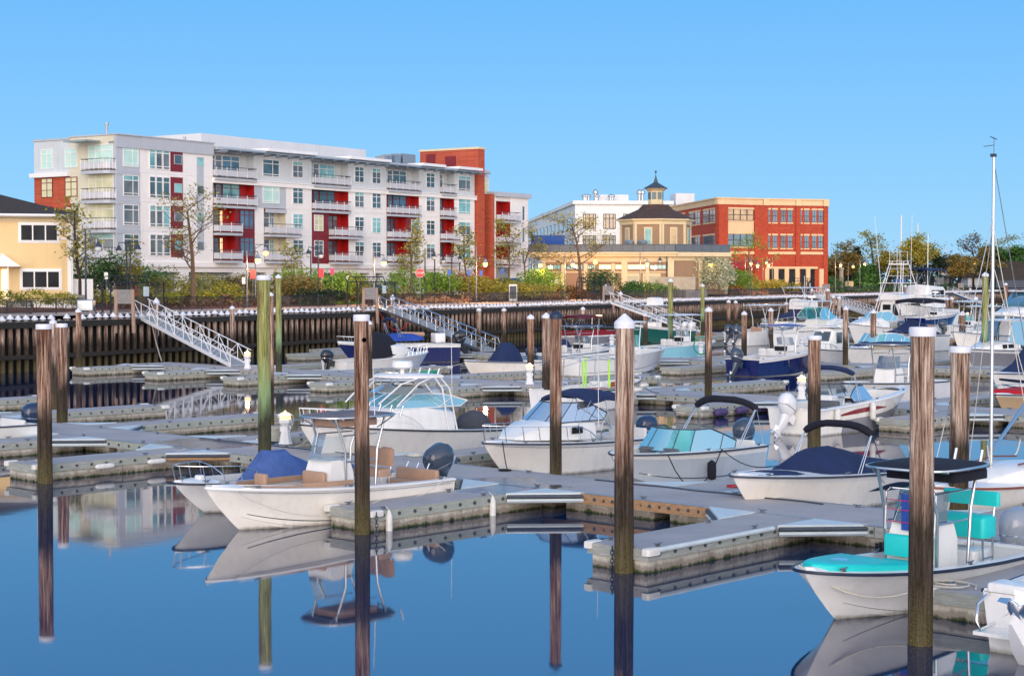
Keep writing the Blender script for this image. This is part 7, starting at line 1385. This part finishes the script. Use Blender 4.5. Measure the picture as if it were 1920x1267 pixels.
# ---- arched black gates with side wings
for i,(g,lb) in enumerate(zip(gates,('first arched black iron gate, above the longest gangway at left','second arched black iron gate, above the aluminium gangway','third arched black iron gate, in front of the pavilion','fourth black iron gate, at the right end of the brick arcade','fifth black iron gate, far right'))):
    p=wallpt(g,2.6,3.62); th=wdir(g); o=thing('gate',p,th,lb,'gate','black iron gates at the gangways')
    m=MB()
    for y in (-1.4,1.6):
        for x in (-.75,.75): m.box(x-.05,x+.05,y-.05,y+.05,0,2.2,'iron_black')
        m.tube([(-.75,y,2.2),(-.45,y,2.65),(.45,y,2.65),(.75,y,2.2)],.045,'iron_black',5)
    for x,z in ((-.75,2.2),(-.45,2.65),(.45,2.65),(.75,2.2)): m.tube([(x,-1.4,z),(x,1.6,z)],.04,'iron_black',4)
    for k in range(7): y=-1.4+k*.5; m.tube([(-.75,y,2.2),(-.45,y,2.65),(.45,y,2.65),(.75,y,2.2)],.025,'iron_black',4)
    m.build('gate_frame',o,0)
    for sg in (-1,1):
        m=MB()
        for k in range(13): x=sg*(.8+k*.16); m.tube([(x,-1.1,.1),(x,-1.1,2.0),(x,-1.3,2.25),(x,-1.5,2.15)],.018,'iron_black',4)
        for z in (.15,1.1,2.0): m.tube([(sg*.78,-1.1,z),(sg*2.8,-1.1,z)],.028,'iron_black',4)
        m.box(min(sg*2.76,sg*2.84),max(sg*2.76,sg*2.84),-1.14,-1.06,0,2.2,'iron_black'); m.build('side_wing',o,0)
    m=MB(); 
    for k in range(9): x=-.68+k*.17; m.tube([(x,-1.4,.1),(x,-1.4,2.1)],.018,'iron_black',4)
    m.build('gate_leaf',o,0); m=MB(); m.box(.2,.75,-1.5,-1.46,1.2,1.9,'plate_white'); m.build('notice_board',o,0); m=MB(); m.box(-.9,.9,-2.2,-1.6,-.35,.0,'wood_weathered'); m.build('step',o,0)
# ---- timber sign stands beside the gates
for i,(u,lb) in enumerate(((223,'grey timber board on two leaning posts beside the first gate'),(685,'grey timber board on two posts beside the second gate'),(1133,'grey timber board on two posts beside the third gate'),(1543,'grey timber board on two posts beside the fourth gate'),(1797,'grey timber board on two posts at far right'))):
    s=wall_at(u); p=wallpt(s,-.5,0); o=thing('timber_stand',p,wdir(s)*.3,lb,'board','timber boards on posts along the seawall')
    for x in (-.55,.55): m=MB(); m.tube([(x*1.15,0,2.3),(x,0,5.35)],.14,'wood_weathered',10); m.build('post',o,50)
    m=MB()
    for k in range(6): m.box(-.5,.5,-.09,-.03,4.35+k*.165,4.35+k*.165+.155,'wood_grey')
    m.build('board',o,0)
for u,lb in ((284,'short white capped pile standing on the seawall at the first gate'),(728,'short white capped pile standing on the seawall at the second gate'),(1157,'short white capped pile on the seawall at the third gate'),(1517,'short white capped pile on the seawall at the fourth gate')):
    p=wallpt(wall_at(u),-.45,0); o=thing('mooring_pile',p,0,lb,'piling'); m=MB(); m.lathe([(.2,2.),(.19,4.4)],(0,0,0),'pile_wall',12); m.build('post',o,50); m=MB(); m.lathe([(.24,4.3),(.24,4.45),(.02,4.75)],(0,0,0),'cap_white',12); m.build('cap',o,30)
# ---- street lamps
def slamp(u,vt,vl,off,label,lit=True,side=1,light=0,glow='lamp_warm'):
    p=inland(u,off); Y=p.y; zt=CH-(vt-H)*Y/F; zl=CH-(vl-H)*Y/F; o=thing('street_lamp',p,0,label,'lamp','street lamps of the promenade'); hT=zt-p.z; hL=zl-p.z
    m=MB(); m.tube([(0,0,0),(0,0,hT)],[.085,.06],'steel_dark' if not lit else 'galv',8); m.lathe([(.2,0),(.2,.1),(.1,.5)],(0,0,0),'steel_dark',10); m.build('pole',o,40)
    a=.95*side; m=MB(); m.tube([(0,0,hL+.75),(a,0,hL+.75)],.035,'steel_dark',6); m.tube([(0,0,hL+.35),(a*.6,0,hL+.73)],.022,'steel_dark',5); m.tube([(a,0,hL+.75),(a,0,hL+.5)],.03,'steel_dark',5); m.build('arm',o,0)
    m=MB(); m.lathe([(.3,.12),(.26,.2),(.16,.32),(.1,.52)],(a,0,hL),'steel_dark' if not lit else 'galv_light',12); m.build('lamp_shade',o,40)
    m=MB(); m.lathe([(.06,-.26),(.2,-.18),(.25,0),(.23,.12)],(a,0,hL),glow if lit else 'bulb_off',12); m.build('bulb',o,40)
    if light: l=bpy.data.lights.new('lamp_light','POINT'); l.energy=light; l.color=(1,.55,.22); l.shadow_soft_size=.2; lo=bpy.data.objects.new('lamp_light',l); COL.objects.link(lo); lo.parent=o; lo.location=(a,0,hL-.3)
for u,vt,vl,off,lit,sd_,li,lb in ((161,430,466,7,0,1,0,'unlit street lamp beside the yellow house'),(245,450,472,14,0,-1,0,'unlit street lamp, left of a pair before the pale brick corner'),(238,455,470,16,0,1,0,'unlit street lamp, close behind the pale brick corner pair'),(463,470,488,9,1,1,780,'lit street lamp left of the thick green piling'),(479,462,474,14,1,1,0,'weakly lit street lamp right of the thick green piling top'),(583,470,480,14,0,1,0,'unlit street lamp before the maroon panels'),(597,449,478,14,0,-1,0,'unlit street lamp right before the maroon panels'),(701,466,493,7,1,1,1260,'lit street lamp above the second gate'),(797,466,483,16,0,1,0,'unlit street lamp just right of the stop sign'),(815,472,490,16,0,1,0,'unlit street lamp, second right of the stop sign'),(847,482,488,17,0,1,0,'unlit street lamp in front of the last balconies'),(862,466,484,18,0,-1,0,'unlit street lamp left of the red tower'),(893,462,495,7,1,1,1260,'lit street lamp in front of the red tower'),(998,476,497,12,1,1,200,'lit street lamp behind the tall bright bush'),(1059,474,496,9,1,1,1260,'lit street lamp beside the golden spring tree'),(1200,470,495,9,1,1,1260,'lit street lamp before the pavilion doors'),(1250,474,490,10,0,-1,0,'unlit street lamp in front of the pavilion corner pilaster'),(1321,478,496,6,1,1,60,'lit street lamp beside the white blossom shrub'),(1397,480,494,12,1,1,750,'lit street lamp below the green spring tree'),(1409,478,498,10,1,1,750,'lit street lamp left of the brick arcade'),(1448,482,493,14,1,-1,750,'lit street lamp over the brick arcade centre'),(1430,484,497,13,1,1,450,'lit street lamp right of the arcade left end'),(1515,478,495,14,1,1,750,'lit street lamp at the arcade right end'),(1530,482,495,15,1,-1,0,'lit street lamp right beside the arcade right end'),(1566,480,497,8,1,1,900,'brightest lit street lamp right of the brick building'),(1612,484,495,12,1,1,600,'lit street lamp before the dark conifer'),(1697,476,487,16,1,-1,600,'lit street lamp among golden leaves'),(1756,476,494,9,1,1,600,'lit street lamp in front of the trawler wheelhouse'),(1820,484,494,10,1,1,0,'lit street lamp left of the sailboat mast'),(1880,480,487,12,1,1,0,'lit street lamp at far right, upper'),(1902,484,495,10,1,1,0,'lit street lamp at far right, lower'),(1345,500,505,12,1,1,0,'lit low street lamp behind the blossom shrub'),(1590,492,500,11,1,1,0,'lit street lamp in the rust brown tree')):
    slamp(u,vt,vl,off,lb,bool(lit),sd_,li)
# pavilion wall lamp glow
for u,v,e in ((1118,500,380),(1060,496,260),(1010,500,260)): l=bpy.data.lights.new('wall_lamp_light','POINT'); l.energy=e; l.color=(1,.5,.18); l.shadow_soft_size=.3; lo=bpy.data.objects.new('wall_lamp_light',l); COL.objects.link(lo); lo.location=WD(u,v,232)
m=MB(); m.lathe([(.1,-.3),(.3,-.2),(.32,.2),(.1,.4)],(0,0,0),'lamp_glow',10); m.box(-.1,.1,0,.5,.3,.42,'iron_black'); one('wall_lamp',m,'bright glowing wall lamp on the pavilion behind the golden tree','lamp',loc=WD(1116,492,238.))
# ---- signs
def sign(u,v,off,w,h,mat,label,text=None,octo=False,tm='gel_white',ts=.3,back=None):
    p=inland(u,off); Y=p.y; z=CH-(v-H)*Y/F-p.z; o=thing('road_sign',p,math.atan2(p.y,p.x)-math.pi/2,label,'sign')
    m=MB(); m.tube([(0,.05,0),(0,.05,z+h*.4)],.035,'galv',6); m.build('pole',o,0); m=MB()
    if octo:
        pl=[(w/2*math.cos(math.radians(a+22.5)),z+w/2*math.sin(math.radians(a+22.5))) for a in range(0,360,45)]; m.hprism([(x*1.06,z+(y-z)*1.06) for x,y in pl],-.0,.02,'gel_white'); m.hprism(pl,-.012,-.002,mat)
    else: m.box(-w/2,w/2,-.01,.02,z-h/2,z+h/2,mat)
    m.build('sign_panel',o,0)
    if text:
        c=bpy.data.curves.new('lettering','FONT'); c.body=text; c.size=ts; c.align_x='CENTER'; c.align_y='CENTER'; c.extrude=.004; t0=bpy.data.objects.new('lettering_curve',c); COL.objects.link(t0); bpy.context.view_layer.update(); me=bpy.data.meshes.new_from_object(t0.evaluated_get(bpy.context.evaluated_depsgraph_get())); bpy.data.objects.remove(t0); t_=bpy.data.objects.new('lettering',me); COL.objects.link(t_); t_.parent=o; t_.location=(0,-.022,z); t_.rotation_euler=(math.pi/2,0,0); me.materials.clear(); me.materials.append(M[tm])
sign(787.5,512,14,.95,.95,'red_gloss','red octagonal stop sign before the apartment building','STOP',True,ts=.34)
for u,v,w,h,mt,lb in ((199,517,.3,.55,'gel_white','small white parking sign by the conifers'),(474,514,.5,.85,'red_gloss','red notice sign behind the lit lamp at left'),(457,526,.3,.6,'gel_white','small white sign left of the red notice sign'),(602,512,.5,.85,'red_gloss','red notice sign before the garage wall'),(623,509,.35,.6,'pink','pink backed small sign right of the red notice'),(652,521,.25,.4,'gel_white','small white sign above the yellow shrub'),(843,511,.35,.6,'fender_blue','blue parking sign left of its neighbour'),(879,511,.35,.6,'fender_blue','blue parking sign near the red tower'),(902,512,.35,.6,'fender_blue','blue parking sign right of the lit lamp'),(942,508,.35,.6,'fender_blue','blue parking sign beside the blue awning'),(1040,528,.9,.6,'gel_white','white notice left of the lit lamp by the pavilion'),(1549,503,.6,1.,'gel_white','white sign box right of the brick building')): sign(u,v,13,w,h,mt,lb)
m=MB(); m.box(-.45,.45,-.05,.05,0,1.9,'galv_light'); m.box(-.38,.38,-.062,-.052,.3,1.7,'steel_dark'); p=inland(962,8); one('information_board',m,'narrow grey information board on the promenade between benches','sign',loc=p,smooth=0)
m=MB(); p=inland(1592,14); m.box(-.8,.8,-.3,.3,0,1.9,'trim_cream2'); one('cabinet',m,'tan utility cabinet right of the fourth gate','cabinet',loc=p,smooth=0)
m=MB(); p=inland(1577,12); m.lathe([(.45,0),(.4,4.2),(.55,4.25),(.55,4.6)],(0,0,0),'stone_pale',10); one('column',m,'pale stone column right of the brick building','column',loc=p)
# ---- benches, bins, boulders
def bench(u,off,mat,label):
    p=inland(u,off); o=thing('bench',p,0,label,'bench','benches facing the marina')
    m=MB(); 
    for k in range(4): m.box(-.95,.95,-.3+k*.13,-.2+k*.13,.42,.46,mat)
    m.build('seat',o,0); m=MB()
    for k in range(4): m.box(-.95,.95,.22+k*.02,.25+k*.02,.52+k*.11,.6+k*.11,mat)
    m.build('backrest',o,0)
    for x in (-.85,.85): m=MB(); m.box(x-.03,x+.03,-.3,.26,.0,.42,'iron_black'); m.box(x-.03,x+.03,.2,.26,.42,.95,'iron_black'); m.box(x-.03,x+.03,-.3,.2,.62,.66,'iron_black'); m.build('leg',o,0)
for u,off,mt,lb in ((523,8.2,'iron_black','dark bench between the two green pilings'),(931,8.2,'iron_black','dark bench left of the information board'),(1036,8.2,'teak','brown wooden bench right of the information board'),(1450,8.5,'iron_black','dark bench below the brick arcade'),(1597,8.5,'iron_black','dark bench right of the fourth gate'),(1375,8.5,'iron_black','dark bench near the blossom shrub'),(34,6.,'iron_black','dark bench at the left edge in front of the yellow house')): bench(u,off,mt,lb)
for i,(u,w,lb) in enumerate(((1238,1.9,'pale block boulder left of its pair in front of the pavilion'),(1275,1.8,'pale block boulder right of its pair'),(1310,1.4,'pale small block boulder beside the blossom shrub'))):
    m=MB(); m.rbox(-w/2,w/2,-.5,.5,0,.95,'stone_pale',.15); one('boulder',m,lb,'stone','pale block boulders before the pavilion',loc=inland(u,7.5))
m=MB(); m.rbox(-7,9,-.4,.4,0,.95,'granite',.2); one('stone_wall',m,'low grey granite wall in front of the pavilion','wall',loc=inland(1200,9.5))
m=MB(); m.box(-.35,.35,-.3,.3,0,1.15,'iron_black'); one('litter_bin',m,'black litter bin left of the fourth gate','bin',loc=inland(1504,5.2),smooth=0)
m=MB(); m.rbox(-1,.2,-.4,.4,.25,1.0,'galv_light',.1); m.tube([(.6+.32*math.cos(a*.52),-.42,.34+.32*math.sin(a*.52)) for a in range(12)],.05,'rub_black',6,True); m.tube([(-1.0,-.3,.9),(.5,-.3,.5),(.9,-.3,.35)],.03,'steel_dark',5); one('hose_cart',m,'grey utility cart with black wheels beside the first timber board','cart',loc=inland(172,3.2)+Vector((0,0,0)))
m=MB(); m.rbox(-.3,.3,-.3,.3,0,1.1,'wood_grey',.03); one('litter_bin',m,'grey square litter bin at the corner of the yellow house','bin',loc=inland(154,11.2))
# parked cars half hidden behind the shrubs
def car(u,off,mat,label):
    p=inland(u,off); o=thing('parked_car',p,math.radians(55),label,'car','cars parked in front of the apartment building')
    m=MB(); rg=[]
    for x,w,z0,z1 in ((-2.2,.75,.35,.75),(-2.1,.85,.25,.9),(-1.,.9,.22,.95),(0,.9,.22,.97),(1.2,.9,.22,.95),(2.0,.85,.25,.82),(2.2,.7,.35,.65)): rg.append([(x,w,z0),(x,w,z0+(z1-z0)*.7),(x,w*.85,z1),(x,-w*.85,z1),(x,-w,z0+(z1-z0)*.7),(x,-w,z0)])
    m.loft(rg,mat); m.build('body',o,35); m=MB(); rg=[]
    for x,w,z1 in ((-1.9,.7,.93),(-1.1,.68,1.42),(.1,.68,1.45),(1.1,.7,.95)): rg.append([(x,w+.1,.9),(x,w,z1),(x,-w,z1),(x,-w-.1,.9)])
    m.loft(rg,'pane_dark'); m.build('cabin_glass',o,35)
    for x in (-1.35,1.35):
        for y in (-.88,.88): m=MB(); m.tube([(x,y-.1,.32),(x,y+.1,.32)],.32,'rub_black',14); m.build('wheel',o,40)
for u,off,mt,lb in ((455,22,'gel_white','white car behind the shrubs left of the thick green piling'),(703,20,'canvas_black','dark car behind the second gate'),(975,22,'red_gloss','red car behind the yellow green shrub'),(560,24,'gel_navy','navy car behind the shrubs in front of the garage wall'),(1740,30,'gel_white','white car among the trees at far right')): car(u,off,mt,lb)
# ---- two masts behind trees, far roofs
for u,v,Y,lb in ((1689,404,420,'tall white yacht mast rising above the golden tree'),(1720,420,430,'shorter grey yacht mast right of the tall white one'),(1874,330,1,'')):
    if not lb: continue
    p=WD(u,530,Y); zt=CH-(v-H)*Y/F; m=MB(); m.tube([(0,0,4.5),(0,0,zt)],[.22,.16],'paint_white' if u<1700 else 'alu',8); m.tube([(0,0,zt-.5),(6,0,zt-17)],.04,'rope_white',4); o=one('boat_mast',m,lb,'mast',loc=(p.x,p.y,0))
hh=Fr(1815,420,0,'shingled_house','dark roofed low house behind the hedges at far right'); hh.bx('wall',0,16,0,8,4.2,6.6,'trim_white'); m=MB(); m.hprism([(-.6,6.6),(16.6,6.6),(13,10.6),(3,10.6)],-.6,8.6,'roof_dark'); m.build('roof',hh.root,0); m=MB(); m.box(6,8,-.7,-.61,7.4,8.8,'pane_tan'); m.build('dormer_window',hh.root,0)
hh=Fr(1868,400,0,'long_shed','long low shed with dark roof at the right edge'); hh.bx('wall',0,22,0,8,4.2,6.2,'steel_dark'); m=MB(); m.hprism([(-.6,6.2),(22.6,6.2),(21,9),(2,9)],-.6,8.6,'roof_dark'); m.build('roof',hh.root,0)
# ---- ropes and hoses
def rope(pts,label,mat='rope_white',r=.012,name='dock_line'): m=MB(); m.tube(pts,r,mat,5); one(name,m,label,'rope',smooth=60)
rope(cat(D(-46.2+.7,27.6,.55),D(-44.9,29.6,.33),.04,6)+cat(D(-44.7,29.7,.33),D(-44.75,31.2,.33),.02,4)+cat(D(-44.75,31.3,.4),D(-45,32.8,.56),.02,5),'white line along the left finger dock carrying two fenders')
for i,(s_,t_) in enumerate(((-44.5,29.4),(-44.5,31.3))):
    m=MB(); m.mx=Matrix.Translation(D(s_,t_,.3))@Matrix.Rotation(RZ+math.pi/2,4,'Z')@Matrix.Rotation(math.pi/2,4,'Y'); m.lathe([(.02,-.35),(.07,-.3),(.085,-.22),(.085,.22),(.07,.3),(.02,.35)],(0,0,0),'fender_white',12); one('dock_fender',m,('white fender on the left finger dock, nearer its end','white fender on the left finger dock, nearer the main dock')[i],'fender','fenders on the left finger dock')
for i,(s_,t_,lb) in enumerate(((-29.78,27.6,'white fender hanging at the end of the finger dock by the badge piling'),(-29.78,31.2,'white fender hanging from a cleat half way along the finger dock'))):
    m=MB(); m.lathe([(.02,-.42),(.07,-.36),(.085,-.28),(.085,.12),(.06,.2),(.02,.28)],D(s_,t_,.22),'fender_white',12); m.tube([D(s_,t_,.5),D(s_-.12,t_,.58)],.012,'rope_white',4); one('dock_fender',m,lb,'fender','fenders on the centre finger dock')
for i,(s_,t_) in enumerate(((-43.85,60.4),(-43.85,62.0),(-43.85,63.6))):
    m=MB(); m.mx=Matrix.Translation(D(s_,t_,.22))@Matrix.Rotation(RZ+math.pi/2,4,'Z')@Matrix.Rotation(math.pi/2,4,'Y'); m.lathe([(.03,-.42),(.15,-.36),(.17,-.25),(.17,.25),(.15,.36),(.03,.42)],(0,0,0),'fender_purple',14); one('dock_fender',m,('purple fender nearest the dock end','middle purple fender on the dock side','purple fender farthest from the dock end')[i],'fender','purple fenders on the finger dock')
for i,(s_,t_) in enumerate(((-34.8,60.1),(-34.8,61.6),(-34.8,63.))):
    m=MB(); m.mx=Matrix.Translation(D(s_,t_,.3))@Matrix.Rotation(RZ+math.pi/2,4,'Z')@Matrix.Rotation(math.pi/2,4,'Y'); m.lathe([(.03,-.3),(.1,-.26),(.11,-.2),(.11,.2),(.1,.26),(.03,.3)],(0,0,0),'fender_white',12); one('dock_fender',m,('white roller fender nearest the red striped boat','middle white roller fender behind the thickest piling','white roller fender farthest from the red striped boat')[i],'fender','white fenders right of the red striped boat')
rope(cat(D(-31.9,24.6,1.05),D(-30.9,28.4,.58),.5),'thin white line from the tan seated boat down to its dock'); rope(cat(D(-30.9,30.6,.95),D(-30.9,29.6,.55),.1),'short white stern line of the tan seated boat')
rope(cat(D(-16.2,24.6,1.1),D(-15.1,26.9,.55),.35),'white bow line across the side of the turquoise boat',r=.02); rope([D(-14.9+.5*math.cos(a*.7)*(1-a*.03),27.5+.45*math.sin(a*.7)*(1-a*.03),.53+.003*a) for a in range(18)],'white rope coiled on the lower right finger dock',r=.02,name='rope_coil')
rope(cat(D(-34.9,37.,1.15),D(-33.4,35.6,.55),.1),'dark bow line of the navy bimini boat','rope_black',.016); rope([D(-33.4+.18*math.cos(a),35.5+.18*math.sin(a),.53) for a in range(14)],'dark coiled line on the main dock by the navy bimini boat','rope_black',.02,'rope_coil')
rope(cat(D(-29.1,37.6,1.1),D(-29.0,40.0,1.1),1.0),'black line drooping along the dual console hull','rope_black',.016); rope(cat(D(-29.0,40.0,1.1),D(-25.9,38.0,1.),.2),'black line running from the dual console hull to the covered bowrider','rope_black',.014)
rope(cat(D(-24.9,35.0,1.0),D(-25.9,36.6,.56),.15),'red line at the bow of the navy covered bowrider','rope_red',.016); rope([D(-26.3+.25*math.cos(a*.8),36.9+.2*math.sin(a*.8),.53) for a in range(14)],'red coiled line on the finger dock','rope_red',.02,'rope_coil')
rope([D(-38.3+.35*math.cos(a*.6)*(1-a*.02),36.6+.3*math.sin(a*.6)*(1-a*.02),.535) for a in range(26)],'white hose coiled on the finger dock behind the hardtop cruiser','rope_white',.022,'hose_coil')
p=W(1314,667,.5); m=MB(); m.tube([p+Vector((.55*math.cos(a*.35),-.32,.75+.62*math.sin(a*.35)))+Vector((0,-.02*(a//18),0)) for a in range(54)],.05,'hose_green',6); one('hose_coil',m,'green hose coiled on the unlit lighthouse lamp','hose')
p=W(795,703,.5); m=MB(); 
for i in range(5): m.tube([p+Vector((.5*math.cos(a*.5+i)+.1*i,.3*math.sin(a*.5+i),.05+.04*i)) for a in range(13)],.05,'hose_green',5)
one('net_heap',m,'green hose heaped on the second dock behind the cruiser','hose')
for u0,v0,u1,v1,mt,lb in ((702,588,762,605,'rope_red','red hose hanging in a loop under the second gangway'),(272,600,292,680,'rope_white','pale cable hanging down the seawall by the long gangway')): 
    s0=wallpt(wall_at(u0),-.5,3.2 if mt=='rope_red' else 3.3); s1=wallpt(wall_at(u1),-.5,2.6 if mt=='rope_red' else .2); rope(cat(s0,s1,1.3 if mt=='rope_red' else .2),lb,mt,.045,'hanging_hose')
# white bucket and box on dock
p=W(516,826,.5); m=MB(); m.lathe([(.26,0),(.3,.0),(.32,.42),(.36,.42),(.36,.5),(.1,.52)],(p.x,p.y,.5),'wale_grey',14); one('barrel',m,'pale green lidded tub beside the nearest lit lamp','tub')

for a,c,lb,mt in ((D(-41.2,35.2,1.42),D(-42.9,35.6,.56),'white bow line of the hardtop cruiser to the nearest dock','rope_white'),(D(-40.2,42.9,.86),D(-38.9,42.0,.56),'white stern line of the hardtop cruiser','rope_white'),(D(-34.3,43.,.9),D(-37.2,42.0,.56),'white stern line of the navy bimini boat','rope_white'),(D(-25.7,41.5,.8),D(-26.1,40.4,.56),'black stern line of the navy covered bowrider','rope_black'),(D(-36.6,62.6,1.4),D(-35.6,64.3,.56),'white bow line of the red striped bowrider','rope_white'),(D(-51.2,63.6,1.2),D(-50.4,64.4,.56),'black bow line of the rail launch','rope_black'),(D(-70.7,72.2,1.15),D(-73.,68.0,.56),'white bow line of the cream boat drooping to the second dock','rope_white'),(D(-16.6,31.6,.66),D(-17.6,33.3,.56),'white stern line of the turquoise cushioned boat','rope_white'),(D(-20.4,37.2,1.0),D(-19.4,35.6,.56),'white bow line of the small sailboat','rope_white')):
    rope(cat(a,c,.14),lb,mt,.015)
rope([D(-48+i*.35,35.55+.05*math.sin(i*1.3),.525) for i in range(26)],'grey power cable lying along the nearest main dock','rub_grey',.018,'power_cable')
rope([D(-30+i*.35,35.5+.05*math.sin(i*1.1),.525) for i in range(22)],'grey hose lying along the main dock behind the central piling','rub_grey',.018,'dock_hose')
